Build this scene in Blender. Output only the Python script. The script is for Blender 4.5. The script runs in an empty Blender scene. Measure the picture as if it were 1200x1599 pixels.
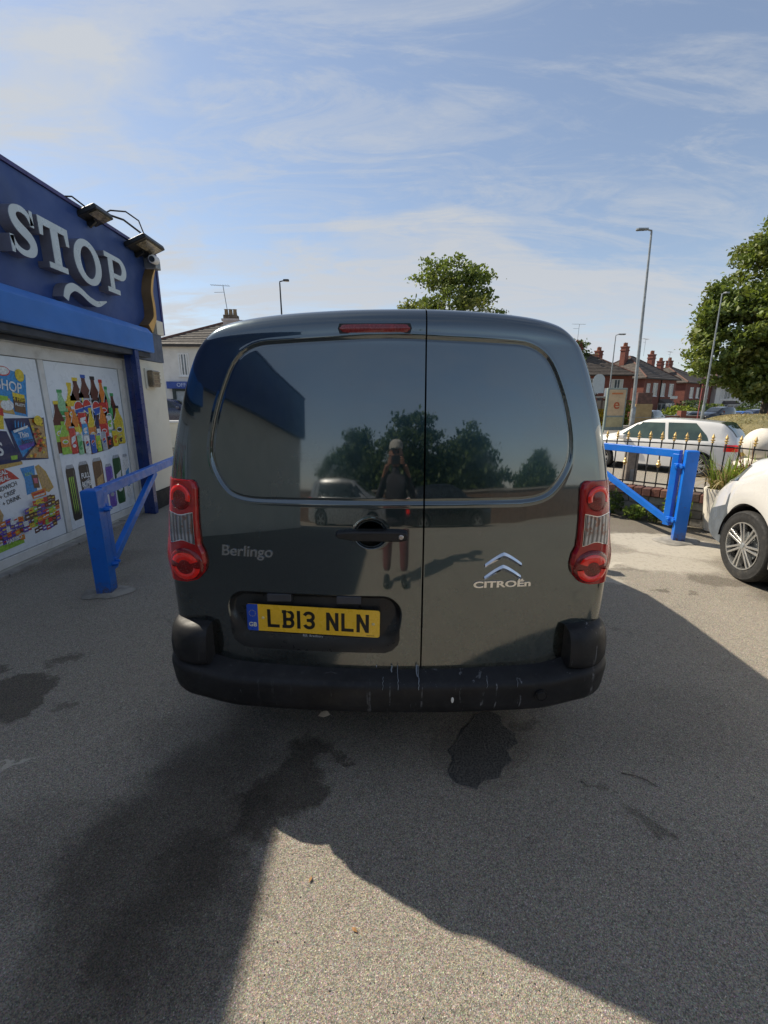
import bpy, bmesh, math, random
import numpy as np
from mathutils import Vector, Matrix

R = math.radians
SC = bpy.context.scene
COL = SC.collection
rnd = random.Random(7)
nrs = np.random.RandomState(11)

# ------------------------------------------------------------------ camera
CAM_H = 1.55
F_PX = 690.0
cd = bpy.data.cameras.new("camera")
cam = bpy.data.objects.new("camera", cd)
COL.objects.link(cam)
cam.location = (0, 0, CAM_H)
cam.rotation_euler = (R(90 - 14.0), 0, 0)
cd.sensor_fit = 'VERTICAL'
cd.sensor_height = 24
cd.lens = F_PX / 1599 * 24
cd.clip_start = 0.02
cd.clip_end = 3000
SC.camera = cam
SC.view_settings.view_transform = 'Standard'
SC.view_settings.look = 'None'
SC.view_settings.gamma = 1
SC.view_settings.use_curve_mapping = False
SC.view_settings.exposure = 0.72

# ------------------------------------------------------------------ sun + sky
SUN_DIR = Vector((-0.82, 0.57, 1.0)).normalized()          # towards the sun
sun_el = math.asin(SUN_DIR.z)
sun_az = math.atan2(SUN_DIR.x, SUN_DIR.y)                  # from +Y towards +X
sl = bpy.data.lights.new("sun", 'SUN')
sl.energy = 3.9
sl.angle = R(0.55)
sl.color = (1.0, 0.90, 0.74)
so = bpy.data.objects.new("sun", sl)
COL.objects.link(so)
so.rotation_euler = SUN_DIR.to_track_quat('Z', 'Y').to_euler()
so.location = (-8, 6, 12)

W = bpy.data.worlds.new("World")
SC.world = W
W.use_nodes = True
wn, wl = W.node_tree.nodes, W.node_tree.links
wn.clear()
wo = wn.new('ShaderNodeOutputWorld')
bg = wn.new('ShaderNodeBackground')
bg.inputs['Strength'].default_value = 0.084
sky = wn.new('ShaderNodeTexSky')
sky.sky_type = 'NISHITA'
sky.sun_disc = False
sky.sun_elevation = sun_el
sky.sun_rotation = sun_az
sky.air_density = 1.0
sky.dust_density = .25
sky.ozone_density = 1.5
tc = wn.new('ShaderNodeTexCoord')
sep = wn.new('ShaderNodeSeparateXYZ')
wl.new(tc.outputs['Generated'], sep.inputs[0])


def wmath(op, a, b=None, c=None, clamp=False):
    n = wn.new('ShaderNodeMath')
    n.operation = op
    n.use_clamp = clamp
    for i, v in enumerate((a, b, c)):
        if v is None:
            continue
        if isinstance(v, (int, float)):
            n.inputs[i].default_value = v
        else:
            wl.new(v, n.inputs[i])
    return n.outputs[0]


zz = wmath('MAXIMUM', sep.outputs['Z'], 0.0)
den = wmath('ADD', zz, 0.22)
cx_ = wmath('DIVIDE', sep.outputs['X'], den)
cy_ = wmath('DIVIDE', sep.outputs['Y'], den)
comb = wn.new('ShaderNodeCombineXYZ')
wl.new(cx_, comb.inputs[0])
wl.new(cy_, comb.inputs[1])


def cloud_noise(scale, rot, stretch, detail, rough, dist, lo, hi, seed):
    mp = wn.new('ShaderNodeMapping')
    mp.inputs['Rotation'].default_value = (0, 0, rot)
    mp.inputs['Scale'].default_value = (scale, scale * stretch, 1)
    mp.inputs['Location'].default_value = (seed, seed * 1.7, seed * .3)
    wl.new(comb.outputs[0], mp.inputs[0])
    nz = wn.new('ShaderNodeTexNoise')
    nz.inputs['Scale'].default_value = 1
    nz.inputs['Detail'].default_value = detail
    nz.inputs['Roughness'].default_value = rough
    nz.inputs['Distortion'].default_value = dist
    wl.new(mp.outputs[0], nz.inputs['Vector'])
    mr = wn.new('ShaderNodeMapRange')
    mr.interpolation_type = 'SMOOTHSTEP'
    mr.inputs[1].default_value = lo
    mr.inputs[2].default_value = hi
    wl.new(nz.outputs[0], mr.inputs[0])
    return mr.outputs[0]


c1 = cloud_noise(0.8, R(-40), 1.8, 8, .58, .8, .44, .60, 3.1)      # wide soft veils
c2 = cloud_noise(1.5, R(-47), 3.2, 10, .66, 1.0, .45, .62, 7.4)      # fibrous streaks
c3 = cloud_noise(3.4, R(-55), 2.6, 10, .70, .7, .47, .66, 1.9)      # fine wisps
cs = wmath('ADD', wmath('MULTIPLY', c1, .66), wmath('MULTIPLY', c2, .40))
cs = wmath('ADD', cs, wmath('MULTIPLY', c3, .20))
# the veil is thicker towards the sun's side of the sky and the horizon
dotn = wn.new('ShaderNodeVectorMath')
dotn.operation = 'DOT_PRODUCT'
wl.new(tc.outputs['Generated'], dotn.inputs[0])
dotn.inputs[1].default_value = tuple(SUN_DIR)
sunf = wmath('POWER', wmath('MAXIMUM', dotn.outputs['Value'], 0.0), 3.0)
hz = wmath('POWER', wmath('SUBTRACT', 1.0, zz, clamp=True), 5.0)
front = wmath('MULTIPLY_ADD', sep.outputs['Y'], .42, .58, clamp=True)     # the veil is thinner on the side away from the sun
cov = wmath('ADD', wmath('MULTIPLY', wmath('MULTIPLY', cs, 1.0), front), wmath('ADD', wmath('MULTIPLY', sunf, .16), wmath('MULTIPLY', hz, .46)), clamp=True)
cov = wmath('ADD', wmath('MULTIPLY', cov, .80), .17, clamp=True)
cbr = wmath('ADD', wmath('MULTIPLY', sunf, .5), wmath('MULTIPLY_ADD', hz, .9, 4.15))
cc = wn.new('ShaderNodeCombineXYZ')
wl.new(wmath('MULTIPLY', cbr, .945), cc.inputs[0])
wl.new(wmath('MULTIPLY', cbr, 1.0), cc.inputs[1])
wl.new(wmath('MULTIPLY', cbr, 1.08), cc.inputs[2])
mixw = wn.new('ShaderNodeMix')
mixw.data_type = 'RGBA'
wl.new(cov, mixw.inputs[0])
wl.new(sky.outputs[0], mixw.inputs[6])
wl.new(cc.outputs[0], mixw.inputs[7])
wl.new(mixw.outputs[2], bg.inputs[0])
wl.new(bg.outputs[0], wo.inputs[0])

# ------------------------------------------------------------------ helpers
WM = {}


def reg(o, parent, local=Matrix()):
    if parent is not None:
        o.parent = parent
        WM[o.name] = WM[parent.name] @ local
    else:
        WM[o.name] = local.copy()


def thing(name, label, cat, loc=(0, 0, 0), rz=0, group=None):
    o = bpy.data.objects.new(name, None)
    o.empty_display_size = .2
    COL.objects.link(o)
    o.location = loc
    o.rotation_euler = (0, 0, rz)
    o['label'] = label
    o['category'] = cat
    if group:
        o['group'] = group
    WM[o.name] = Matrix.Translation(loc) @ Matrix.Rotation(rz, 4, 'Z')
    return o


def tag(o, label, cat, group=None):
    o['label'] = label
    o['category'] = cat
    if group:
        o['group'] = group
    return o


def link_mesh(name, me, m, parent=None, smooth=False, angle=None):
    o = bpy.data.objects.new(name, me)
    COL.objects.link(o)
    if m is not None and not me.materials:
        me.materials.append(m)
    if smooth:
        me.polygons.foreach_set('use_smooth', [True] * len(me.polygons))
        if angle:
            me.set_sharp_from_angle(angle=R(angle))
    reg(o, parent)
    return o


class MB:
    """collects simple solids; build() links them as one mesh object"""

    def __init__(self):
        self.v = []
        self.f = []

    def add(self, vs, fs):
        n = len(self.v)
        self.v += [tuple(p) for p in vs]
        self.f += [tuple(i + n for i in f) for f in fs]
        return self

    def box(self, x0, x1, y0, y1, z0, z1, M=None):
        vs = [Vector((x, y, z)) for z in (z0, z1) for y in (y0, y1) for x in (x0, x1)]
        if M is not None:
            vs = [M @ p for p in vs]
        return self.add(vs, [(0, 2, 3, 1), (4, 5, 7, 6), (0, 1, 5, 4), (2, 6, 7, 3), (0, 4, 6, 2), (1, 3, 7, 5)])

    def beam(self, a, b, w, h, up=(0, 0, 1)):
        a, b = Vector(a), Vector(b)
        d = (b - a).normalized()
        s = d.cross(Vector(up)).normalized()
        u = s.cross(d).normalized()
        vs = []
        for p in (a, b):
            for i, j in ((-1, -1), (1, -1), (1, 1), (-1, 1)):
                vs.append(p + s * (w / 2 * i) + u * (h / 2 * j))
        return self.add(vs, [(3, 2, 1, 0), (4, 5, 6, 7), (0, 1, 5, 4), (1, 2, 6, 5), (2, 3, 7, 6), (3, 0, 4, 7)])

    def tube(self, pts, rads, seg=10, cap=True):
        pts = [Vector(p) for p in pts]
        if not hasattr(rads, '__len__'):
            rads = [rads] * len(pts)
        n0 = len(self.v)
        prev = None
        for i, p in enumerate(pts):
            d = (pts[min(i + 1, len(pts) - 1)] - pts[max(i - 1, 0)])
            if d.length < 1e-9:
                d = Vector((0, 0, 1))
            d.normalize()
            if prev is None:
                a = Vector((0, 0, 1)) if abs(d.z) < .9 else Vector((1, 0, 0))
                s = d.cross(a).normalized()
            else:
                s = (prev - d * prev.dot(d)).normalized()
            prev = s
            u = d.cross(s)
            for k in range(seg):
                t = 2 * math.pi * k / seg
                self.v.append(tuple(p + (s * math.cos(t) + u * math.sin(t)) * rads[i]))
        for i in range(len(pts) - 1):
            for k in range(seg):
                a = n0 + i * seg + k
                b = n0 + i * seg + (k + 1) % seg
                self.f.append((a, b, b + seg, a + seg))
        if cap:
            self.f.append(tuple(n0 + k for k in reversed(range(seg))))
            e = n0 + (len(pts) - 1) * seg
            self.f.append(tuple(e + k for k in range(seg)))
        return self

    def lathe(self, prof, seg=24, M=None, arc=(0, 2 * math.pi), sq=1.0):
        """prof: list of (r, z) about the local z axis"""
        n0 = len(self.v)
        full = abs(arc[1] - arc[0] - 2 * math.pi) < 1e-6
        nseg = seg if full else seg + 1
        for r, z in prof:
            for k in range(nseg):
                t = arc[0] + (arc[1] - arc[0]) * k / seg
                p = Vector((r * math.cos(t) * sq, r * math.sin(t), z))
                self.v.append(tuple(M @ p if M is not None else p))
        for i in range(len(prof) - 1):
            for k in range(seg):
                a = n0 + i * nseg + k
                b = n0 + i * nseg + (k + 1) % nseg
                self.f.append((a, b, b + nseg, a + nseg))
        return self

    def prism(self, poly, d0, d1, M=None):
        """poly in local xy, extruded along local z from d0 to d1"""
        n = len(poly)
        vs = [Vector((p[0], p[1], d)) for d in (d0, d1) for p in poly]
        if M is not None:
            vs = [M @ p for p in vs]
        fs = [tuple(reversed(range(n))), tuple(range(n, 2 * n))]
        for i in range(n):
            j = (i + 1) % n
            fs.append((i, j, n + j, n + i))
        return self.add(vs, fs)

    def mesh(self, name='mesh', fix=True):
        me = bpy.data.meshes.new(name)
        me.from_pydata(self.v, [], self.f)
        if fix:
            bm = bmesh.new()
            bm.from_mesh(me)
            bmesh.ops.recalc_face_normals(bm, faces=bm.faces)
            bm.to_mesh(me)
            bm.free()
        me.update()
        return me

    def build(self, name, m, parent=None, smooth=False, angle=35, bevel=0, seg=2, world=False, fix=True):
        if world and parent is not None:
            inv = WM[parent.name].inverted()
            self.v = [tuple(inv @ Vector(p)) for p in self.v]
        o = link_mesh(name, self.mesh(name, fix), m, parent, smooth or bevel > 0, angle)
        if bevel:
            b = o.modifiers.new('bevel', 'BEVEL')
            b.width = bevel
            b.segments = seg
            b.limit_method = 'ANGLE'
            b.angle_limit = R(32)
            b.harden_normals = True
        return o


def struct(o):
    o['kind'] = 'structure'
    return o


def grid_mesh(P, mask=None):
    """P: array (n, m, 3) -> verts, faces"""
    n, m = P.shape[:2]
    idx = np.arange(n * m).reshape(n, m)
    q = np.stack([idx[:-1, :-1], idx[:-1, 1:], idx[1:, 1:], idx[1:, :-1]], -1)
    if mask is not None:
        q = q[mask]
    return P.reshape(-1, 3), q.reshape(-1, 4)


def np_mesh(name, V, Fc):
    me = bpy.data.meshes.new(name)
    V = np.asarray(V, dtype=np.float32)
    Fc = np.asarray(Fc, dtype=np.int32)
    k = Fc.shape[1]
    me.vertices.add(len(V))
    me.vertices.foreach_set('co', V.ravel())
    me.loops.add(Fc.size)
    me.loops.foreach_set('vertex_index', Fc.ravel())
    me.polygons.add(len(Fc))
    me.polygons.foreach_set('loop_start', np.arange(len(Fc), dtype=np.int32) * k)
    me.polygons.foreach_set('loop_total', np.full(len(Fc), k, dtype=np.int32))
    me.update(calc_edges=True)
    me.validate()
    return me


def text_solid(body, size, ext, offset=0.0, sx=1.0, spacing=1.0, shear=0.0):
    """flat text as a mesh in the local xy plane, centred; returns verts and faces"""
    cu = bpy.data.curves.new('t', 'FONT')
    cu.body = body
    cu.size = size
    cu.extrude = ext
    cu.offset = offset
    cu.space_character = spacing
    cu.shear = shear
    cu.align_x = 'CENTER'
    cu.align_y = 'CENTER'
    cu.resolution_u = 4
    o = bpy.data.objects.new('t', cu)
    COL.objects.link(o)
    dg = bpy.context.evaluated_depsgraph_get()
    me = bpy.data.meshes.new_from_object(o.evaluated_get(dg))
    vs = [Vector((v.co.x * sx, v.co.y, v.co.z)) for v in me.vertices]
    fs = [tuple(p.vertices) for p in me.polygons]
    bpy.data.objects.remove(o)
    bpy.data.curves.remove(cu)
    bpy.data.meshes.remove(me)
    return vs, fs


def smooth01(x, a, b):
    t = np.clip((x - a) / (b - a), 0, 1)
    return t * t * (3 - 2 * t)


# ------------------------------------------------------------------ materials
MATS = {}


class NT:
    def __init__(self, name):
        self.m = bpy.data.materials.new(name)
        self.m.use_nodes = True
        self.n = self.m.node_tree.nodes
        self.l = self.m.node_tree.links
        self.b = self.n['Principled BSDF']
        self.tc = self.n.new('ShaderNodeTexCoord')
        self.obj = self.tc.outputs['Object']

    def _in(self, sock, v):
        if isinstance(v, bpy.types.NodeSocket):
            self.l.new(v, sock)
        else:
            sock.default_value = v

    def math(self, op, a, b=None, clamp=False):
        n = self.n.new('ShaderNodeMath')
        n.operation = op
        n.use_clamp = clamp
        self._in(n.inputs[0], a)
        if b is not None:
            self._in(n.inputs[1], b)
        return n.outputs[0]

    def noise(self, scale, detail=4, rough=.55, vec=None, dist=0):
        n = self.n.new('ShaderNodeTexNoise')
        n.inputs['Scale'].default_value = scale
        n.inputs['Detail'].default_value = detail
        n.inputs['Roughness'].default_value = rough
        n.inputs['Distortion'].default_value = dist
        self.l.new(vec if vec is not None else self.obj, n.inputs['Vector'])
        return n.outputs[0]

    def voro(self, scale, out='Color', vec=None, feature='F1'):
        n = self.n.new('ShaderNodeTexVoronoi')
        n.feature = feature
        n.inputs['Scale'].default_value = scale
        self.l.new(vec if vec is not None else self.obj, n.inputs['Vector'])
        return n.outputs[out]

    def ramp(self, v, lo, hi, a=0.0, b=1.0, smooth=True):
        n = self.n.new('ShaderNodeMapRange')
        if smooth:
            n.interpolation_type = 'SMOOTHSTEP'
        n.inputs[1].default_value = lo
        n.inputs[2].default_value = hi
        n.inputs[3].default_value = a
        n.inputs[4].default_value = b
        self.l.new(v, n.inputs[0])
        return n.outputs[0]

    def mix(self, fac, a, b, mode='MIX'):
        n = self.n.new('ShaderNodeMix')
        n.data_type = 'RGBA'
        n.blend_type = mode
        self._in(n.inputs[0], fac)
        for s, v in ((n.inputs[6], a), (n.inputs[7], b)):
            if isinstance(v, bpy.types.NodeSocket):
                self.l.new(v, s)
            else:
                s.default_value = (*v, 1) if len(v) == 3 else v
        return n.outputs[2]

    def mapping(self, loc=(0, 0, 0), rot=(0, 0, 0), scale=(1, 1, 1), vec=None):
        n = self.n.new('ShaderNodeMapping')
        n.inputs['Location'].default_value = loc
        n.inputs['Rotation'].default_value = rot
        n.inputs['Scale'].default_value = scale
        self.l.new(vec if vec is not None else self.obj, n.inputs[0])
        return n.outputs[0]

    def bump(self, h, strength=.3, dist=.01, normal=None):
        n = self.n.new('ShaderNodeBump')
        n.inputs['Strength'].default_value = strength
        n.inputs['Distance'].default_value = dist
        self.l.new(h, n.inputs['Height'])
        if normal is not None:
            self.l.new(normal, n.inputs['Normal'])
        return n.outputs[0]

    def color(self, c):
        self._in(self.b.inputs['Base Color'], (*c, 1) if isinstance(c, tuple) and len(c) == 3 else c)


def mat(name, col, rough=.6, metal=0, var=.15, vscale=6, bump=0, bscale=60, coat=0, spec=None, dirt=None, dirtamt=.4, rvar=.1):
    if name in MATS:
        return MATS[name]
    t = NT(name)
    n1 = t.noise(vscale, 5, .6)
    d = tuple(c * (1 - var) for c in col)
    b = tuple(min(1, c * (1 + var)) for c in col)
    c = t.mix(t.ramp(n1, .32, .68), d, b)
    if dirt is not None:
        n2 = t.noise(vscale * .7, 8, .68, dist=.4)
        c = t.mix(t.ramp(n2, .52, .74, 0, dirtamt), c, dirt)
    t.color(c)
    t.b.inputs['Metallic'].default_value = metal
    r = t.ramp(t.noise(vscale * 3, 3), .3, .7, max(0, rough - rvar), min(1, rough + rvar))
    t.l.new(r, t.b.inputs['Roughness'])
    if coat:
        t.b.inputs['Coat Weight'].default_value = coat
        t.b.inputs['Coat Roughness'].default_value = .03
    if spec is not None:
        t.b.inputs['Specular IOR Level'].default_value = spec
    if bump:
        t.l.new(t.bump(t.noise(bscale, 5, .6), bump, .01), t.b.inputs['Normal'])
    MATS[name] = t.m
    return t.m


def leafmat(name, dark, light, hue2=None):
    t = NT(name)
    g = t.n.new('ShaderNodeNewGeometry')
    rn = g.outputs['Random Per Island']
    c = t.mix(rn, dark, light)
    if hue2:
        c = t.mix(t.ramp(t.noise(.55, 3), .45, .68, 0, .6), c, hue2)
    t.color(c)
    t.b.inputs['Roughness'].default_value = .55
    t.b.inputs['Subsurface Weight'].default_value = 0
    tr = t.n.new('ShaderNodeBsdfTranslucent')
    t.l.new(t.mix(.5, c, (light[0] * 1.5, light[1] * 1.5, light[2] * .8)), tr.inputs[0])
    ms = t.n.new('ShaderNodeMixShader')
    ms.inputs[0].default_value = .28
    out = t.n['Material Output']
    t.l.new(t.b.outputs[0], ms.inputs[1])
    t.l.new(tr.outputs[0], ms.inputs[2])
    t.l.new(ms.outputs[0], out.inputs[0])
    MATS[name] = t.m
    return t.m


def brickmat(name, c1, c2, mortar, bw=.22, bh=.075, vertical=True):
    """brick courses for far walls; uses the x+y run and z of the object"""
    t = NT(name)
    sp = t.n.new('ShaderNodeSeparateXYZ')
    t.l.new(t.obj, sp.inputs[0])
    cb = t.n.new('ShaderNodeCombineXYZ')
    t.l.new(t.math('ADD', sp.outputs[0], sp.outputs[1]), cb.inputs[0])
    t.l.new(sp.outputs[2], cb.inputs[1])
    br = t.n.new('ShaderNodeTexBrick')
    br.inputs['Scale'].default_value = 1
    br.inputs['Brick Width'].default_value = bw
    br.inputs['Row Height'].default_value = bh
    br.inputs['Mortar Size'].default_value = .006
    br.inputs['Color1'].default_value = (*c1, 1)
    br.inputs['Color2'].default_value = (*c2, 1)
    br.inputs['Mortar'].default_value = (*mortar, 1)
    t.l.new(cb.outputs[0], br.inputs['Vector'])
    c = t.mix(t.ramp(t.noise(1.3, 6, .65), .35, .75, 0, .45), br.outputs[0], tuple(x * .55 for x in c1))
    t.color(c)
    t.b.inputs['Roughness'].default_value = .85
    t.l.new(t.bump(br.outputs[1], -.4, .01), t.b.inputs['Normal'])
    MATS[name] = t.m
    return t.m


def glassmat(name, col=(.02, .025, .03), rough=.04):
    t = NT(name)
    t.color(t.mix(t.ramp(t.noise(2, 3), .3, .7), tuple(c * .7 for c in col), tuple(c * 1.3 for c in col)))
    t.b.inputs['Roughness'].default_value = rough
    t.b.inputs['IOR'].default_value = 1.52
    t.b.inputs['Coat Weight'].default_value = .6
    t.b.inputs['Coat Roughness'].default_value = .02
    MATS[name] = t.m
    return t.m


M_black = mat('black_plastic', (.012, .012, .013), .42, var=.2, vscale=30, bump=.12, bscale=900)
M_rubber = mat('rubber', (.018, .018, .018), .8, var=.25, vscale=20, bump=.2, bscale=300, dirt=(.09, .08, .065), dirtamt=.5)
M_dark = mat('dark_void', (.008, .008, .009), .9)
M_chrome = mat('chrome', (.75, .75, .76), .08, metal=1, var=.03, rvar=.03)
M_alloy = mat('alloy', (.50, .50, .49), .3, metal=.85, var=.08, vscale=20)
M_galv = mat('galvanised_steel', (.28, .30, .31), .5, metal=.55, var=.2, vscale=3, dirt=(.16, .15, .14))
M_black_paint = mat('black_painted_iron', (.012, .013, .014), .45, var=.2, vscale=20)
M_blue = mat('blue_gloss_paint', (.004, .150, .62), .38, var=.06, vscale=5, bump=.02, bscale=30, dirt=(.01, .06, .22), dirtamt=.25, coat=.2, rvar=.05)


def bluepaint():
    t = NT('chipped_blue_paint')
    c = t.mix(t.ramp(t.noise(4, 5, .6), .3, .7), (.004, .135, .58), (.006, .165, .66))
    c = t.mix(t.ramp(t.noise(9, 8, .7, dist=.5), .55, .75, 0, .35), c, (.012, .06, .20))
    sz_ = t.n.new('ShaderNodeSeparateXYZ')
    t.l.new(t.obj, sz_.inputs[0])
    foot = t.ramp(sz_.outputs[2], .16, .0)
    chip = t.ramp(t.math('ADD', t.noise(38, 6, .72), t.math('MULTIPLY', foot, .10)), .645, .665)
    c = t.mix(t.math('MULTIPLY', foot, t.ramp(t.noise(20, 6, .7), .35, .65, .1, .8)), c, (.10, .085, .065))
    c = t.mix(t.math('MULTIPLY', chip, .75), c, (.10, .045, .025))
    t.color(c)
    t.l.new(t.ramp(t.noise(14, 5), .3, .7, .28, .5), t.b.inputs['Roughness'])
    t.l.new(t.bump(t.math('ADD', t.math('MULTIPLY', chip, -1.0), t.noise(60, 3)), .15, .004), t.b.inputs['Normal'])
    return t.m


M_blue = bluepaint()
M_white_car = mat('white_car_paint', (.66, .65, .625), .3, var=.02, vscale=2, coat=1, rvar=.03)
M_glass = glassmat('dark_glass')
M_glass_green = glassmat('green_tinted_glass', (.045, .07, .055))
M_redlens = mat('red_lens', (.90, .010, .004), .18, var=.15, vscale=50, coat=1)
M_brick = brickmat('red_brick', (.20, .055, .038), (.28, .085, .055), (.16, .12, .10))
M_roof = mat('roof_tiles', (.085, .070, .060), .85, var=.25, vscale=3, bump=.3, bscale=14)
M_roof_grey = mat('slate_roof', (.13, .115, .10), .85, var=.2, vscale=4, bump=.3, bscale=14)
M_upvc = mat('white_upvc', (.66, .67, .68), .38, var=.06, vscale=4, dirt=(.42, .40, .36), dirtamt=.4)
M_render = mat('white_render', (.62, .61, .58), .8, var=.06, vscale=2, bump=.15, bscale=50, dirt=(.40, .38, .34), dirtamt=.4)
M_cream = mat('cream_render', (.70, .67, .57), .85, var=.05, vscale=2, bump=.25, bscale=90, dirt=(.44, .41, .34), dirtamt=.35)
M_conc = mat('concrete', (.30, .28, .25), .9, var=.2, vscale=8, bump=.4, bscale=60, dirt=(.13, .12, .11), dirtamt=.5)
M_stone = mat('painted_stone', (.66, .62, .54), .75, var=.1, vscale=6, bump=.2, bscale=60, dirt=(.40, .36, .29), dirtamt=.4)
M_wood = mat('weathered_wood', (.20, .17, .14), .85, var=.3, vscale=9, bump=.4, bscale=40)
M_gold = mat('gold_paint', (.55, .38, .14), .42, metal=.35, var=.15, vscale=20, dirt=(.2, .15, .1), dirtamt=.3)
M_bark = mat('bark', (.10, .080, .062), .9, var=.35, vscale=6, bump=.8, bscale=20)
M_leaf = leafmat('leaves', (.040, .075, .014), (.20, .26, .055), (.22, .20, .055))
M_leaf_dark = leafmat('dark_leaves', (.022, .048, .013), (.10, .15, .034))
M_leaf_lime = leafmat('lime_leaves', (.10, .16, .02), (.28, .33, .04))
M_leaf_yel = leafmat('yellow_leaves', (.45, .34, .02), (.75, .58, .04))
M_weed = leafmat('weed_leaves', (.07, .13, .02), (.30, .40, .07))
M_straw = leafmat('dry_blades', (.22, .17, .08), (.46, .37, .19), (.17, .17, .06))


def flat(name, col, rough=.5, coat=0):
    return mat('print_' + name, col, rough, var=.22 if name != 'white_vinyl' else .04, vscale=45 if name != 'white_vinyl' else 3, coat=coat or .25, rvar=.05)


# ------------------------------------------------------------------ terrain
YR = np.array([-60, 0, 8.0, 10.5, 18, 28, 50, 70, 140, 400.])
ZR = np.array([0, 0, 0.0, -.35, -.38, -.22, -.95, -1.25, -1.6, -2.])
ZL = np.array([0, 0, 0.0, .02, .15, .28, .30, .30, .3, .3])


def terr(x, y):
    x = np.asarray(x, float)
    y = np.asarray(y, float)
    zr = np.interp(y, YR, ZR)
    zl = np.interp(y, YR, ZL)
    t = smooth01(x, -4, 3)
    z = zl * (1 - t) + zr * t
    bank = smooth01(x - .66 * y + .3, 0, 4.0) * smooth01(y, 13, 22) * (1 - smooth01(y, 40, 52)) * 1.0
    return z + bank


def T(x, y):
    return float(terr(x, y))


def sheet(name, xs, ys, m, lift=0.0, fn=None):
    X, Y = np.meshgrid(xs, ys)
    Z = terr(X, Y) + lift
    P = np.stack([X, Y, Z], -1)
    V, Fc = grid_mesh(P)
    o = link_mesh(name, np_mesh(name, V, Fc), m, None, True)
    return struct(o)


def axis(*segs):
    out = []
    for a, b, n in segs:
        out += list(np.linspace(a, b, n, endpoint=False))
    out.append(segs[-1][1])
    return np.array(out)


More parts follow.
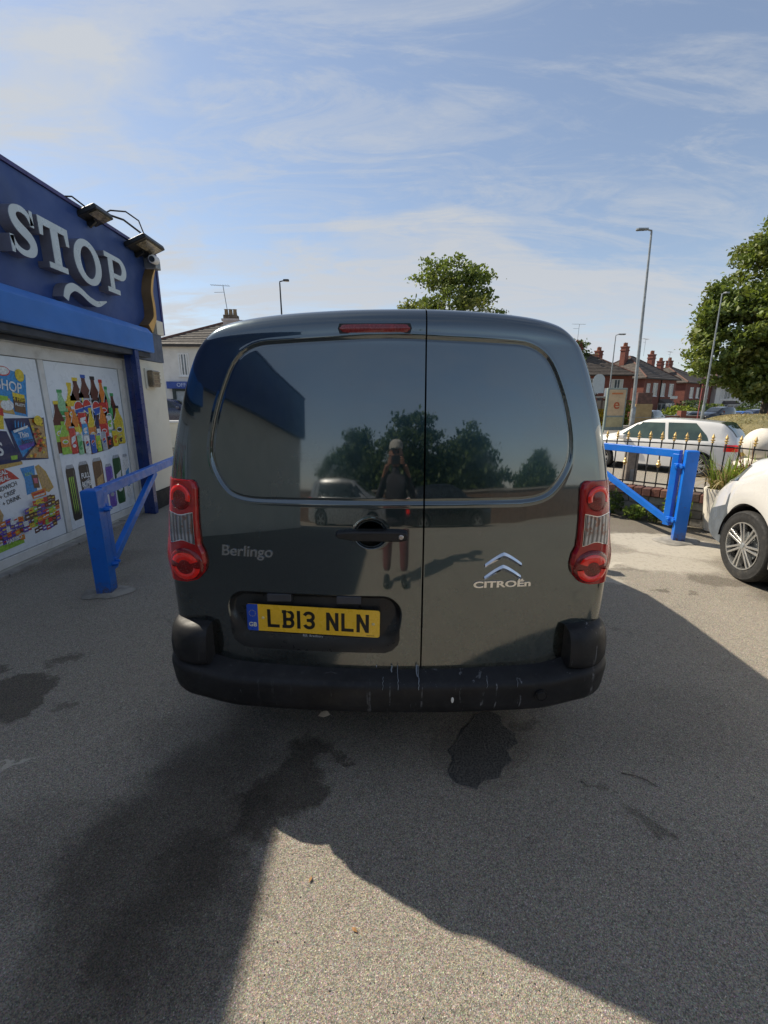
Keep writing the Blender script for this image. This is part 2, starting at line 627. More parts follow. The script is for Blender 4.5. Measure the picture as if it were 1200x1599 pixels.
def asphalt():
    t = NT('worn_asphalt')
    big = t.noise(.55, 6, .6)
    med = t.noise(3.2, 9, .7)
    vc = t.voro(330, 'Color')
    sp = t.n.new('ShaderNodeSeparateColor')
    t.l.new(vc, sp.inputs[0])
    big2 = t.noise(1.7, 8, .7, dist=.6)
    base = t.mix(t.ramp(big, .35, .65), (.218, .196, .165), (.300, .268, .222))
    base = t.mix(t.ramp(med, .3, .75, 0, .55), base, (.165, .152, .132))
    base = t.mix(t.ramp(big2, .42, .66, 0, .55), base, (.150, .138, .118))
    vbig = t.voro(170, 'Color')
    sb = t.n.new('ShaderNodeSeparateColor')
    t.l.new(vbig, sb.inputs[0])
    # small stones: each has its own tone
    st = t.mix(t.ramp(sp.outputs[0], .0, 1.0, 0, 1, False), (.070, .065, .058), (.49, .435, .35))
    base = t.mix(.66, base, st)
    pale = t.ramp(sp.outputs[1], .975, .985)
    base = t.mix(t.math('MULTIPLY', pale, .8), base, (.62, .58, .50))
    base = t.mix(t.ramp(sb.outputs[0], .95, .97, 0, .45), base, (.42, .38, .31))
    base = t.mix(t.ramp(sb.outputs[1], .95, .97, 0, .42), base, (.06, .056, .050))
    vc2 = t.voro(420, 'Color')
    base = t.mix(.22, base, vc2, 'OVERLAY')
    pos = t.n.new('ShaderNodeVectorMath')
    pos.operation = 'ADD'
    t.l.new(t.obj, pos.inputs[0])
    nv = t.n.new('ShaderNodeTexNoise')
    nv.inputs['Scale'].default_value = 5
    nv.inputs['Detail'].default_value = 6
    nv.inputs['Roughness'].default_value = .62
    t.l.new(t.obj, nv.inputs[0])
    sv = t.n.new('ShaderNodeVectorMath')
    sv.operation = 'MULTIPLY_ADD'
    t.l.new(nv.outputs[1], sv.inputs[0])
    sv.inputs[1].default_value = (.42, .42, 0)
    sv.inputs[2].default_value = (-.21, -.21, 0)
    t.l.new(sv.outputs[0], pos.inputs[1])

    def ell(cx, cy, rx, ry, rot, soft=.35):
        mp = t.n.new('ShaderNodeMapping')
        mp.vector_type = 'TEXTURE'
        mp.inputs['Location'].default_value = (cx, cy, 0)
        mp.inputs['Rotation'].default_value = (0, 0, R(rot))
        mp.inputs['Scale'].default_value = (rx, ry, 1)
        t.l.new(pos.outputs[0], mp.inputs[0])
        ln = t.n.new('ShaderNodeVectorMath')
        ln.operation = 'LENGTH'
        fl = t.n.new('ShaderNodeVectorMath')
        fl.operation = 'MULTIPLY'
        fl.inputs[1].default_value = (1, 1, 0)
        t.l.new(mp.outputs[0], fl.inputs[0])
        t.l.new(fl.outputs[0], ln.inputs[0])
        return t.ramp(ln.outputs['Value'], 1 + soft, 1 - soft)
    # oil and damp stains: centre, radii, turn, softness, strength
    stains = [(-.40, 1.50, .13, .26, -25, .22, .85), (3.6, 6.3, 1.9, 1.5, 0, .25, .55), (-.78, 1.28, .30, .52, -12, .35, .8), (-.62, 1.0, .22, .28, 0, .2, .5), (-1.25, 1.2, .35, .25, 30, .5, .35), (1.3, 1.9, .5, .3, 10, .5, .25), (.45, 1.74, .21, .27, -25, .3, .35),
              (-2.02, 2.10, .20, .24, 20, .1, .8), (-2.28, 2.37, .07, .045, 0, .3, .7), (-2.0, 2.45, .10, .05, 10, .4, .65),
              (-1.66, 2.02, .05, .04, 0, .3, .5), (-.20, 1.66, .035, .03, 0, .2, .7), (-.95, 1.75, .25, .2, 0, .5, .3),
              (1.0, 1.34, .09, .035, -35, .35, .55), (.9, 1.5, .03, .025, 0, .3, .5), (.70, 1.85, .06, .04, 0, .4, .5),
              (2.98, 3.68, .26, .13, -12, .3, .55), (2.36, 3.47, .07, .035, 0, .3, .6), (2.56, 3.40, .06, .03, 0, .3, .5),
              (3.3, 3.35, .25, .2, 0, .4, .4), (-2.9, 4.2, .5, .25, 30, .5, .35), (.0, 2.3, .9, .5, 0, .5, .35), (2.40, 3.95, .16, .05, -8, .4, .4)]
    # cement-pale scraped ground by the right-hand gate post, a sunlit fleck painted pale on the left
    pale_s = [(3.15, 4.72, .62, .42, -28, .16, .8), (2.70, 4.15, .55, .26, -10, .22, .65), (2.2, 4.06, .16, .035, 25, .2, .9), (1.95, 3.66, .16, .05, 10, .35, .6),
              (-1.65, 1.63, .055, .018, 25, .3, .75)]
    m2 = t.noise(22, 7, .7)
    for cx, cy, rx, ry, rot, soft, amt in stains:
        e = ell(cx, cy, rx, ry, rot, soft)
        base = t.mix(t.math('MULTIPLY', e, amt), base, (.30, .28, .26), 'MULTIPLY')
    for cx, cy, rx, ry, rot, soft, amt in pale_s:
        e = ell(cx, cy, rx, ry, rot, soft)
        base = t.mix(t.math('MULTIPLY', e, t.ramp(m2, .30, .52, .35 * amt, amt)), base, (.50, .46, .385))
    # hairline cracks
    cr = t.n.new('ShaderNodeTexVoronoi')
    cr.feature = 'DISTANCE_TO_EDGE'
    cr.inputs['Scale'].default_value = .55
    t.l.new(pos.outputs[0], cr.inputs['Vector'])
    crm = t.math('MULTIPLY', t.ramp(cr.outputs[0], .009, .003), t.ramp(t.noise(.8, 3), .55, .68))
    base = t.mix(t.math('MULTIPLY', crm, .8), base, (.04, .038, .035))
    t.color(base)
    t.b.inputs['Roughness'].default_value = .82
    t.b.inputs['Specular IOR Level'].default_value = .35
    h = t.math('ADD', t.math('MULTIPLY', t.voro(330, 'Distance'), 1.0), t.math('MULTIPLY', t.noise(600, 2), .5))
    nrm = t.bump(h, .7, .003)
    nrm = t.bump(med, .25, .03, nrm)
    t.l.new(nrm, t.b.inputs['Normal'])
    return t.m


M_asph = asphalt()
M_road = mat('road_asphalt', (.085, .083, .080), .85, var=.2, vscale=.6, bump=.4, bscale=40)
M_pave = mat('pavement', (.20, .19, .175), .9, var=.15, vscale=.9, bump=.3, bscale=30)


def grassmat():
    t = NT('dry_grass')
    c = t.mix(t.ramp(t.noise(.35, 6, .62), .35, .68), (.17, .155, .060), (.33, .27, .125))
    c = t.mix(t.ramp(t.noise(9, 5, .7), .35, .75, 0, .6), c, (.085, .095, .030))
    t.color(c)
    t.b.inputs['Roughness'].default_value = .95
    t.l.new(t.bump(t.noise(40, 5, .7), 1.0, .08), t.b.inputs['Normal'])
    return t.m


M_grass = grassmat()
sheet('ground', axis((-400, -40, 12), (-40, 60, 100), (60, 400, 12)), axis((-120, -30, 8), (-30, 0, 15), (0, 60, 100), (60, 500, 20)), M_asph)
sheet('road', axis((-60, 10, 20), (10, 40, 50), (40, 90, 20)), axis((30.5, 40, 20)), M_road, .006)
sheet('pavement', axis((4, 12, 16), (12, 17.5, 10)), axis((22.0, 30.3, 16)), M_pave, .008)
sheet('far_pavement', axis((-60, 90, 150)), axis((41, 45.5, 12)), M_pave, .05)
# dry grass bank on the right
gx, gy = [], []
P = np.zeros((34, 40, 3))
for i, yy in enumerate(np.linspace(12.6, 46, 34)):
    x0 = .66 * yy + .2
    for j, u in enumerate(np.linspace(0, 1, 40)):
        xx = x0 + u * u * 60
        P[i, j] = (xx, yy, T(xx, yy) + .02 * min(1, u * 40))
V, Fc = grid_mesh(P)
struct(link_mesh('grass_bank', np_mesh('grass_bank', V, Fc), M_grass, None, True))
# tufts over the nearer part of the bank
n = 5000
yy = 12.8 + nrs.rand(n) ** 1.3 * 24
xx = .66 * yy + .3 + nrs.rand(n) * 13
zz_ = terr(xx, yy)
ang = nrs.rand(n) * 6.283
hh = .03 + nrs.rand(n) * .05
lx, ly = np.cos(ang) * .05, np.sin(ang) * .05
tip = np.stack([xx + nrs.randn(n) * .03, yy + nrs.randn(n) * .03, zz_ + hh + .02], -1)
V = np.stack([np.stack([xx - lx, yy - ly, zz_], -1), np.stack([xx + lx, yy + ly, zz_], -1), tip], 1).reshape(-1, 3)
o = link_mesh('grass_tufts', np_mesh('g', V, np.arange(3 * n).reshape(-1, 3)), M_straw)
o['kind'] = 'stuff'
tag(o, 'short dry grass blades on the bank beyond the white hatchback', 'grass')

# ------------------------------------------------------------------ the grey van
def van_paint():
    t = NT('dark_grey_metallic_paint')
    fl = t.voro(1500, 'Color')
    s = t.n.new('ShaderNodeSeparateColor')
    t.l.new(fl, s.inputs[0])
    c = t.mix(t.ramp(s.outputs[0], 0, 1, 0, 1, False), (.020, .044, .056), (.042, .068, .080))
    dust = t.math('MULTIPLY', t.ramp(t.noise(3.5, 8, .66, dist=.5), .42, .80), .16)
    sp = t.n.new('ShaderNodeSeparateXYZ')
    t.l.new(t.obj, sp.inputs[0])
    low = t.ramp(sp.outputs[2], .95, .5, 0, .22)
    dust = t.math('ADD', dust, t.math('MULTIPLY', low, t.ramp(t.noise(16, 6, .7), .3, .7)))
    c = t.mix(dust, c, (.11, .10, .085))
    t.color(c)
    t.b.inputs['Metallic'].default_value = 1.0
    t.l.new(t.math('ADD', .20, t.math('MULTIPLY', dust, .8)), t.b.inputs['Roughness'])
    t.b.inputs['Coat Weight'].default_value = 1
    t.b.inputs['Coat IOR'].default_value = 2.15
    t.l.new(t.math('ADD', .025, t.math('MULTIPLY', dust, .35)), t.b.inputs['Coat Roughness'])
    nb = t.bump(t.noise(2.6, 2, .5), .05, .02)
    t.l.new(nb, t.b.inputs['Coat Normal'])
    return t.m


M_van = van_paint()
VAN_LOC = (0.012, 1.60, 0)
VAN_RZ = R(-1.0)
van = thing('parked_van', 'dark grey panel van with twin rear doors, windowless, seen squarely from behind', 'van', VAN_LOC, VAN_RZ)

# how far the rear surface leans forward with height
_zt = np.linspace(.2, 1.95, 800)
_sl = np.interp(_zt, [.2, .96, 1.03, 1.10, 1.40, 1.65, 1.745, 1.775, 1.83, 1.95], [0, 0, .02, .10, .105, .125, .125, .01, .03, .12])
_dt = np.cumsum(_sl) * (_zt[1] - _zt[0])


def rear_depth(x, z):
    return np.interp(z, _zt, _dt) + .118 * np.asarray(x) ** 2


# half outline seen from behind: sill up the side and over the roof
OUT = [(.895, .44), (.907, .62), (.911, .8), (.909, .95), (.897, 1.1), (.878, 1.26), (.854, 1.38), (.828, 1.48), (.797, 1.58),
       (.762, 1.68), (.728, 1.750), (.697, 1.797), (.657, 1.822), (.6, 1.839), (.5, 1.855), (.36, 1.867), (.15, 1.876), (0, 1.877)]


def resample(pts, n, passes=0):
    pts = np.array(pts, float)
    d = np.r_[0, np.cumsum(np.hypot(*np.diff(pts, axis=0).T))]
    s = np.linspace(0, d[-1], n)
    q = np.stack([np.interp(s, d, pts[:, 0]), np.interp(s, d, pts[:, 1])], -1)
    for _ in range(passes):
        q[1:-1] = (q[:-2] + 2 * q[1:-1] + q[2:]) / 4
    return q


half = resample(OUT, 300, 120)
half[-1] = (0, half[-2][1])
ci = int(np.argmin(np.abs(half[:, 0] - .690) + np.abs(half[:, 1] - 1.797)))
side = half[:ci + 1]
top = np.vstack([half[ci:][::-1] * [-1, 1], half[ci:][::-1][::-1]])   # left corner .. centre .. right corner
top = np.vstack([(half[ci:] * [-1, 1]), half[ci:][::-1][1:]])
Z0 = .455
side = np.array([(np.interp(z, side[:, 1], side[:, 0]), z) for z in np.linspace(Z0, side[-1, 1], 400)])


def poly_sdf(px, pz, poly):
    poly = np.array(poly, float)
    d = np.full(px.shape, 1e9)
    inside = np.zeros(px.shape, bool)
    m = len(poly)
    for i in range(m):
        a, b = poly[i], poly[(i + 1) % m]
        e = b - a
        wx, wz = px - a[0], pz - a[1]
        t = np.clip((wx * e[0] + wz * e[1]) / (e @ e), 0, 1)
        d = np.minimum(d, (wx - t * e[0]) ** 2 + (wz - t * e[1]) ** 2)
        c = ((a[1] <= pz) & (b[1] > pz)) | ((b[1] <= pz) & (a[1] > pz))
        with np.errstate(divide='ignore', invalid='ignore'):
            xi = a[0] + (pz - a[1]) / (b[1] - a[1]) * e[0]
        inside ^= c & (px < xi)
    return np.where(inside, -1, 1) * np.sqrt(d)


def shrink_round(poly, r):
    """round the corners of a closed polygon with quadratic arcs"""
    out = []
    n = len(poly)
    for i in range(n):
        p0, p1, p2 = (np.array(poly[(i + k) % n], float) for k in (-1, 0, 1))
        a = p1 + (p0 - p1) / np.linalg.norm(p0 - p1) * min(r, np.linalg.norm(p0 - p1) * .48)
        b = p1 + (p2 - p1) / np.linalg.norm(p2 - p1) * min(r, np.linalg.norm(p2 - p1) * .48)
        for t in np.linspace(0, 1, 8):
            out.append(tuple(a * (1 - t) ** 2 + p1 * 2 * t * (1 - t) + b * t * t))
    return out


PANEL = shrink_round([(-.545, 1.757), (-.638, 1.56), (-.688, 1.36), (-.655, 1.255), (-.585, 1.180), (0, 1.178), (.590, 1.180), (.668, 1.255), (.708, 1.36), (.668, 1.56), (.572, 1.757), (0, 1.782)], .11)
PLX, PLZ = -.297, .690


def rr_sdf(x, z, cx, cz, hx, hz, r):
    qx, qz = np.abs(x - cx) - hx + r, np.abs(z - cz) - hz + r
    return np.hypot(np.maximum(qx, 0), np.maximum(qz, 0)) + np.minimum(np.maximum(qx, qz), 0) - r


def recess(x, z):
    s = poly_sdf(x, z, PANEL)
    d = .0035 * smooth01(-s, -.001, .004)
    d += .0030 * np.exp(-((s + .010) / .0036) ** 2)
    d -= .0008 * np.exp(-((s - .006) / .006) ** 2)
    # number plate recess: sharp at the top, washed out at the bottom
    s2 = rr_sdf(x, z, PLX + .0, .683, .352, .125, .075)
    wd = .014 + .080 * smooth01(-(z - PLZ), -.06, .10)
    d += (.010 + .022 * np.clip((z - .57) / .22, 0, 1)) * smooth01(-s2, -.004, np.maximum(wd, .022))
    # bowl behind the handle
    rr = np.hypot((x + .062) / .061, (z - 1.064) / .056)
    d += np.where(rr < 1, .030 * np.sqrt(np.maximum(0, 1 - rr ** 2)), 0)
    d -= .0010 * np.exp(-((rr - 1.08) / .06) ** 2)
    return d


NX, NZ = 560, 460
s_ = np.linspace(0, 1, NX + 1)
t_ = np.linspace(0, 1, NZ + 1)
t_ = 1 - (1 - t_) ** 1.15
sz = side[0, 1] + (side[-1, 1] - side[0, 1]) * t_
sx = np.interp(sz, side[:, 1], side[:, 0])
Lf = np.stack([-sx, sz], -1)
Rt = np.stack([sx, sz], -1)
tp = resample(top, NX + 1)
bt = np.stack([np.linspace(-sx[0], sx[0], NX + 1), np.full(NX + 1, Z0)], -1)
S, TT = np.meshgrid(s_, t_)
Pc = ((1 - TT)[..., None] * bt[None] + TT[..., None] * tp[None] + (1 - S)[..., None] * Lf[:, None] + S[..., None] * Rt[:, None]
      - ((1 - S) * (1 - TT))[..., None] * bt[0] - (S * (1 - TT))[..., None] * bt[-1]
      - ((1 - S) * TT)[..., None] * tp[0] - (S * TT)[..., None] * tp[-1])
GAP = .138
kg = int(np.argmin(np.abs(Pc[0, :, 0] - GAP)))
X_, Z_ = Pc[..., 0].copy(), Pc[..., 1]
for r in range(NZ + 1):                       # line one column up with the gap between the doors
    xk = X_[r, kg]
    a, b = X_[r, 0], X_[r, -1]
    row = X_[r]
    X_[r] = np.where(row <= xk, a + (row - a) * (GAP - a) / (xk - a), b - (b - row) * (b - GAP) / (b - xk))
# rounding towards the outline
Wd = np.interp(Z_, sz, sx)
dx = np.minimum(S, 1 - S) * 2 * np.maximum(Wd, .4)
zt_c = np.interp(X_, tp[:, 0], tp[:, 1])
dz = np.maximum(zt_c - Z_, 0)
RX, RZ = .085, .075
q = np.clip(np.sqrt(np.clip(1 - dx / RX, 0, 1) ** 2.2 + np.clip(1 - (1 - TT) * 1.35 / RZ, 0, 1) ** 2.2), 0, 1)
rnd_d = .060 * (1 - np.sqrt(np.clip(1 - q ** 2.0, 0, 1)))
Ysurf = rear_depth(X_, Z_) + rnd_d + recess(X_, Z_)
full = np.stack([X_, Ysurf, Z_], -1)


def rounding(x, z):
    w = np.interp(z, sz, sx)
    d = np.maximum(w - abs(x), 0)
    q = min(1.0, max(0.0, 1 - d / RX) ** 1.1)
    return .060 * (1 - math.sqrt(max(0, 1 - q * q)))


def surf(x, z):
    return float(rear_depth(x, z)) + rounding(x, z)


def door_mesh(cols, gapcol, sgn):
    P = full[:, cols].copy()
    # pull back 3 mm for the gap, add a returned edge into the van at gap and bottom
    P[:, gapcol, 0] += sgn * .0032
    extra = P[:, gapcol:gapcol + 1 if gapcol >= 0 else None].copy()
    e1 = extra.copy(); e1[..., 1] += .003; e1[..., 0] -= sgn * .0008
    e2 = e1.copy(); e2[..., 1] += .035
    P = np.concatenate([P, e1, e2], 1) if gapcol == -1 else np.concatenate([e2, e1, P], 1)
    b = P[:1].copy(); b[..., 1] += .004; b[..., 2] -= .002
    b2 = b.copy(); b2[..., 1] += .03
    P = np.concatenate([b2, b, P], 0)
    V, Fc = grid_mesh(P)
    return V, Fc


V, Fc = door_mesh(slice(0, kg + 1), -1, -1)
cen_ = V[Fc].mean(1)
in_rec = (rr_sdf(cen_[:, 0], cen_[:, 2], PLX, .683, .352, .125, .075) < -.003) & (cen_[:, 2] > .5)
dl = link_mesh('rear_door', np_mesh('rear_door', V, Fc[~in_rec]), M_van, van, True, 60)
dl['label'] = 'wider left rear door with the handle and number plate'
Fr = Fc[in_rec]  # door paint again, with the recess's shade and dark reflections put into the colour
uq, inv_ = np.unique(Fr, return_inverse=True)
link_mesh('plate_recess', np_mesh('plate_recess', V[uq], inv_.reshape(Fr.shape)), mat('shaded_recess_paint', (.016, .017, .018), .36, var=.3, vscale=8, dirt=(.05, .045, .038), dirtamt=.4), dl, True, 60)
V, Fc = door_mesh(slice(kg, NX + 1), 0, 1)
dr = link_mesh('rear_door', np_mesh('rear_door', V, Fc), M_van, van, True, 60)
dr['label'] = 'narrower right rear door with the chrome chevrons'

# body shell forward of the doors: rings of the same outline
ring = np.vstack([Lf, tp[1:-1], Rt[::-1]])
# depth of the door edge at each ring point
edge_depth = np.concatenate([Ysurf[:, 0], Ysurf[-1, 1:-1], Ysurf[::-1, -1]])
step = 4
idx = np.arange(0, len(ring), step)
ring = ring[idx]
edge_depth = edge_depth[idx]


def body_ring(y):
    q = ring.copy()
    w = 1.0 + .02 * math.exp(-((y - 2.2) / 1.4) ** 2)
    if y > 3.7:
        w *= 1 - .22 * ((y - 3.7) / .68) ** 2.5
    ztop = np.interp(y, [0, .4, 2.4, 2.75, 3.45, 3.75, 4.2, 4.34, 4.38], [1.888, 1.895, 1.88, 1.83, 1.28, 1.18, 1.02, .86, .75])
    zb = 1.05
    k = (ztop - min(zb, ztop - .05)) / (1.888 - zb)
    q[:, 0] *= w
    base = min(zb, ztop - .05)
    up = q[:, 1] > zb
    q[up, 1] = base + (q[up, 1] - zb) * k
    lo = ~up
    q[lo, 1] = .34 + (q[lo, 1] - .455) * (base - .34) / (zb - .455)
    for wy in (.78, 3.50):                     # wheel arches
        dd = abs(y - wy)
        if dd < .37:
            arch = .30 + math.sqrt(.37 ** 2 - dd ** 2)
            q[lo, 1] = arch + (q[lo, 1] - .34) * (base - arch) / (base - .34)
    return q


ys = np.unique(np.round(np.concatenate([np.linspace(.30, 4.38, 60), .78 + np.linspace(-.37, .37, 22), 3.5 + np.linspace(-.37, .37, 22)]), 4))
rings = [np.stack([ring[:, 0], edge_depth, ring[:, 1]], -1), np.stack([ring[:, 0] * 1.003, edge_depth + .03, ring[:, 1]], -1)]
for y in ys:
    rings.append(np.stack([body_ring(y)[:, 0], np.maximum(np.full(len(ring), y), edge_depth + .04), body_ring(y)[:, 1]], -1))
V, Fc = grid_mesh(np.array(rings))
nV = len(V)
m = MB()
m.v = [tuple(p) for p in V]
m.f = [tuple(f) for f in Fc]
m.f.append(tuple(range(nV - len(ring), nV)))
m.build('body', M_van, van, True, 50)
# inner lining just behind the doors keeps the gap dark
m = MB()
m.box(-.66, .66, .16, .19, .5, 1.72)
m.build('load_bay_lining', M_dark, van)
# floor pan and sills
m = MB()
m.box(-.80, .80, .22, 4.25, .30, .42)
m.box(-.5, .5, .16, .30, .34, .46)
m.tube([(-.35, .2, .27), (-.35, 1.2, .27)], .035, 12)
m.build('underbody', M_black, van, bevel=.01)

# cab glass, on the sides and in front
for sg in (-1, 1):
    m = MB()
    pts = [(2.30, 1.10), (3.40, 1.14), (3.20, 1.30), (2.78, 1.66), (2.30, 1.70)]

    def sx_at(y, z):
        r_ = body_ring(y)
        h = r_[r_[:, 0] > 0]
        o_ = np.argsort(h[:, 1])
        return float(np.interp(z, h[o_, 1], h[o_, 0])) + .004
    rows = []
    for k in range(9):
        z = 1.12 + .56 * k / 8
        y1 = np.interp(z, [1.1, 1.3, 1.66, 1.72], [3.40, 3.18, 2.78, 2.7])
        rows.append([(sg * sx_at(y, z), y, z) for y in np.linspace(2.32, y1, 9)])
    V, Fc = grid_mesh(np.array(rows))
    m.v, m.f = [tuple(p) for p in V], [tuple(f) for f in Fc]
    m.build('side_window', M_glass, van, True)
rows = []
for k in range(9):
    y = 2.80 + .60 * k / 8
    zc = float(body_ring(y)[:, 1].max()) + .004
    w = .62 + .1 * k / 8
    rows.append([(x, y + .03, zc - .03 * (x / w) ** 4) for x in np.linspace(-w, w, 9)])
V, Fc = grid_mesh(np.array(rows))
m = MB()
m.v, m.f = [tuple(p) for p in V], [tuple(f) for f in Fc]
m.build('windscreen', M_glass, van, True)


# ---- wheels
def add_wheel(parent, cx, cy, r, wdt, out, style='steel'):
    """out: +1/-1 the side the outer face looks to (local x)"""
    M = Matrix.Translation((cx, cy, r)) @ Matrix.Rotation(math.pi / 2 * out, 4, 'Y')
    rim = r * .68
    m = MB()
    prof = [(rim * .97, -wdt / 2), (rim * 1.06, -wdt / 2 - .004), (r * .90, -wdt / 2 - .006), (r * .975, -wdt / 2 + .012), (r, -wdt / 2 + .035)]
    for k in range(3):
        z = -wdt / 2 + .05 + k * (wdt - .1) / 3
        prof += [(r, z), (r - .008, z + .002), (r - .008, z + .010), (r, z + .012)]
    prof += [(r, wdt / 2 - .035), (r * .985, wdt / 2 - .012), (r * .955, wdt / 2), (r * .93, wdt / 2 + .004), (r * .90, wdt / 2 + .002), (r * .84, wdt / 2 + .007), (r * .80, wdt / 2 + .005), (rim * 1.05, wdt / 2 + .004), (rim * .985, wdt / 2 - .006)]
    m.lathe(prof, 64, M)
    ty = m.build('tyre', M_rubber, parent, True, 40)
    m = MB()
    m.lathe([(rim * 1.0, wdt / 2 - .004), (rim * .985, wdt / 2 + .004), (rim * .955, wdt / 2 + .002), (rim * .935, wdt / 2 - .02), (rim * .9, -wdt / 2 + .02)], 56, M)
    ri = m.build('rim', M_alloy, parent, True, 40)
    m = MB()
    m.lathe([(0, wdt / 2 - .075), (rim * .95, wdt / 2 - .075)], 40, M)
    m.build('wheel_inner', M_dark, ri, False)
    m = MB()
    m.lathe([(rim * .62, wdt / 2 - .065), (rim * .62, wdt / 2 - .055), (.0, wdt / 2 - .055)], 32, M)
    m.build('brake_disc', M_galv, ri, True, 40)
    m = MB()
    zf = wdt / 2 - .010
    if style == 'alloy':
        for k in range(7):
            a0 = 2 * math.pi * k / 7 + .3
            for off, turn in ((-.010, -.10), (.030, .10)):
                pa, pb = rim * .14, rim * .975
                ca, sa = math.cos(a0), math.sin(a0)
                a1 = a0 + .26 + turn * .9
                c1_, s1_ = math.cos(a1), math.sin(a1)
                p0 = Vector((ca * pa - sa * off, sa * pa + ca * off, zf - .004))
                p1 = Vector((c1_ * pb, s1_ * pb, zf))
                m.beam(M @ p0, M @ p1, .026, .030, up=(M.to_3x3() @ Vector((0, 0, 1))))
        m.lathe([(.0, zf + .012), (rim * .13, zf + .012), (rim * .2, zf + .004), (rim * .24, zf - .03)], 28, M)
    else:
        m.lathe([(0, zf + .01), (rim * .3, zf + .008), (rim * .36, zf - .01), (rim * .78, zf - .004), (rim * .9, zf - .012)], 40, M)
        for k in range(8):
            a0 = 2 * math.pi * k / 8
            m.beam(M @ Vector((math.cos(a0) * rim * .35, math.sin(a0) * rim * .35, zf)), M @ Vector((math.cos(a0) * rim * .9, math.sin(a0) * rim * .9, zf - .004)), .02, .01, up=(M.to_3x3() @ Vector((0, 0, 1))))
    m.build('spokes', M_alloy, ri, bevel=.003)
    m = MB()
    for k in range(5):
        a0 = 2 * math.pi * k / 5
        m.lathe([(.008, zf + .006), (.008, zf + .016), (0, zf + .016)], 8, M @ Matrix.Translation((math.cos(a0) * rim * .17, math.sin(a0) * rim * .17, 0)))
    m.build('wheel_nuts', M_galv, ri)['kind'] = 'stuff'
    return ty


for wy in (.78, 3.50):
    for sg in (-1, 1):
        add_wheel(van, sg * .79, wy, .315, .19, sg, 'steel')
for wy in (.78, 3.50):
    for sg in (-1, 1):
        m = MB()
        Mx = Matrix.Translation((sg * .60, wy, .30)) @ Matrix.Rotation(math.pi / 2, 4, 'Y')
        m.lathe([(.0, 0), (.36, 0)], 24, Mx)
        m.lathe([(.36, -.25), (.36, .25)], 24, Mx, arc=(math.pi / 2, math.pi * 1.5))
        m.build('wheel_arch_liner', M_dark, van)
for sg in (-1, 1):
    m = MB()
    m.box(sg * .90 - .0, sg * 1.0, 2.98, 3.02, 1.13, 1.17)
    m.box(min(sg * .98, sg * 1.10), max(sg * .98, sg * 1.10), 2.93, 3.05, 1.08, 1.30)
    m.build('wing_mirror', M_black, van, bevel=.03, seg=3)
    m = MB()
    m.box(min(sg * .55, sg * .80), max(sg * .55, sg * .80), 4.02, 4.26, .78, .98)
    m.build('headlight', M_glass, van, bevel=.04, seg=3)

# ---- bumper: a profile swept round the back of the van
def bumper_path(n=56):
    """plan curve: points and outward normals"""
    pts = []
    hw, rc, fw = .872, .10, .55
    for t in np.linspace(0, 1, 12, endpoint=False):
        pts.append((-hw - .002, fw - (fw - rc - .055) * t))
    for a in np.linspace(0, math.pi / 2, 16):
        pts.append((-hw + rc - rc * math.cos(a), .055 + rc - rc * math.sin(a)))
    xs = np.linspace(-hw + rc, hw - rc, 40)[1:-1]
    e = .055 / ((hw - rc) ** 2)
    for x in xs:
        pts.append((x, e * x * x))
    right = [(-x, y) for x, y in pts[:28]][::-1]
    pts = np.array(pts + right)
    for _ in range(2):
        pts[1:-1] = (pts[:-2] + 2 * pts[1:-1] + pts[2:]) / 4
    return pts


bp = bumper_path()
tg = np.gradient(bp, axis=0)
tg /= np.linalg.norm(tg, axis=1)[:, None]
nm = np.stack([tg[:, 1], -tg[:, 0]], -1)      # outward


def sweep(prof_fn, name, m_, sel=None, smooth=True, ang=50, parent=van):
    rows = []
    for i in range(len(bp)):
        if sel is not None and not sel(i):
            continue
        prof = prof_fn(i)
        rows.append([(bp[i, 0] + nm[i, 0] * o_, bp[i, 1] + nm[i, 1] * o_, z) for o_, z in prof])
    V, Fc = grid_mesh(np.array(rows))
    mm = MB()
    mm.v, mm.f = [tuple(p) for p in V], [tuple(f) for f in Fc]
    k = len(rows[0])
    mm.f.append(tuple(range(k)))
    mm.f.append(tuple(range(len(V) - k, len(V))))
    return mm.build(name, m_, parent, smooth, ang)


def bumper_mat():
    t = NT('scuffed_bumper_plastic')
    base = t.mix(t.ramp(t.noise(5, 6, .65), .35, .7), (.012, .012, .013), (.022, .022, .024))
    # pale scrapes running down the face, denser to the right
    sp = t.n.new('ShaderNodeSeparateXYZ')
    t.l.new(t.obj, sp.inputs[0])
    v = t.mapping(scale=(14, 14, 1.3))
    sc = t.ramp(t.noise(1.6, 6, .6, v, .8), .615, .64)
    sc = t.math('MULTIPLY', sc, t.ramp(t.noise(18, 4, .7), .42, .6))
    sc = t.math('MULTIPLY', sc, t.ramp(sp.outputs[0], -.35, .25, .12, 1))
    v2 = t.mapping(scale=(60, 60, 12), rot=(0, R(25), 0))
    sc2 = t.math('MULTIPLY', t.ramp(t.noise(1.2, 4, .6, v2), .72, .75), t.ramp(t.noise(3, 3), .5, .62))
    base = t.mix(t.math('MULTIPLY', t.math('ADD', sc, sc2, True), .55), base, (.30, .31, .33))
    base = t.mix(t.math('MULTIPLY', t.ramp(t.noise(30, 8, .75), .5, .8), .22), base, (.10, .09, .075))
    t.color(base)
    t.l.new(t.ramp(t.noise(11, 5, .65), .3, .7, .36, .6), t.b.inputs['Roughness'])
    t.b.inputs['Specular IOR Level'].default_value = .3
    t.l.new(t.bump(t.noise(700, 2), .12, .004), t.b.inputs['Normal'])
    return t.m


M_bump = bumper_mat()


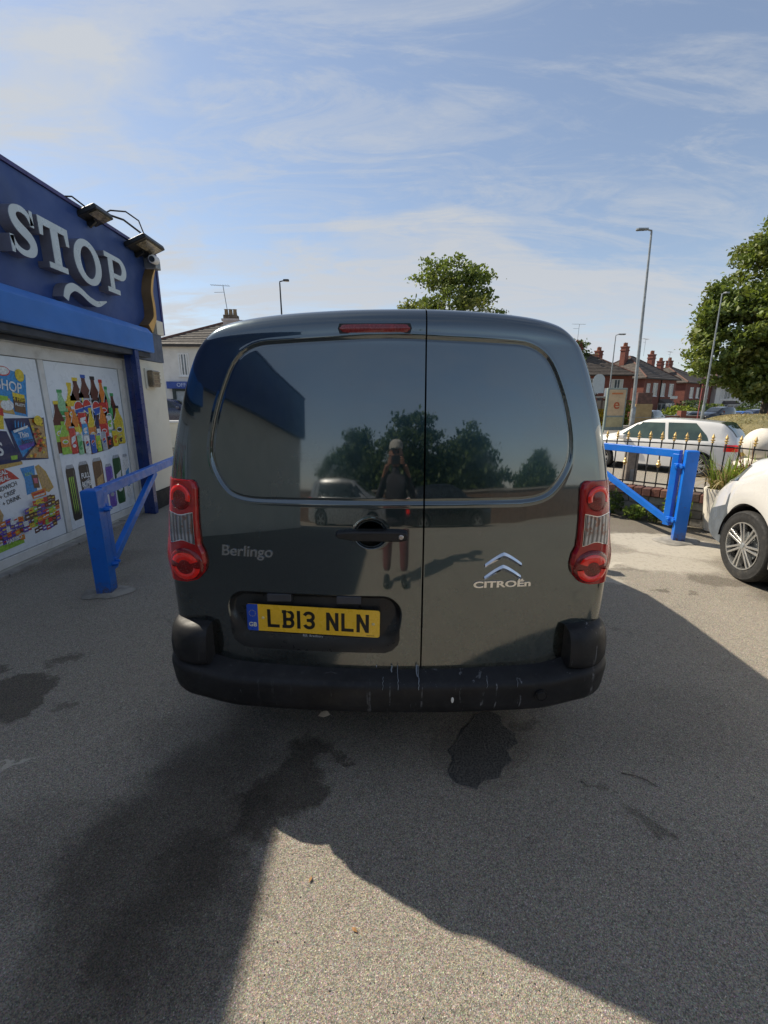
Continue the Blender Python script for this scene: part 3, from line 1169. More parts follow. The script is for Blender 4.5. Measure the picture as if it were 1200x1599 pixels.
def prof_main(i):
    x = abs(bp[i, 0])
    e = smooth01(x, .60, .86)
    zt = .462 + .035 * e
    return [(-.06, zt + .045), (-.030, zt + .040), (.0, zt + .026), (.050, zt + .006), (.066, zt - .002), (.072, zt - .010), (.074, zt - .024), (.071, zt - .060),
            (.067, zt - .095), (.062, zt - .122), (.052, zt - .138), (.030, zt - .146), (-.03, zt - .150), (-.09, zt - .13)]


sweep(prof_main, 'bumper', M_bump)
# lower lip under the bumper
def prof_lip(i):
    return [(.028, .332), (.034, .324), (.026, .313), (.0, .311), (-.04, .313), (-.04, .332)]


sweep(prof_lip, 'bumper_lip', M_black, lambda i: abs(bp[i, 0]) < .52)
# upturned corner pieces
for sg in (-1, 1):
    def prof_c(i, sg=sg):
        x = bp[i, 0] * sg
        e = float(smooth01(x, .69, .78))
        b = .030 + .022 * e
        return [(-.05, .490), (b - .008, .494), (b + .006, .503), (b + .014, .525), (b + .014, .57), (b + .006, .62), (b - .006, .648), (b - .026, .664 - .01 * (1 - e)), (-.05, .668)]
    sweep(prof_c, 'bumper_corner', M_bump, lambda i, sg=sg: bp[i, 0] * sg > .70)
# round sensor plug and towing cover line
m = MB()
m.lathe([(0, .004), (.016, .004), (.019, .0), (.022, 0), (.022, .003), (.024, .003), (.024, -.01)], 28, Matrix.Translation((.620, -.046, .405)) @ Matrix.Rotation(R(90), 4, 'X'))
m.build('towing_eye_cover', M_bump, van, True, 30)
# paint crumbs and dried dribbles on the step
m = MB()
pf_ = [(o_, z) for o_, z in prof_main(28)]
for (x, k0, k1, r_) in [(.128, 1, 8, .0020), (.045, 2, 9, .0016), (-.015, 3, 9, .0011), (.122, 0, 3, .004), (.02, 1, 2.6, .003), (-.04, 1, 2.2, .0022), (.40, 3, 8, .0010), (.52, 4, 9, .0009)]:
    pts = []
    for k in np.linspace(k0, k1, 12):
        i = int(k); f_ = k - i
        o_ = pf_[i][0] * (1 - f_) + pf_[min(i + 1, 13)][0] * f_
        z_ = pf_[i][1] * (1 - f_) + pf_[min(i + 1, 13)][1] * f_
        pts.append(Vector((x + rnd.uniform(-.0025, .0025), -o_ + .055 * (x / .77) ** 2 + r_ * .4, z_ + r_ * .2)))
    m.tube(pts, [r_ * rnd.uniform(.4, 1) for _ in pts], 5)
m.build('dried_dribbles', mat('pale_dribble', (.22, .25, .29), .6), van, True)['kind'] = 'stuff'
m = MB()
m.lathe([(0, .002), (.005, .0015), (.008, 0)], 10, Matrix.Translation((.262, -.066, .395)) @ Matrix.Rotation(R(90), 4, 'X') @ Matrix.Diagonal((.7, 1.7, 1, 1)))
m.build('bird_dropping', mat('chalk', (.7, .7, .66), .8), van, True)


# ---- tail lights
def fitpoly(pts, sg):
    return [(sg * x, z) for x, z in pts]


TL_IN = [(.762, 1.256), (.748, 1.247), (.741, 1.225), (.744, 1.10), (.741, 1.0), (.727, .968), (.722, .93), (.735, .885), (.765, .852), (.80, .842)]
TL_OUTX = lambda z: float(np.interp(z, sz, sx)) + .010 + .012 * math.exp(-((z - .93) / .07) ** 2)
zi = np.array([p[1] for p in TL_IN][::-1])
xi = np.array([p[0] for p in TL_IN][::-1])
M_lampbody = mat('dark_red_lamp_body', (.36, .006, .008), .16, var=.15, vscale=30, coat=.5)
M_lamp_in = mat('lamp_reflector_dark', (.17, .004, .004), .2, var=.3, vscale=60, coat=.5)


def clear_lens():
    t = NT('clear_lens')
    v = t.mapping(scale=(46, 1, 15))
    w = t.n.new('ShaderNodeTexWave')
    w.bands_direction = 'X'
    w.inputs['Scale'].default_value = .42
    w.inputs['Distortion'].default_value = 2.2
    w.inputs['Detail'].default_value = 2
    t.l.new(v, w.inputs['Vector'])
    c = t.mix(w.outputs[0], (.13, .125, .125), (.50, .50, .52))
    sp = t.n.new('ShaderNodeSeparateXYZ')
    t.l.new(t.obj, sp.inputs[0])
    up = t.ramp(sp.outputs[2], 1.035, 1.055)
    blob = t.math('MULTIPLY', t.ramp(t.noise(55, 2), .52, .62), up)
    c = t.mix(t.math('MULTIPLY', blob, .8), c, (.28, .07, .015))
    c = t.mix(t.math('MULTIPLY', up, .45), c, (.08, .075, .075))
    t.color(c)
    t.b.inputs['Metallic'].default_value = .5
    t.b.inputs['Roughness'].default_value = .2
    t.b.inputs['Coat Weight'].default_value = 1
    t.b.inputs['Coat Roughness'].default_value = .02
    t.l.new(t.bump(w.outputs[0], .6, .004), t.b.inputs['Normal'])
    return t.m


M_clear = clear_lens()


def lamp_y(x, z):
    ax = abs(x)
    xo = TL_OUTX(z)
    b = surf(min(ax, float(np.interp(z, sz, sx)) - .004), z)
    u = np.clip((xo - ax) / .16, 0, 1)
    return min(b, .055 + float(rear_depth(ax, z))) - .020 + .05 * (1 - math.sqrt(max(0, 1 - (1 - min(1, (xo - ax) / .05)) ** 2)) if xo - ax < .05 else 0)


for sg in (-1, 1):
    rows = []
    zs = np.r_[np.linspace(.842, .87, 8), np.linspace(.875, 1.22, 50), np.linspace(1.224, 1.256, 10)]
    for z in zs:
        x0 = float(np.interp(z, zi, xi))
        x1 = TL_OUTX(z)
        if z < .87:
            x1 -= .03 * (1 - math.sqrt(max(0, 1 - ((.87 - z) / .03) ** 2)))
        row = []
        us = np.linspace(0, 1, 22)
        row.append((sg * (x0 - .001), lamp_y(x0, z) + .035, z))
        for u in us:
            x = x0 + (x1 - x0) * u
            rd = .010 * (max(0, 1 - (x - x0) / .012) ** 2)
            row.append((sg * x, lamp_y(x, z) + rd, z))
        row.append((sg * x1, lamp_y(x1, z) + .06, z))
        rows.append(row)
    A_ = np.array(rows)
    lo = A_[:1].copy(); lo[..., 1] += .04
    hi = A_[-1:].copy(); hi[..., 1] += .04
    A_ = np.concatenate([lo, A_, hi], 0)
    V, Fc = grid_mesh(A_)
    m = MB(); m.v, m.f = [tuple(p) for p in V], [tuple(f) for f in Fc]
    lamp = m.build('tail_light', M_lampbody, van, True, 45)
    lamp['label'] = 'left tail light cluster, in the shade' if sg < 0 else 'right tail light cluster, catching the light'

    def disc(name, cx, cz, rx, rz_, bulge, lift, mt, r0=0.0, a0=0, a1=360, par=lamp):
        rows = []
        for k in range(14):
            r_ = r0 + (1 - r0) * k / 13
            row = []
            for j in range(41):
                a = R(a0 + (a1 - a0) * j / 40)
                x = sg * (cx + rx * r_ * math.cos(a))
                z = cz + rz_ * r_ * math.sin(a)
                xx_ = min(abs(x), TL_OUTX(z) - .001)
                dd = bulge * math.sqrt(max(0, 1 - r_ * r_)) if r0 == 0 else bulge * math.sin(math.pi * k / 13)
                row.append((sg * xx_, lamp_y(xx_, z) - lift - dd, z))
            rows.append(row)
        rows.append([(p[0], p[1] + lift + .006, p[2]) for p in rows[-1]])
        V, Fc = grid_mesh(np.array(rows))
        q_ = MB(); q_.v, q_.f = [tuple(p) for p in V], [tuple(f) for f in Fc]
        return q_.build(name, mt, par, True, 50)
    up = disc('upper_lens', .810, 1.190, .048, .050, .008, .001, M_lamp_in)
    disc('lens_ring', .810, 1.190, .046, .048, .003, .007, M_redlens, .58, -20, 200)
    dn = disc('lower_lens', .808, .918, .076, .068, .014, .001, M_lamp_in)
    disc('lens_ring', .808, .912, .064, .055, .004, .012, M_redlens, .55, 185, 355)
    disc('lens_ring', .808, .918, .060, .052, .004, .012, M_redlens, .30, 20, 160)
    # clear middle lens with a thin bright rim, waisted top and bottom
    for nm_, g_, lift, mt in (('lens_trim', 0.0, .002, M_chrome), ('clear_lens', .0035, .0045, M_clear)):
        rows = []
        for v_ in np.linspace(0, 1, 16):
            row = []
            for u in np.linspace(0, 1, 12):
                x = .758 + g_ + (.112 - 2 * g_) * u
                zb = 1.002 + g_ + .016 * math.exp(-((u - .5) / .33) ** 2)
                ztp = 1.134 - g_ - .012 * math.exp(-((u - .5) / .33) ** 2)
                z = zb + (ztp - zb) * v_
                row.append((sg * x, lamp_y(x, z) - lift, z))
            rows.append(row)
        A_ = np.array(rows)
        B_ = A_.copy(); B_[..., 1] += .008
        A_ = np.concatenate([B_[:1], A_, B_[-1:]], 0)
        V, Fc = grid_mesh(A_)
        q_ = MB(); q_.v, q_.f = [tuple(p) for p in V], [tuple(f) for f in Fc]
        q_.build(nm_, mt, lamp, True, 40)

# ---- high brake light
m = MB()
A_ = []
for z in np.linspace(0, 1, 5):
    row = []
    for x in np.linspace(-.172, .080, 24):
        e = min(x + .172, .080 - x)
        h = .0155 * math.sqrt(min(1, max(.02, e / .012)))
        zz2 = 1.803 + (z * 2 - 1) * h
        row.append((x, surf(x, zz2) - .006 * (1 - (2 * z - 1) ** 4) + .001, zz2))
    A_.append(row)
V, Fc = grid_mesh(np.array(A_))
m.v, m.f = [tuple(p) for p in V], [tuple(f) for f in Fc]
m.build('high_brake_light', mat('brake_lens', (.22, .012, .014), .25, var=.2, vscale=40, coat=1), dl, True, 40)
m = MB()
pl = [(-.178, 1.803), (-.172, 1.820), (.080, 1.820), (.086, 1.803), (.080, 1.786), (-.172, 1.786)]
m.add([(x, surf(x, z) - .0012, z) for x, z in pl], [tuple(range(6))])
m.build('brake_light_gasket', M_black, dl)

# ---- handle
hy = surf(-.06, 1.06) - .004
m = MB()
prof = shrink_round([(-.196, 1.066), (-.188, 1.078), (-.13, 1.083), (.045, 1.083), (.078, 1.076), (.078, 1.046), (.045, 1.040), (-.13, 1.044), (-.186, 1.054)], .012)
n = len(prof)
rows = []
for d_, k in ((.012, 1), (-.016, 1), (-.026, .90), (-.030, .70)):
    row = []
    for x, z in prof:
        cz_ = 1.063
        row.append((-.06 + (x + .06) * (1 - (1 - k) * .12), hy + d_ + .10 * (x + .06) ** 2, cz_ + (z - cz_) * k))
    rows.append(row)
A_ = np.array(rows)
A_ = np.concatenate([A_, A_[:, :1]], 1)
V, Fc = grid_mesh(A_)
m.v, m.f = [tuple(p) for p in V], [tuple(f) for f in Fc]
m.f.append(tuple(len(V) - n - 1 + k for k in range(n)))
hd = m.build('door_handle', M_black, dl, True, 40)
m = MB()
m.lathe([(0, .004), (.0075, .004), (.0095, .002), (.0095, -.006)], 20, Matrix.Translation((.052, hy - .030, 1.062)) @ Matrix.Rotation(R(90), 4, 'X'))
m.box(.0505, .0535, hy - .0355, hy - .030, 1.057, 1.067)
m.build('lock', mat('satin_steel', (.55, .55, .53), .3, metal=.8), hd, True, 40)

# ---- number plate lamps and plate
for x0 in (-.480, -.200):
    m = MB()
    y0 = surf(x0 + .05, .80)
    m.box(x0, x0 + .098, y0 - .004, y0 + .045, .775, .808)
    m.build('plate_lamp_housing', mat('grey_plastic', (.045, .047, .055), .5), dl, bevel=.004)
M_plate = mat('yellow_plate', (.90, .53, .025), .28, var=.03, vscale=8, coat=.6, dirt=(.5, .28, .03), dirtamt=.3)
M_pblue = mat('plate_blue', (.010, .070, .48), .35, coat=.6)
M_pink = mat('plate_black_print', (.010, .010, .010), .4)
PC = Vector((PLX - .003, surf(PLX, PLZ) + .008, PLZ + .004))
tilt = .236 * PLX                    # follows the curve of the door in plan
PM = Matrix.Translation(PC) @ Matrix.Rotation(math.atan(tilt), 4, 'Z') @ Matrix.Rotation(R(1.0), 4, 'Y') @ Matrix.Rotation(R(90), 4, 'X')
hw_, hh_ = .272, .0585


def rrect(x0, x1, y0, y1, r, n=6, corners=(1, 1, 1, 1)):
    out = []
    for (cx, cy, a), on in zip(((x1 - r, y0 + r, -90), (x1 - r, y1 - r, 0), (x0 + r, y1 - r, 90), (x0 + r, y0 + r, 180)), corners):
        if on:
            for k in range(n + 1):
                t = R(a + 90 * k / n)
                out.append((cx + r * math.cos(t), cy + r * math.sin(t)))
        else:
            out.append((cx + r * (1 if a in (-90, 0) else -1), cy + r * (1 if a in (0, 90) else -1)))
    return out


m = MB()
m.prism(rrect(-hw_, hw_, -hh_, hh_, .010), -.002, .001, PM)
plate = m.build('number_plate', M_plate, dl)
m = MB()
m.prism(rrect(-hw_, -hw_ + .046, -hh_, hh_, .0099, corners=(0, 0, 1, 1)), .001, .0016, PM)
bb = m.build('blue_band', M_pblue, plate)


def put_text(body, size, pm, x, y, z, ext, m_, parent, name, offset=0, sx=1.0, spacing=1.0, shear=0.0, world=False):
    vs, fs = text_solid(body, size, ext, offset, sx, spacing, shear)
    q_ = MB()
    q_.add([pm @ (v + Vector((x, y, z))) for v in vs], fs)
    return q_.build(name, m_, parent, world=world)


# plate characters drawn as strokes, 79 mm tall in the british pattern
def strokes(paths, w, pm, z0, z1, mb):
    for path in paths:
        pts = [Vector((p[0], p[1], 0)) for p in path]
        closed = (pts[0] - pts[-1]).length < 1e-6
        L_, R_ = [], []
        for i, p in enumerate(pts):
            a = pts[i - 1] if i > 0 else (pts[-2] if closed else None)
            b = pts[i + 1] if i < len(pts) - 1 else (pts[1] if closed else None)
            d1 = (p - a).normalized() if a is not None else (b - p).normalized()
            d2 = (b - p).normalized() if b is not None else d1
            n1 = Vector((-d1.y, d1.x, 0))
            n2 = Vector((-d2.y, d2.x, 0))
            nn = (n1 + n2).normalized()
            k = w / 2 / max(.45, nn.dot(n1))
            L_.append(p + nn * k)
            R_.append(p - nn * k)
        vs = []
        for zz3 in (z0, z1):
            for l_, r_ in zip(L_, R_):
                vs += [(pm @ Vector((l_.x, l_.y, zz3))), (pm @ Vector((r_.x, r_.y, zz3)))]
        n_ = len(pts)
        fs = []
        for i in range(n_ - 1):
            a = 2 * i
            t = 2 * n_
            fs += [(t + a, t + a + 1, t + a + 3, t + a + 2), (a, a + 2, t + a + 2, t + a), (a + 1, t + a + 1, t + a + 3, a + 3)]
        if not closed:
            t = 2 * n_
            fs += [(0, t, t + 1, 1), (2 * n_ - 2, 2 * n_ - 1, t + 2 * n_ - 1, t + 2 * n_ - 2)]
        mb.add(vs, fs)


def arc(cx, cy, rx, ry, a0, a1, n=10):
    return [(cx + rx * math.cos(R(a0 + (a1 - a0) * k / n)), cy + ry * math.sin(R(a0 + (a1 - a0) * k / n))) for k in range(n + 1)]


ch, cw, sw_ = .079, .050, .0135
e_ = sw_ / 2
GL = {
    'L': [[(e_, ch), (e_, e_), (cw, e_)]],
    'B': [[(0.0, ch - e_), (cw - .020, ch - e_)] + arc(cw - .021, ch - e_ - .0165, .0145, .0165, 90, -90, 8)[0:] + [(e_, ch - e_ - .033)],
          [(e_, ch - e_ - .033), (cw - .02, ch - e_ - .033)] + arc(cw - .021, e_ + .0165, .0148, .0165, 90, -90, 8) + [(0.0, e_)],
          [(e_ + .004, 0), (e_ + .004, ch)]],
    '1': [[(e_, 0), (e_, ch)]],
    '3': [arc(cw / 2 - .001, ch - e_ - .0165, .018, .0165, 165, -90, 14) + [(cw / 2 - .010, ch - e_ - .033)],
          [(cw / 2 - .010, ch - e_ - .033)] + arc(cw / 2 - .001, e_ + .0165, .018, .0165, 90, -165, 14)],
    'N': [[(e_, 0), (e_, ch)], [(cw - e_, 0), (cw - e_, ch)], [(e_ + .001, ch - .004), (cw - e_ - .001, .004)]],
}
x = -.187
for chh in 'LB13 NLN':
    if chh == ' ':
        x += .033
        continue
    G = [[(x + px_, -ch / 2 + py_) for px_, py_ in path] for path in GL[chh]]
    m = MB()
    for gi, g_ in enumerate(G):
        strokes([g_], sw_, PM, .001, .0018 + .0002 * gi, m)
    m.build('plate_character', M_pink, plate)
    x += {'1': .0135}.get(chh, cw) + .0115
put_text('GB', .026, PM, -hw_ + .023, -.032, .0016, .0004, mat('plate_cream', (.75, .72, .5), .4), bb, 'gb_letters', offset=.0006)
m = MB()
for k in range(12):
    a = R(30 * k)
    cxs, cys = -hw_ + .023 + .0135 * math.cos(a), .018 + .0135 * math.sin(a)
    star = []
    for j in range(10):
        rr_ = .0022 if j % 2 == 0 else .0009
        star.append((cxs + rr_ * math.sin(R(36 * j)), cys + rr_ * math.cos(R(36 * j))))
    m.prism(star, .0016, .0020, PM)
m.build('ring_of_stars', mat('star_yellow', (.6, .5, .05), .4), bb)
for sx_ in (-.205, .246):
    m = MB()
    m.lathe([(0, .004), (.004, .0035), (.0065, .001)], 14, PM @ Matrix.Translation((sx_, .0, .001)))
    m.build('plate_screw', mat('screw_cap', (.75, .62, .30), .4), plate, True)
put_text('BXRTNL', .006, PM, .235, -.052, .001, .0003, M_pink, plate, 'plate_small_print', sx=1.4)
m = MB()
m.prism([(-.20, -hh_ - .0085), (.20, -hh_ - .0085), (.20, -hh_ - .006), (-.20, -hh_ - .006)], -.002, .002, PM)
m.build('plate_surround', mat('surround', (.05, .05, .055), .4), plate)
put_text('BJS. Bradbury', .014, PM, .0, -hh_ - .009, .002, .0004, mat('dealer_print', (.4, .42, .45), .5), plate, 'dealer_lettering', sx=1.1)


# ---- badges follow the door surface
def badge_text(body, size, cx, cz, name, sx=1.0, spacing=1.0, shear=0.0, offset=.0, ext=.0015, hscale=1.0, rot=0.0):
    vs, fs = text_solid(body, size, ext, offset, sx, spacing, shear)
    q_ = MB()
    out = []
    for v in vs:
        xx, yy_ = v.x, v.y * hscale
        X = cx + xx * math.cos(rot) - yy_ * math.sin(rot)
        Zz = cz + xx * math.sin(rot) + yy_ * math.cos(rot)
        out.append((X, surf(X, Zz) - .0018 - v.z, Zz))
    q_.add(out, fs)
    return q_.build(name, M_chrome, dl if cx < .1 else dr)


badge_text('Berlingo', .062, -.553, .980, 'model_lettering', sx=1.05, spacing=.98, shear=.12, offset=.0006)
badge_text('CITRO\u00cbn', .036, .452, .855, 'maker_lettering', sx=1.62, spacing=1.0, offset=.0012)
# two chrome chevrons, ridged
for k, zc in enumerate((.935, .884)):
    m = MB()
    A_ = []
    for u in np.linspace(-1, 1, 25):
        a = abs(u)
        x = .451 + u * .073
        ztop_ = zc + .052 - .046 * a ** 1.25
        th = .023 * (1 - .22 * a)
        if a > .93:
            th *= max(.45, 1 - (a - .93) * 3)
        zb_ = ztop_ - th
        row = []
        for w_, d_ in ((0, 0), (0, .002), (.5, .0075), (1, .002), (1, 0)):
            z = ztop_ - th * w_
            row.append((x, surf(x, z) + .001 - d_, z))
        A_.append(row)
    V, Fc = grid_mesh(np.array(A_))
    m.v, m.f = [tuple(p) for p in V], [tuple(f) for f in Fc]
    m.build('chevron', M_chrome, dr, True, 25)

# ------------------------------------------------------------------ corner shop on the left
FX = -3.45                                     # face of the sign board
SM = Matrix(((0, 0, 1, 0), (1, 0, 0, 0), (0, 1, 0, 0), (0, 0, 0, 1)))   # drawing plane: x -> +Y, y -> +Z, depth -> +X


def SMx(x):
    return Matrix.Translation((x, 0, 0)) @ SM


M_sign = mat('navy_sign_board', (.026, .062, .21), .45, var=.12, vscale=1.5, dirt=(.035, .05, .11), dirtamt=.4)
M_box = mat('blue_shutter_box', (.022, .155, .52), .42, var=.1, vscale=1.2, dirt=(.03, .07, .2), dirtamt=.45)
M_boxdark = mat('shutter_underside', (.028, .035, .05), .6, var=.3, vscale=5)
M_let_face = mat('silver_letter_face', (.50, .56, .58), .35, metal=.25, var=.04, vscale=3)
M_let_side = mat('letter_return', (.17, .17, .21), .45, var=.15, vscale=4)
M_print = flat('white_vinyl', (.78, .84, .90), .3)

shop = thing('shop_building', 'corner shop with white shutter windows full of food and drink posters, left of the van', 'building', (-3.6, 3.0, 0))
m = MB()
m.box(-11, -3.62, -6.8, 7.38, 0.02, 3.58)
m.build('wall', M_cream, shop, world=True)
m = MB()
m.box(-11.05, -3.50, -6.85, 7.42, 3.56, 3.63)
m.build('roof', mat('roof_felt', (.06, .06, .065), .9, bump=.4, bscale=40), shop, world=True)
# cream pier at the far end with dark plinth and slate grey band
m = MB()
m.box(-3.62, -3.38, 6.36, 7.10, .26, 2.12)
m.build('corner_pier', M_cream, shop, world=True, bevel=.006)
m = MB()
m.box(-3.63, -3.35, 6.33, 7.13, 0, .255)
m.build('plinth', mat('bitumen_plinth', (.022, .021, .022), .8, bump=.3), shop, world=True)
m = MB()
m.box(-3.62, -3.37, 6.36, 7.12, 2.125, 2.52)
m.build('grey_band', mat('slate_grey_paint', (.085, .105, .15), .6, dirt=(.05, .06, .09)), shop, world=True)
m = MB()
m.box(-3.60, -3.36, 7.00, 7.20, 2.52, 2.72)
m.build('cream_block', M_cream, shop, world=True)
# window wall: a frame of its own, white panels behind
fm = mat('white_window_frame', (.68, .68, .66), .45, var=.08, vscale=5, dirt=(.36, .33, .27), dirtamt=.55)
win = MB()
win.box(-3.62, -3.545, -1.0, 6.30, .03, .12)
win.box(-3.62, -3.545, -1.0, 6.30, 1.975, 2.10)
for y0, y1 in ((6.17, 6.30), (4.757, 4.835), (3.30, 3.38), (1.85, 1.93), (.4, .48), (-1.0, -.92)):
    win.box(-3.62, -3.546, y0, y1, .121, 1.974)
win.build('window_frame', fm, shop, world=True, bevel=.006)
m = MB()
m.box(-3.62, -3.50, -1.1, 6.33, 2.10, 2.145)
m.box(-3.62, -3.40, 6.302, 6.36, 0.0, 2.2)
m.build('window_head', fm, shop, world=True, bevel=.004)
m = MB()
m.box(-3.60, -3.575, -.9, 6.18, .115, 1.98)
m.build('rubber_seal', M_black, shop, world=True)
m = MB()
m.box(-3.62, -3.50, -1.0, 6.30, -.02, .028)
m.build('sill', mat('dirty_sill', (.42, .40, .34), .8, var=.15, dirt=(.10, .09, .08), dirtamt=.8, bump=.3), shop, world=True, bevel=.006)
# broken concrete edging at its foot
m = MB()
y = -1.0
while y < 6.2:
    l_ = rnd.uniform(.5, .95)
    w_ = rnd.uniform(.0, .03)
    m.box(-3.52, -3.42 + w_, y, min(6.25, y + l_) - .012, -.03, .022 + rnd.uniform(0, .012))
    y += l_
e = m.build('edging_strip', M_conc, shop, world=True, bevel=.008)
e['kind'] = 'stuff'
# shutter box: a cover with a sloping lid, dark mouth beneath
m = MB()
prof = [(-3.45, 2.56), (-3.30, 2.545), (-3.235, 2.47), (-3.235, 2.225), (-3.25, 2.215), (-3.45, 2.215)]
for ya, yb in ((-1.0, 6.60),):
    vs = [(p[0], yy_, p[1]) for yy_ in (ya, yb) for p in prof]
    n = len(prof)
    m.add(vs, [tuple(range(n)), tuple(range(n, 2 * n))] + [(i, (i + 1) % n, n + (i + 1) % n, n + i) for i in range(n)])
m.build('roller_shutter_box', M_box, shop, world=True, bevel=.012)
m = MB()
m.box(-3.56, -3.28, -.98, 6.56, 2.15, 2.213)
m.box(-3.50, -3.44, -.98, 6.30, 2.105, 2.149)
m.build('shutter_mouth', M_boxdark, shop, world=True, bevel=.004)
m = MB()
m.box(-3.33, -3.25, 6.10, 6.19, 0, 2.21)
m.box(-3.42, -3.33, 6.125, 6.165, 0, 2.21)
m.build('shutter_guide', mat('dark_blue_paint', (.010, .035, .17), .35, coat=.3), shop, world=True, bevel=.006)

# white panels with the printed food and drink
panels = []
for y0, y1 in ((4.84, 6.165), (3.385, 4.752), (1.935, 3.295), (.485, 1.845), (-.915, .395)):
    m = MB()
    m.box(-3.574, -3.556, y0 + .008, y1 - .008, .128, 1.968)
    o = m.build('window_panel', M_print, shop, world=True)
    panels.append(o)
panels[0]['label'] = 'panel printed with soft drink bottles above cans'
panels[1]['label'] = 'panel printed with frozen food boxes and a meal deal'
PX0 = -3.5558


def poster(name, parent, polys, layer0=0, label=None):
    """polys: list of (points, colour name, rgb); flat print, one thin sheet above the other"""
    ms, idxs = [], {}
    m_ = MB()
    mi = []
    for k, (pts, cn, rgb) in enumerate(polys):
        n0 = len(m_.f)
        z = .0004 * (k + 1 + layer0)
        m_.add([SMx(PX0 + z) @ Vector((p[0], p[1], 0)) for p in pts], [tuple(range(len(pts)))])
        if cn not in idxs:
            idxs[cn] = len(ms)
            ms.append(flat(cn, rgb))
        mi += [idxs[cn]] * (len(m_.f) - n0)
    inv = WM[parent.name].inverted()
    m_.v = [tuple(inv @ Vector(p)) for p in m_.v]
    me = bpy.data.meshes.new(name)
    me.from_pydata(m_.v, [], m_.f)
    for mm in ms:
        me.materials.append(mm)
    me.polygons.foreach_set('material_index', mi)
    me.update()
    o = link_mesh(name, me, None, parent)
    if label:
        o['label'] = label
    return o


def ptext(s, size, y, z, parent, col, layer=8, rot=0, sx=1.0, off=.0006, name='lettering'):
    vs, fs = text_solid(s, size, .0002, off, sx)
    Mr = SMx(PX0 + .0005 * layer) @ Matrix.Translation((y, z, 0)) @ Matrix.Rotation(R(rot), 4, 'Z')
    q_ = MB()
    q_.add([Mr @ v for v in vs], fs)
    return q_.build(name, flat(*col), parent, world=True)


def circ(cx, cy, rx, ry=None, n=18, a0=0, a1=360):
    ry = ry or rx
    return [(cx + rx * math.cos(R(a0 + (a1 - a0) * k / n)), cy + ry * math.sin(R(a0 + (a1 - a0) * k / n))) for k in range(n if a1 - a0 == 360 else n + 1)]


C_cola = ('cola', (.10, .022, .012)); C_red = ('red', (.55, .04, .03)); C_org = ('orange', (.70, .22, .03)); C_yel = ('yellow', (.72, .55, .04))
C_grn = ('green', (.05, .34, .10)); C_lgr = ('lightgreen', (.28, .55, .30)); C_blu = ('blue', (.02, .10, .45)); C_lbl = ('skyblue', (.03, .27, .62))
C_wht = ('white', (.72, .75, .76)); C_sil = ('silver', (.38, .42, .47)); C_blk = ('black', (.015, .015, .018)); C_brn = ('brown', (.13, .065, .03))
C_nav = ('navy', (.014, .024, .10)); C_gold = ('goldp', (.55, .36, .10)); C_pur = ('purple', (.14, .08, .42)); C_dgr = ('darkgreen', (.02, .09, .03))
C_lim = ('lime', (.30, .55, .06)); C_tan = ('tan', (.50, .33, .14)); C_pink = ('pinkp', (.55, .14, .22))


def bottle(x, z0, z1, w, liquid, label, cap, emblem=None, lean=0.0):
    h = z1 - z0
    w = w * 1.5
    f = lambda u, v: (x + u * w / 2 + lean * v * h, z0 + v * h)
    body = [f(-.85, 0), f(.85, 0), f(1, .05), f(.92, .3), f(1, .55), f(.95, .64), f(.45, .80), f(.30, .88), f(.30, .94), f(-.30, .94), f(-.30, .88), f(-.45, .80), f(-.95, .64), f(-1, .55), f(-.92, .3), f(-1, .05)]
    out = [(body, *liquid)]
    out.append(([f(-.80, .64), f(-.4, .78), f(-.2, .88), f(-.45, .80), f(-.95, .64)], *C_wht))
    out.append(([f(-.97, .22), f(.97, .22), f(1.0, .54), f(-1.0, .54)], *label))
    out.append(([f(-.38, .935), f(.38, .935), f(.38, 1.0), f(-.38, 1.0)], *cap))
    out.append(([f(.62, .08), f(.78, .08), f(.78, .60), f(.62, .60)], *((label[0] + 'hi', tuple(min(1, c * 1.5 + .08) for c in label[1])))))
    if emblem:
        a = circ(*f(0, .38), w * .36)
        out.append((a, *C_wht))
        out.append((circ(*f(0, .385), w * .31, None, 12, 10, 190), *emblem[0]))
        out.append((circ(*f(0, .375), w * .31, None, 12, 190, 370), *emblem[1]))
    else:
        out.append((circ(*f(-.05, .38), w * .30, w * .16), *C_wht))
        out.append((circ(*f(-.05, .38), w * .24, w * .10), *cap))
    return out


def can(x, z0, z1, w, body, accent, emblem=None, top=C_sil, lean=0.0):
    h = z1 - z0
    f = lambda u, v: (x + u * w / 2 + lean * v * h, z0 + v * h)
    out = [([f(-.8, 0), f(.8, 0), f(1, .06), f(1, .92), f(.8, 1), f(-.8, 1), f(-1, .92), f(-1, .06)], *body)]
    out.append(([f(-.8, .965), f(.8, .965), f(.72, 1.03), f(-.72, 1.03)], *top))
    out.append(([f(.55, .08), f(.75, .08), f(.75, .92), f(.55, .92)], body[0] + 'hi', tuple(min(1, c * 1.6 + .05) for c in body[1])))
    if emblem == 'claw':
        for u in (-.5, -.1, .3):
            out.append(([f(u - .13, .80), f(u + .13, .82), f(u + .10, .45), f(u + .16, .22), f(u, .12), f(u - .04, .45)], *accent))
    elif emblem == 'round':
        out.append((circ(*f(0, .55), w * .36), *C_wht))
        out.append((circ(*f(0, .56), w * .30, None, 12, 20, 200), *C_red))
        out.append((circ(*f(0, .54), w * .30, None, 12, 200, 380), *C_blu))
    else:
        out.append(([f(-.8, .35), f(.6, .50), f(.8, .70), f(-.5, .62)], *accent))
        out.append((circ(*f(0, .3), w * .28, w * .18), *accent))
    return out


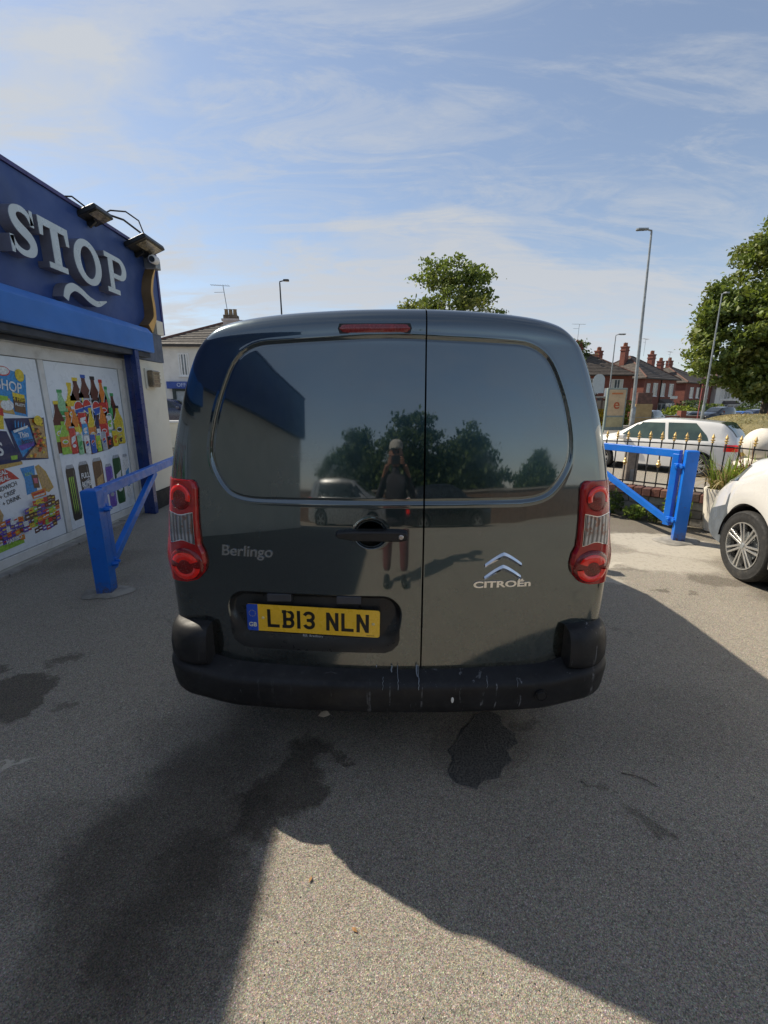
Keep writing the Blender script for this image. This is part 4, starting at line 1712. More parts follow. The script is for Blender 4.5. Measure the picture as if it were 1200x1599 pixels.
# drinks panel
pA = panels[0]
back = [[(4.90, 1.10), (5.10, .985), (5.40, .93), (5.75, .955), (6.02, 1.03), (6.10, 1.12), (5.9, 1.1), (5.2, 1.1)]]
poster('print_shadow', pA, [(back[0], *C_brn)])
rows = [
    (0, [bottle(5.01, 1.18, 1.68, .145, C_lgr, C_grn, C_grn), bottle(5.18, 1.20, 1.76, .14, C_yel, C_org, C_yel),
         bottle(5.29, 1.26, 1.82, .165, C_cola, C_yel, C_yel, (C_red, C_blu)), bottle(5.44, 1.28, 1.86, .155, C_cola, C_sil, C_blu, (C_red, C_blu)),
         bottle(5.61, 1.25, 1.85, .155, C_cola, C_blk, C_blk, (C_red, C_blu)), bottle(5.76, 1.22, 1.82, .13, C_org, C_red, C_red),
         bottle(5.85, 1.16, 1.74, .12, C_lgr, C_grn, C_grn), bottle(5.96, 1.08, 1.66, .13, C_cola, C_brn, C_grn)]),
    (8, [bottle(4.92, 1.0, 1.56, .13, C_cola, C_lim, C_yel), bottle(5.07, 1.0, 1.44, .13, C_org, C_lim, C_org), bottle(5.18, 1.0, 1.50, .10, C_org, C_yel, C_wht),
         can(5.32, 1.26, 1.43, .15, C_red, C_wht), bottle(5.47, .98, 1.48, .10, C_yel, C_org, C_yel), bottle(5.57, 1.0, 1.42, .085, C_nav, C_wht, C_blu),
         bottle(5.70, .98, 1.54, .115, C_org, C_red, C_red), can(5.83, 1.2, 1.38, .12, C_wht, C_lim), bottle(6.03, 1.0, 1.50, .14, C_yel, C_yel, C_blk), can(5.96, 1.0, 1.25, .09, C_cola, C_yel)]),
    (16, [bottle(4.97, .98, 1.34, .105, C_lim, C_org, C_lim), can(5.10, .97, 1.27, .11, C_red, C_wht), can(5.33, 1.16, 1.30, .10, C_lbl, C_wht), can(5.21, .95, 1.18, .085, C_lgr, C_grn),
          can(5.33, .94, 1.17, .095, C_wht, C_red, 'round'), can(5.44, .94, 1.17, .095, C_blu, C_wht, 'round'), can(5.55, .95, 1.15, .085, C_lim, C_yel), can(5.66, .95, 1.18, .10, C_sil, C_red, 'round'),
          can(5.77, .98, 1.12, .08, C_blk, C_red), can(5.90, .98, 1.19, .11, C_yel, C_org), can(6.02, 1.01, 1.12, .10, C_yel, C_blk)]),
]
for lay, items in rows:
    for it in items:
        poster('printed_drink', pA, it, lay)
for it in (can(4.97, .22, .84, .15, C_blk, C_lim, 'claw', lean=.0), can(5.20, .24, .85, .18, C_blk, C_sil), can(5.46, .24, .86, .19, C_brn, C_tan), can(5.67, .21, .76, .145, C_pur, C_sil),
           can(5.86, .22, .85, .175, C_dgr, C_wht), can(6.065, .26, .84, .13, C_wht, C_lbl)):
    poster('printed_can', pA, it, 2)
ptext('FULL', .085, 5.20, .70, pA, C_wht, 16, sx=.8, off=.003)
ptext('BOMB', .085, 5.20, .60, pA, C_wht, 16, sx=.7, off=.003)

# frozen food panel
pB = panels[1]
pol = lambda pts, c: (pts, *c)
poster('printed_box', pB, [pol([(3.93, 1.93), (4.58, 1.81), (4.51, 1.405), (3.9, 1.50)], C_lbl), pol([(4.0, 1.72), (4.2, 1.60), (4.33, 1.58), (4.36, 1.43), (3.95, 1.50)], C_gold),
                           pol(circ(4.29, 1.52, .075, .05), C_wht), pol([(4.14, 1.62), (4.32, 1.60), (4.30, 1.56), (4.16, 1.57)], C_lim),
                           pol([(4.375, 1.64), (4.515, 1.615), (4.495, 1.43), (4.36, 1.46)], C_brn), pol([(4.375, 1.64), (4.515, 1.615), (4.51, 1.58), (4.37, 1.60)], C_yel),
                           pol(circ(4.31, 1.83, .085, .045), C_red), pol(circ(4.31, 1.832, .075, .036), C_wht)], label='blue box of frozen fish')
poster('printed_sticker', pB, [pol(circ(4.50, 1.80, .055, .06), C_yel)], 10)
ptext('CHIP SHOP', .135, 4.21, 1.715, pB, C_wht, 12, rot=-9, sx=.85, off=.002)
ptext('4 FISH', .055, 4.44, 1.57, pB, C_yel, 12, rot=-8, off=.001)
ptext('FILLETS', .035, 4.435, 1.52, pB, C_wht, 12, rot=-8, off=.001)
poster('printed_box', pB, [pol([(3.85, 1.60), (4.23, 1.49), (4.20, 1.30), (3.85, 1.33)], C_yel), pol([(3.85, 1.60), (4.23, 1.49), (4.225, 1.42), (3.85, 1.52)], C_red)], 2, label='yellow and red box corner')
poster('printed_box', pB, [pol([(3.8, 1.345), (4.22, 1.28), (4.33, .955), (3.8, .93)], C_nav), pol([(3.8, .98), (4.33, .985), (4.33, .955), (3.8, .925)], C_gold), pol([(4.21, 1.05), (4.29, 1.05), (4.28, 1.01), (4.21, 1.01)], C_lim)], 4, label='navy box with a white S')
ptext('S', .17, 4.10, 1.12, pB, C_wht, 14, off=.004)
pz = [pol([(4.22, 1.40), (4.715, 1.39), (4.68, .965), (4.30, .995)], C_nav), pol([(4.27, 1.28), (4.50, 1.31), (4.53, 1.14), (4.35, 1.02)], C_lbl), pol([(4.32, 1.135), (4.53, 1.165), (4.52, 1.12), (4.35, 1.085)], C_pur)]
pz.append(pol([(4.51, 1.385), (4.70, 1.38), (4.675, .975), (4.38, 1.01), (4.55, 1.13)], C_tan))
rp = random.Random(3)
for k in range(46):
    u, v = rp.random(), rp.random()
    cy_p = 4.535 + .13 * u + (.0 if v > .5 else -.02)
    cz_p = 1.0 + .37 * v
    if v < .3:
        cy_p = 4.43 + .22 * u
        cz_p = 1.0 + .12 * v / .3
    pz.append(pol(circ(cy_p, cz_p, .014 + .01 * rp.random(), .012, 7), (C_red, C_org, C_yel, C_org, C_brn)[k % 5]))
for k in range(4):
    pz.append(pol([(4.30 + .035 * k, 1.31), (4.315 + .035 * k, 1.31), (4.325 + .035 * k, 1.385 - .01 * k), (4.31 + .035 * k, 1.37 - .01 * k)], C_lbl))
pz.append(pol([(4.27, 1.285), (4.46, 1.325), (4.45, 1.30), (4.28, 1.262)], C_wht))
poster('printed_box', pB, pz, 5, label='navy and blue pizza box')
poster('printed_sticker', pB, [pol(circ(4.605, 1.365, .055, .05), C_yel)], 60)
ptext('Thin', .075, 4.385, 1.235, pB, C_wht, 50, rot=4, sx=.9, off=.002)
ptext('&crispy', .068, 4.425, 1.175, pB, C_nav, 50, rot=4, sx=.85, off=.0015)
poster('printed_roundel', pB, [pol([(3.85, .99), (4.07, .965), (4.18, .90), (4.26, .82), (4.16, .83), (4.02, .80), (3.85, .77)], C_red)], 2)
ptext('MEAL', .06, 4.06, .905, pB, C_wht, 8, rot=6, off=.002)
ptext('DEAL', .06, 4.075, .85, pB, C_wht, 8, rot=6, off=.002)
ptext('SANDWICH', .062, 4.07, .765, pB, C_blk, 5, rot=8, sx=.9, off=.0005)
ptext('+ CRISP', .062, 4.09, .70, pB, C_blk, 5, rot=8, sx=.9, off=.0005)
ptext('+ DRINK', .062, 4.12, .635, pB, C_blk, 5, rot=8, sx=.9, off=.0005)
poster('printed_crisp_bag', pB, [pol([(4.29, .92), (4.47, .925), (4.455, .80), (4.45, .655), (4.31, .65), (4.32, .80)], C_lbl)], 2)
ptext('REAL', .045, 4.38, .85, pB, C_lgr, 8, rot=5, off=.001)
poster('printed_sandwich', pB, [pol([(4.475, .91), (4.53, .925), (4.61, .84), (4.68, .66), (4.60, .62), (4.52, .66)], C_gold), pol([(4.50, .88), (4.54, .90), (4.60, .80), (4.64, .67), (4.60, .65), (4.53, .70)], C_tan)], 2)
poster('printed_chocolate', pB, [pol([(4.41, .835), (4.49, .825), (4.49, .69), (4.415, .70)], C_brn), pol([(4.425, .80), (4.475, .795), (4.475, .74), (4.43, .745)], C_pink)], 6)
poster('printed_pizza_slice', pB, [pol([(4.36, .66), (4.56, .675), (4.555, .60), (4.375, .595)], C_org), pol([(4.38, .645), (4.54, .655), (4.54, .635), (4.38, .625)], C_red), pol([(4.39, .62), (4.54, .627), (4.53, .61), (4.39, .605)], C_wht)], 6)
for (yc, zc, nx_, nz_, seed) in ((4.45, .42, 9, 6, 1), (4.03, .36, 8, 4, 2)):
    rp = random.Random(seed)
    sh = []
    for j in range(nz_):
        for i in range(nx_):
            w_, h_ = .062, .050
            cx0 = yc + (i - nx_ / 2 + .5 + rp.uniform(-.2, .2)) * .05
            cz0 = zc + (j - nz_ / 2 + .5 + rp.uniform(-.2, .2)) * .058
            if ((cx0 - yc) / (.05 * nx_ / 2)) ** 2 + ((cz0 - zc) / (.058 * nz_ / 2)) ** 2 > 1.15:
                continue
            c = rp.choice([C_red, C_red, C_brn, C_pur, C_yel, C_org, C_cola, C_brn, C_lim] if seed == 1 else [C_pur, C_wht, C_org, C_brn, C_pur, C_wht])
            a = rp.uniform(-.2, .2)
            sh.append(pol([(cx0 - w_ / 2, cz0 - h_ / 2 - a * .03), (cx0 + w_ / 2, cz0 - h_ / 2 + a * .03), (cx0 + w_ / 2, cz0 + h_ / 2 + a * .03), (cx0 - w_ / 2, cz0 + h_ / 2 - a * .03)], c))
            sh.append(pol([(cx0 - w_ * .3, cz0 - .008), (cx0 + w_ * .3, cz0 - .006), (cx0 + w_ * .3, cz0 + .008), (cx0 - w_ * .3, cz0 + .006)], rp.choice([C_wht, C_yel, C_gold, C_red])))
    poster('printed_confectionery', pB, sh, 2)
poster('printed_sweet_bag', pB, [pol([(3.84, .30), (4.16, .27), (4.17, .20), (3.86, .19)], C_lim)], 3)
ptext('HARIBO', .055, 4.03, .275, pB, C_wht, 55, rot=3, sx=.9, off=.002)
poster('printed_tray', pB, [pol([(3.8, .64), (3.97, .60), (4.0, .52), (3.97, .46), (3.8, .46)], C_tan)], 2)
# nearer panels, outside the picture: plain large print shapes
for k, p in enumerate(panels[2:]):
    yb = (2.6, 1.16, -.26)[k]
    for r_ in range(2):
        for c_ in range(3):
            it = bottle(yb - .42 + .42 * c_, .98, 1.70, .22, [C_cola, C_org, C_lgr][(c_ + k) % 3], [C_red, C_yel, C_grn][(c_ + k) % 3], C_red) if r_ else can(yb - .42 + .42 * c_, .3, .8, .25, [C_lbl, C_red, C_grn][(c_ + k) % 3], C_wht)
            poster('printed_drink', p, it)

# ---- the sign
sign = thing('shop_sign', 'navy shop sign board with raised silver letters STOP and a gold flourish', 'sign', (FX, 3.0, 2.55))
m = MB()
m.box(-3.60, FX, -6.8, 7.36, 2.56, 3.66)
m.build('sign_board', M_sign, sign, world=True, bevel=.004)
m = MB()
m.box(-3.62, FX + .02, -6.85, 7.40, 3.662, 3.70)
m.box(-3.60, FX + .012, 7.362, 7.41, 2.56, 3.66)
m.build('sign_trim', mat('purple_blue_trim', (.05, .045, .17), .4), sign, world=True)


def extr(name, parent, shapes, x0=FX + .001, x1=-3.33, face=None, sidem=None):
    """shapes: list of MB-feeding callables (mb, d0, d1); face and return in two materials"""
    m1 = MB()
    for s in shapes:
        s(m1, x0, x1 - .006)
    o = m1.build(name, sidem or M_let_side, parent, world=True)
    m2 = MB()
    for s in shapes:
        s(m2, x1 - .006, x1)
    m2.build('letter_face', face or M_let_face, o, world=True)
    return o


def ring_shape(outer, inner):
    def f(mb, d0, d1):
        n = len(outer)
        vs = [SM @ Vector((p[0], p[1], d)) for d in (d0, d1) for lst in (outer, inner) for p in lst]
        fs = []
        for i in range(n):
            j = (i + 1) % n
            fs += [(i, j, n + j, n + i), (2 * n + i, 2 * n + j, 3 * n + j, 3 * n + i), (i, j, 2 * n + j, 2 * n + i), (n + i, n + j, 3 * n + j, 3 * n + i)]
        mb.add(vs, fs)
    return f


def poly_shape(pts):
    return lambda mb, d0, d1: mb.prism(pts, d0, d1, SM)


def ribbon(center, widths):
    """variable-width stroke as quads joined end to end"""
    c = resample(center, 60, 12)
    w = np.interp(np.linspace(0, 1, 60), np.linspace(0, 1, len(widths)), widths)
    t = np.gradient(c, axis=0)
    t /= np.linalg.norm(t, axis=1)[:, None]
    nn = np.stack([-t[:, 1], t[:, 0]], -1)
    a, b = c + nn * w[:, None] / 2, c - nn * w[:, None] / 2
    return [tuple(p) for p in a] + [tuple(p) for p in b[::-1]]


def ribbon_shape(center, widths):
    P_ = ribbon(center, widths)
    n = len(P_) // 2

    def f(mb, d0, d1):
        vs = [SM @ Vector((p[0], p[1], d)) for d in (d0, d1) for p in P_]
        N = 2 * n
        fs = []
        for i in range(n - 1):
            a, b, c, d = i, i + 1, N - 2 - i, N - 1 - i
            fs += [(a, b, c, d), (N + a, N + b, N + c, N + d), (a, b, N + b, N + a), (c, d, N + d, N + c)]
        fs += [(0, N - 1, 2 * N - 1, N), (n - 1, n, N + n, N + n - 1)]
        mb.add(vs, fs)
    return f


zb_, zt_ = 2.855, 3.295
# S with slab serifs
extr('letter_s', sign, [ribbon_shape([(4.715, 3.165), (4.69, 3.235), (4.63, 3.268), (4.56, 3.268), (4.485, 3.232), (4.475, 3.17), (4.52, 3.11), (4.60, 3.075), (4.675, 3.04), (4.705, 2.985), (4.675, 2.915), (4.60, 2.885), (4.52, 2.89), (4.455, 2.925), (4.435, 3.0)],
                                     [.045, .05, .055, .055, .075, .09, .10, .10, .10, .09, .075, .055, .055, .05, .045]),
                        poly_shape([(4.690, 3.15), (4.735, 3.15), (4.735, 3.29), (4.700, 3.29)]), poly_shape([(4.415, 2.865), (4.450, 2.865), (4.460, 3.01), (4.415, 3.01)])])
extr('letter_t', sign, [poly_shape([(4.80, 3.225), (5.215, 3.225), (5.215, zt_), (4.80, zt_)]), poly_shape([(4.80, 3.13), (4.845, 3.13), (4.86, 3.224), (4.80, 3.224)]), poly_shape([(5.155, 3.224), (5.17, 3.13), (5.215, 3.13), (5.215, 3.224)]),
                        poly_shape([(4.955, 2.911), (5.06, 2.911), (5.06, 3.224), (4.955, 3.224)]), poly_shape([(4.875, zb_), (5.14, zb_), (5.14, 2.91), (4.875, 2.91)])])
extr('letter_o', sign, [ring_shape(circ(5.51, 3.07, .235, .232, 40), circ(5.51, 3.07, .128, .165, 40))])
pb = [(5.94, 3.06)] + [(6.11 + .165 * math.cos(R(a)), 3.165 + .13 * math.sin(R(a))) for a in range(-90, 91, 12)] + [(5.94, 3.295)]


def bowl_ring():
    n = 24
    outer = [(5.99, 3.035), (6.13, 3.035)] + [(6.13 + .155 * math.cos(R(a)), 3.165 + .13 * math.sin(R(a))) for a in np.linspace(-82, 82, n - 4)] + [(6.13, 3.295), (5.99, 3.295)]
    inner = [(6.0, 3.09), (6.12, 3.09)] + [(6.12 + .065 * math.cos(R(a)), 3.165 + .075 * math.sin(R(a))) for a in np.linspace(-82, 82, n - 4)] + [(6.12, 3.24), (6.0, 3.24)]
    return ring_shape(outer, inner)


extr('letter_p', sign, [bowl_ring(), poly_shape([(5.905, 2.911), (5.989, 2.911), (5.989, 3.239), (5.905, 3.239)]), poly_shape([(5.84, 3.24), (5.989, 3.24), (5.989, zt_), (5.84, zt_)]), poly_shape([(5.84, zb_), (6.09, zb_), (6.09, 2.91), (5.84, 2.91)])])
extr('silver_swoosh', sign, [ribbon_shape([(5.035, 2.60), (5.08, 2.70), (5.19, 2.755), (5.31, 2.73), (5.43, 2.67), (5.57, 2.645), (5.76, 2.715)], [.075, .09, .07, .065, .07, .055, .015])])
extr('gold_flourish', sign, [ribbon_shape([(7.04, 3.40), (6.94, 3.25), (6.87, 3.06), (6.90, 2.90), (6.89, 2.72), (6.72, 2.555)], [.02, .045, .06, .065, .075, .13])], x1=-3.31,
     face=mat('gold_face', (.62, .36, .10), .4, metal=.15), sidem=mat('gold_return', (.16, .10, .045), .5))

# ---- floodlights above the sign
for k, (yc, zc, xc, ty) in enumerate(((5.80, 3.655, -3.33, -20), (6.80, 3.63, -3.30, -22))):
    fl = thing('floodlight', ('smaller-looking black floodlight over the letter O of the shop sign', 'black floodlight with cracked glass above the gold flourish of the shop sign')[k], 'floodlight', (xc, yc, zc), 0, 'floodlights above the shop sign')
    Mf = Matrix.Translation((xc, yc, zc)) @ Matrix.Rotation(R(ty), 4, 'Y')
    m = MB()
    hl_ = (.17, .27)[k]
    m.box(-.15, (.10, .16)[k], -hl_, hl_, -.03, .03, Mf)
    m.box(-.12, .06, -hl_ * .7, hl_ * .7, .031, .06, Mf)
    m.build('housing', M_black_paint, fl, world=True, bevel=.012)
    m = MB()
    m.box(-.02, (.08, .13)[k], -hl_ * .8, hl_ * .8, -.040, -.031, Mf)
    m.build('lamp_glass', mat('dirty_lamp_glass', (.26, .22, .14), .25, var=.5, vscale=9, coat=.6), fl, world=True)
    m = MB()
    m.beam((-3.46, yc, zc - .09), (xc - .05, yc, zc - .03), .03, .12)
    m.build('bracket', M_black_paint, fl, world=True)
    m = MB()
    if k == 1:
        m.tube([(-3.40, 5.95, 3.69), (-3.30, 6.05, 3.79), (-3.22, 6.25, 3.85), (-3.17, 6.45, 3.82), (-3.17, 6.55, 3.70)], .009, 6)
        m.tube([(-3.42, 5.97, 3.69), (-3.36, 6.03, 3.75), (-3.26, 6.25, 3.76), (-3.19, 6.5, 3.70)], .012, 6)
        m.build('cable', M_black, fl, True, world=True)
    else:
        m.tube([(-3.44, 5.42, 3.69), (-3.40, 5.50, 3.72), (-3.36, 5.64, 3.68)], .009, 6)
        m.build('cable', M_black, fl, True, world=True)
cc_ = thing('security_camera', 'small white bullet security camera above the gold flourish at the end of the sign', 'camera', (-3.32, 6.97, 3.50))
m = MB()
m.box(-3.45, -3.28, 7.02, 7.17, 3.42, 3.56)
m.build('mounting_box', M_galv, cc_, world=True, bevel=.008)
m = MB()
m.lathe([(.03, -.06), (.058, -.06), (.058, .10), (.045, .12), (0, .12)], 20, Matrix.Translation((-3.27, 6.97, 3.51)) @ Matrix.Rotation(R(100), 4, 'X') @ Matrix.Rotation(R(10), 4, 'Y'))
m.build('camera_body', M_upvc, cc_, True, world=True)
m = MB()
m.lathe([(.038, -.02), (.038, .124), (0, .124)], 16, Matrix.Translation((-3.27, 6.97, 3.51)) @ Matrix.Rotation(R(100), 4, 'X') @ Matrix.Rotation(R(10), 4, 'Y'))
m.build('lens', M_glass, cc_, True, world=True)
# wall lamp on the cream pier
wlmp = thing('wall_lamp', 'small brown bulkhead lamp on the cream pier at the shop corner', 'lamp', (-3.38, 6.64, 1.87))
m = MB()
m.box(-3.38, -3.355, 6.51, 6.77, 1.73, 2.01)
m.build('back_plate', M_cream, wlmp, world=True, bevel=.006)
m = MB()
m.box(-3.355, -3.27, 6.535, 6.745, 1.755, 1.985)
m.build('lamp_cover', mat('brown_lamp_cover', (.20, .15, .09), .35, var=.4, vscale=14, coat=.4), wlmp, world=True, bevel=.02, seg=3)
m = MB()
for z in (1.80, 1.855, 1.91, 1.955):
    m.box(-3.272, -3.262, 6.54, 6.74, z, z + .012)
m.build('guard_bar', mat('faded_brass', (.30, .25, .16), .5, metal=.3), wlmp, world=True)


# ------------------------------------------------------------------ the two blue swing barriers
def barrier(label, post, dirv, ptop, beam_z, beam_len, brace_at, foot_r, rz, side, shade):
    """post: plan position; dirv: plan direction of the closed arm"""
    g_ = thing('swing_barrier', label, 'barrier', (post[0], post[1], 0), 0, 'blue steel barriers either side of the forecourt')
    Mp = Matrix.Translation((post[0], post[1], 0)) @ Matrix.Rotation(rz, 4, 'Z')
    m = MB()
    m.box(-.060, .060, -.060, .060, -.05, ptop, Mp)
    po = m.build('post', M_blue, g_, world=True, bevel=.008, seg=3)
    m = MB()
    m.box(-.052, .052, -.052, .052, ptop, ptop + .004, Mp)
    m.build('cap_plate', M_blue, po, world=True, bevel=.002)
    d = Vector((dirv[0], dirv[1], 0)).normalized()
    s0 = Vector((post[0], post[1], 0)) + d * .145
    m = MB()
    m.beam(s0 + Vector((0, 0, .16)), s0 + Vector((0, 0, beam_z)), .075, .075, up=(d.x, d.y, 0))
    m.build('hinge_stile', M_blue, g_, world=True, bevel=.006)
    m = MB()
    m.beam(s0 - d * .035 + Vector((0, 0, beam_z)), s0 + d * beam_len + Vector((0, 0, beam_z)), .062, .084)
    m.build('arm', M_blue, g_, world=True, bevel=.006)
    m = MB()
    m.beam(s0 + d * .03 + Vector((0, 0, .22)), s0 + d * brace_at + Vector((0, 0, beam_z - .04)), .050, .072)
    m.build('brace', M_blue, g_, world=True, bevel=.006)
    for z in (.24, beam_z - .13):
        m = MB()
        a = Vector((post[0], post[1], z))
        nrm_ = Vector((d.y, -d.x, 0)) * side
        m.beam(a + d * .05 + nrm_ * .03, s0 + Vector((0, 0, z)) + nrm_ * .03, .05, .05)
        m.lathe([(0, -.03), (.026, -.03), (.026, .03), (0, .03)], 14, Matrix.Translation(a + d * .098 + nrm_ * .035))
        m.tube([a + nrm_ * .05 + d * .03, a + nrm_ * .105 + d * .03], [.022, .016], 6)
        m.tube([a + nrm_ * .05 + d * .10, a + nrm_ * .09 + d * .10], [.016, .016], 6)
        m.build('hinge', M_blue, g_, world=True, bevel=.003)
    # rough concrete footing
    m = MB()
    pts = []
    for k in range(26):
        a = 2 * math.pi * k / 26
        r_ = foot_r * (1 + .16 * math.sin(2 * a + 1) + .08 * math.sin(5 * a) + rnd.uniform(-.04, .04))
        pts.append((post[0] + r_ * 1.15 * math.cos(a), post[1] + r_ * math.sin(a)))
    vs = [(p[0], p[1], .004) for p in pts] + [(post[0] + (p[0] - post[0]) * .86, post[1] + (p[1] - post[1]) * .86, .018) for p in pts] + [(post[0], post[1], .022)]
    n = 26
    fs = [(i, (i + 1) % n, n + (i + 1) % n, n + i) for i in range(n)] + [(n + i, n + (i + 1) % n, 2 * n) for i in range(n)]
    m.add(vs, fs)
    m.build('concrete_footing', mat('footing_concrete', (.26, .245, .215), .9, var=.25, vscale=9, bump=.6, bscale=50, dirt=(.12, .11, .10)), g_, True, world=True)
    return g_


barrier('blue steel barrier with diagonal brace on the left, beside the shop window', (-2.315, 3.43), (-.16, 1), .875, .835, 3.4, 1.30, .155, R(8), 1, 0)
barrier('blue steel barrier in sunshine on the right, in front of the railings', (3.365, 4.84), (-.47, 1), 1.03, .985, 3.2, 1.55, .20, R(-22), -1, 0)

# ------------------------------------------------------------------ cars
class CarShape:
    """a lofted car: local +X is forward, z up, wheels on z = 0"""

    def __init__(s, L, Wd, top, belt, sill, wheels, wr, nose_pow=3.2, tail_pow=4.0, roof_in=.17, nose_amt=.42):
        s.na = nose_amt
        s.L, s.W, s.top, s.belt, s.sill, s.wheels, s.wr = L, Wd / 2, np.array(top), np.array(belt), sill, wheels, wr
        s.np_, s.tp_, s.ri = nose_pow, tail_pow, roof_in

    def ztop(s, x):
        return float(np.interp(x, s.top[:, 0], s.top[:, 1]))

    def zbelt(s, x):
        return min(float(np.interp(x, s.belt[:, 0], s.belt[:, 1])), s.ztop(x) - .015)

    def zbot(s, x):
        z = s.sill + .05 * max(0, abs(x) / (s.L / 2) - .85) * 6
        for wx in s.wheels:
            d = abs(x - wx)
            ra = s.wr + .045
            if d < ra:
                z = max(z, s.wr + math.sqrt(ra * ra - d * d) * 1.02)
        return min(z, s.zbelt(x) - .08)

    def half(s, x):
        u = x / (s.L / 2)
        p = s.np_ if u > 0 else s.tp_
        return s.W * max(.02, (1 - min(1, abs(u)) ** p * (s.na if u > 0 else .30)))

    def section(s, x):
        w, zt, zb, z0 = s.half(x), s.ztop(x), s.zbelt(x), s.zbot(x)
        gh = max(0.0, zt - zb)
        k = min(1, gh / .35)
        inn = s.ri * k
        H = zb - z0
        flare = 0
        for wx in s.wheels:
            d = abs(abs(x - wx))
            flare = max(flare, .014 * max(0, 1 - abs(d - 0) / (s.wr + .16)))
        pts = [(w * .93, z0 - .0), (w * .985 + flare, z0 + .012), (w + flare, z0 + H * .22), (w + flare * .4, z0 + H * .45), (w * 1.0, z0 + H * .62), (w * .992, z0 + H * .82), (w * .975, zb - .02), (w * .955, zb + .004)]
        for t in (.25, .5, .75, .92):
            pts.append((w * .955 - inn * t ** 1.25 - (1 - k) * w * .25 * t, zb + gh * (t if k > .5 else math.sin(t * math.pi / 2))))
        wr_ = w * .955 - inn - (1 - k) * w * .30
        pts += [(wr_ - .03, zb + gh * .985), (wr_ * .75, zt - .004 * k + .006), (wr_ * .4, zt + .014), (0, zt + .02)]
        return pts

    def side(s, x, z):
        p = s.section(x)
        zs = [q[1] for q in p]
        ys = [q[0] for q in p]
        return float(np.interp(z, zs, ys))

    def stations(s):
        a = [np.linspace(-s.L / 2, s.L / 2, 64)]
        for wx in s.wheels:
            a.append(wx + np.linspace(-(s.wr + .045), s.wr + .045, 26))
        a.append(s.L / 2 - np.array([.0, .008, .02, .04, .07]))
        a.append(-s.L / 2 + np.array([.0, .008, .02, .04, .07]))
        return np.unique(np.round(np.concatenate(a), 4))

    def shell(s):
        rows = []
        for x in s.stations():
            p = s.section(x)
            # round the nose and tail in height too
            e = max(0, abs(x) / (s.L / 2) - .97) / .03
            if e > 0:
                zc = (p[0][1] + p[-1][1]) / 2
                sc = 1 - .10 * e * e
                p = [(y * (1 - .05 * e * e), zc + (z - zc) * sc) for y, z in p]
            rows.append([(x, y, z) for y, z in p] + [(x, -y, z) for y, z in p[::-1][1:]])
        return np.array(rows)

    def patch(s, corners_lo, corners_hi, z_steps, x_lo, x_hi, sg, lift=.004, nx=10):
        """window strip on the flank between two edges given as x(z)"""
        rows = []
        for z in z_steps:
            xa, xb = x_lo(z), x_hi(z)
            rows.append([(x, sg * (s.side(x, z) + lift), z) for x in np.linspace(xa, xb, nx)])
        return np.array(rows)


def rows_obj(rows, name, m_, parent, ang=40, thick=None):
    A_ = np.array(rows)
    V, Fc = grid_mesh(A_)
    q_ = MB(); q_.v, q_.f = [tuple(p) for p in V], [tuple(f) for f in Fc]
    return q_.build(name, m_, parent, True, ang)


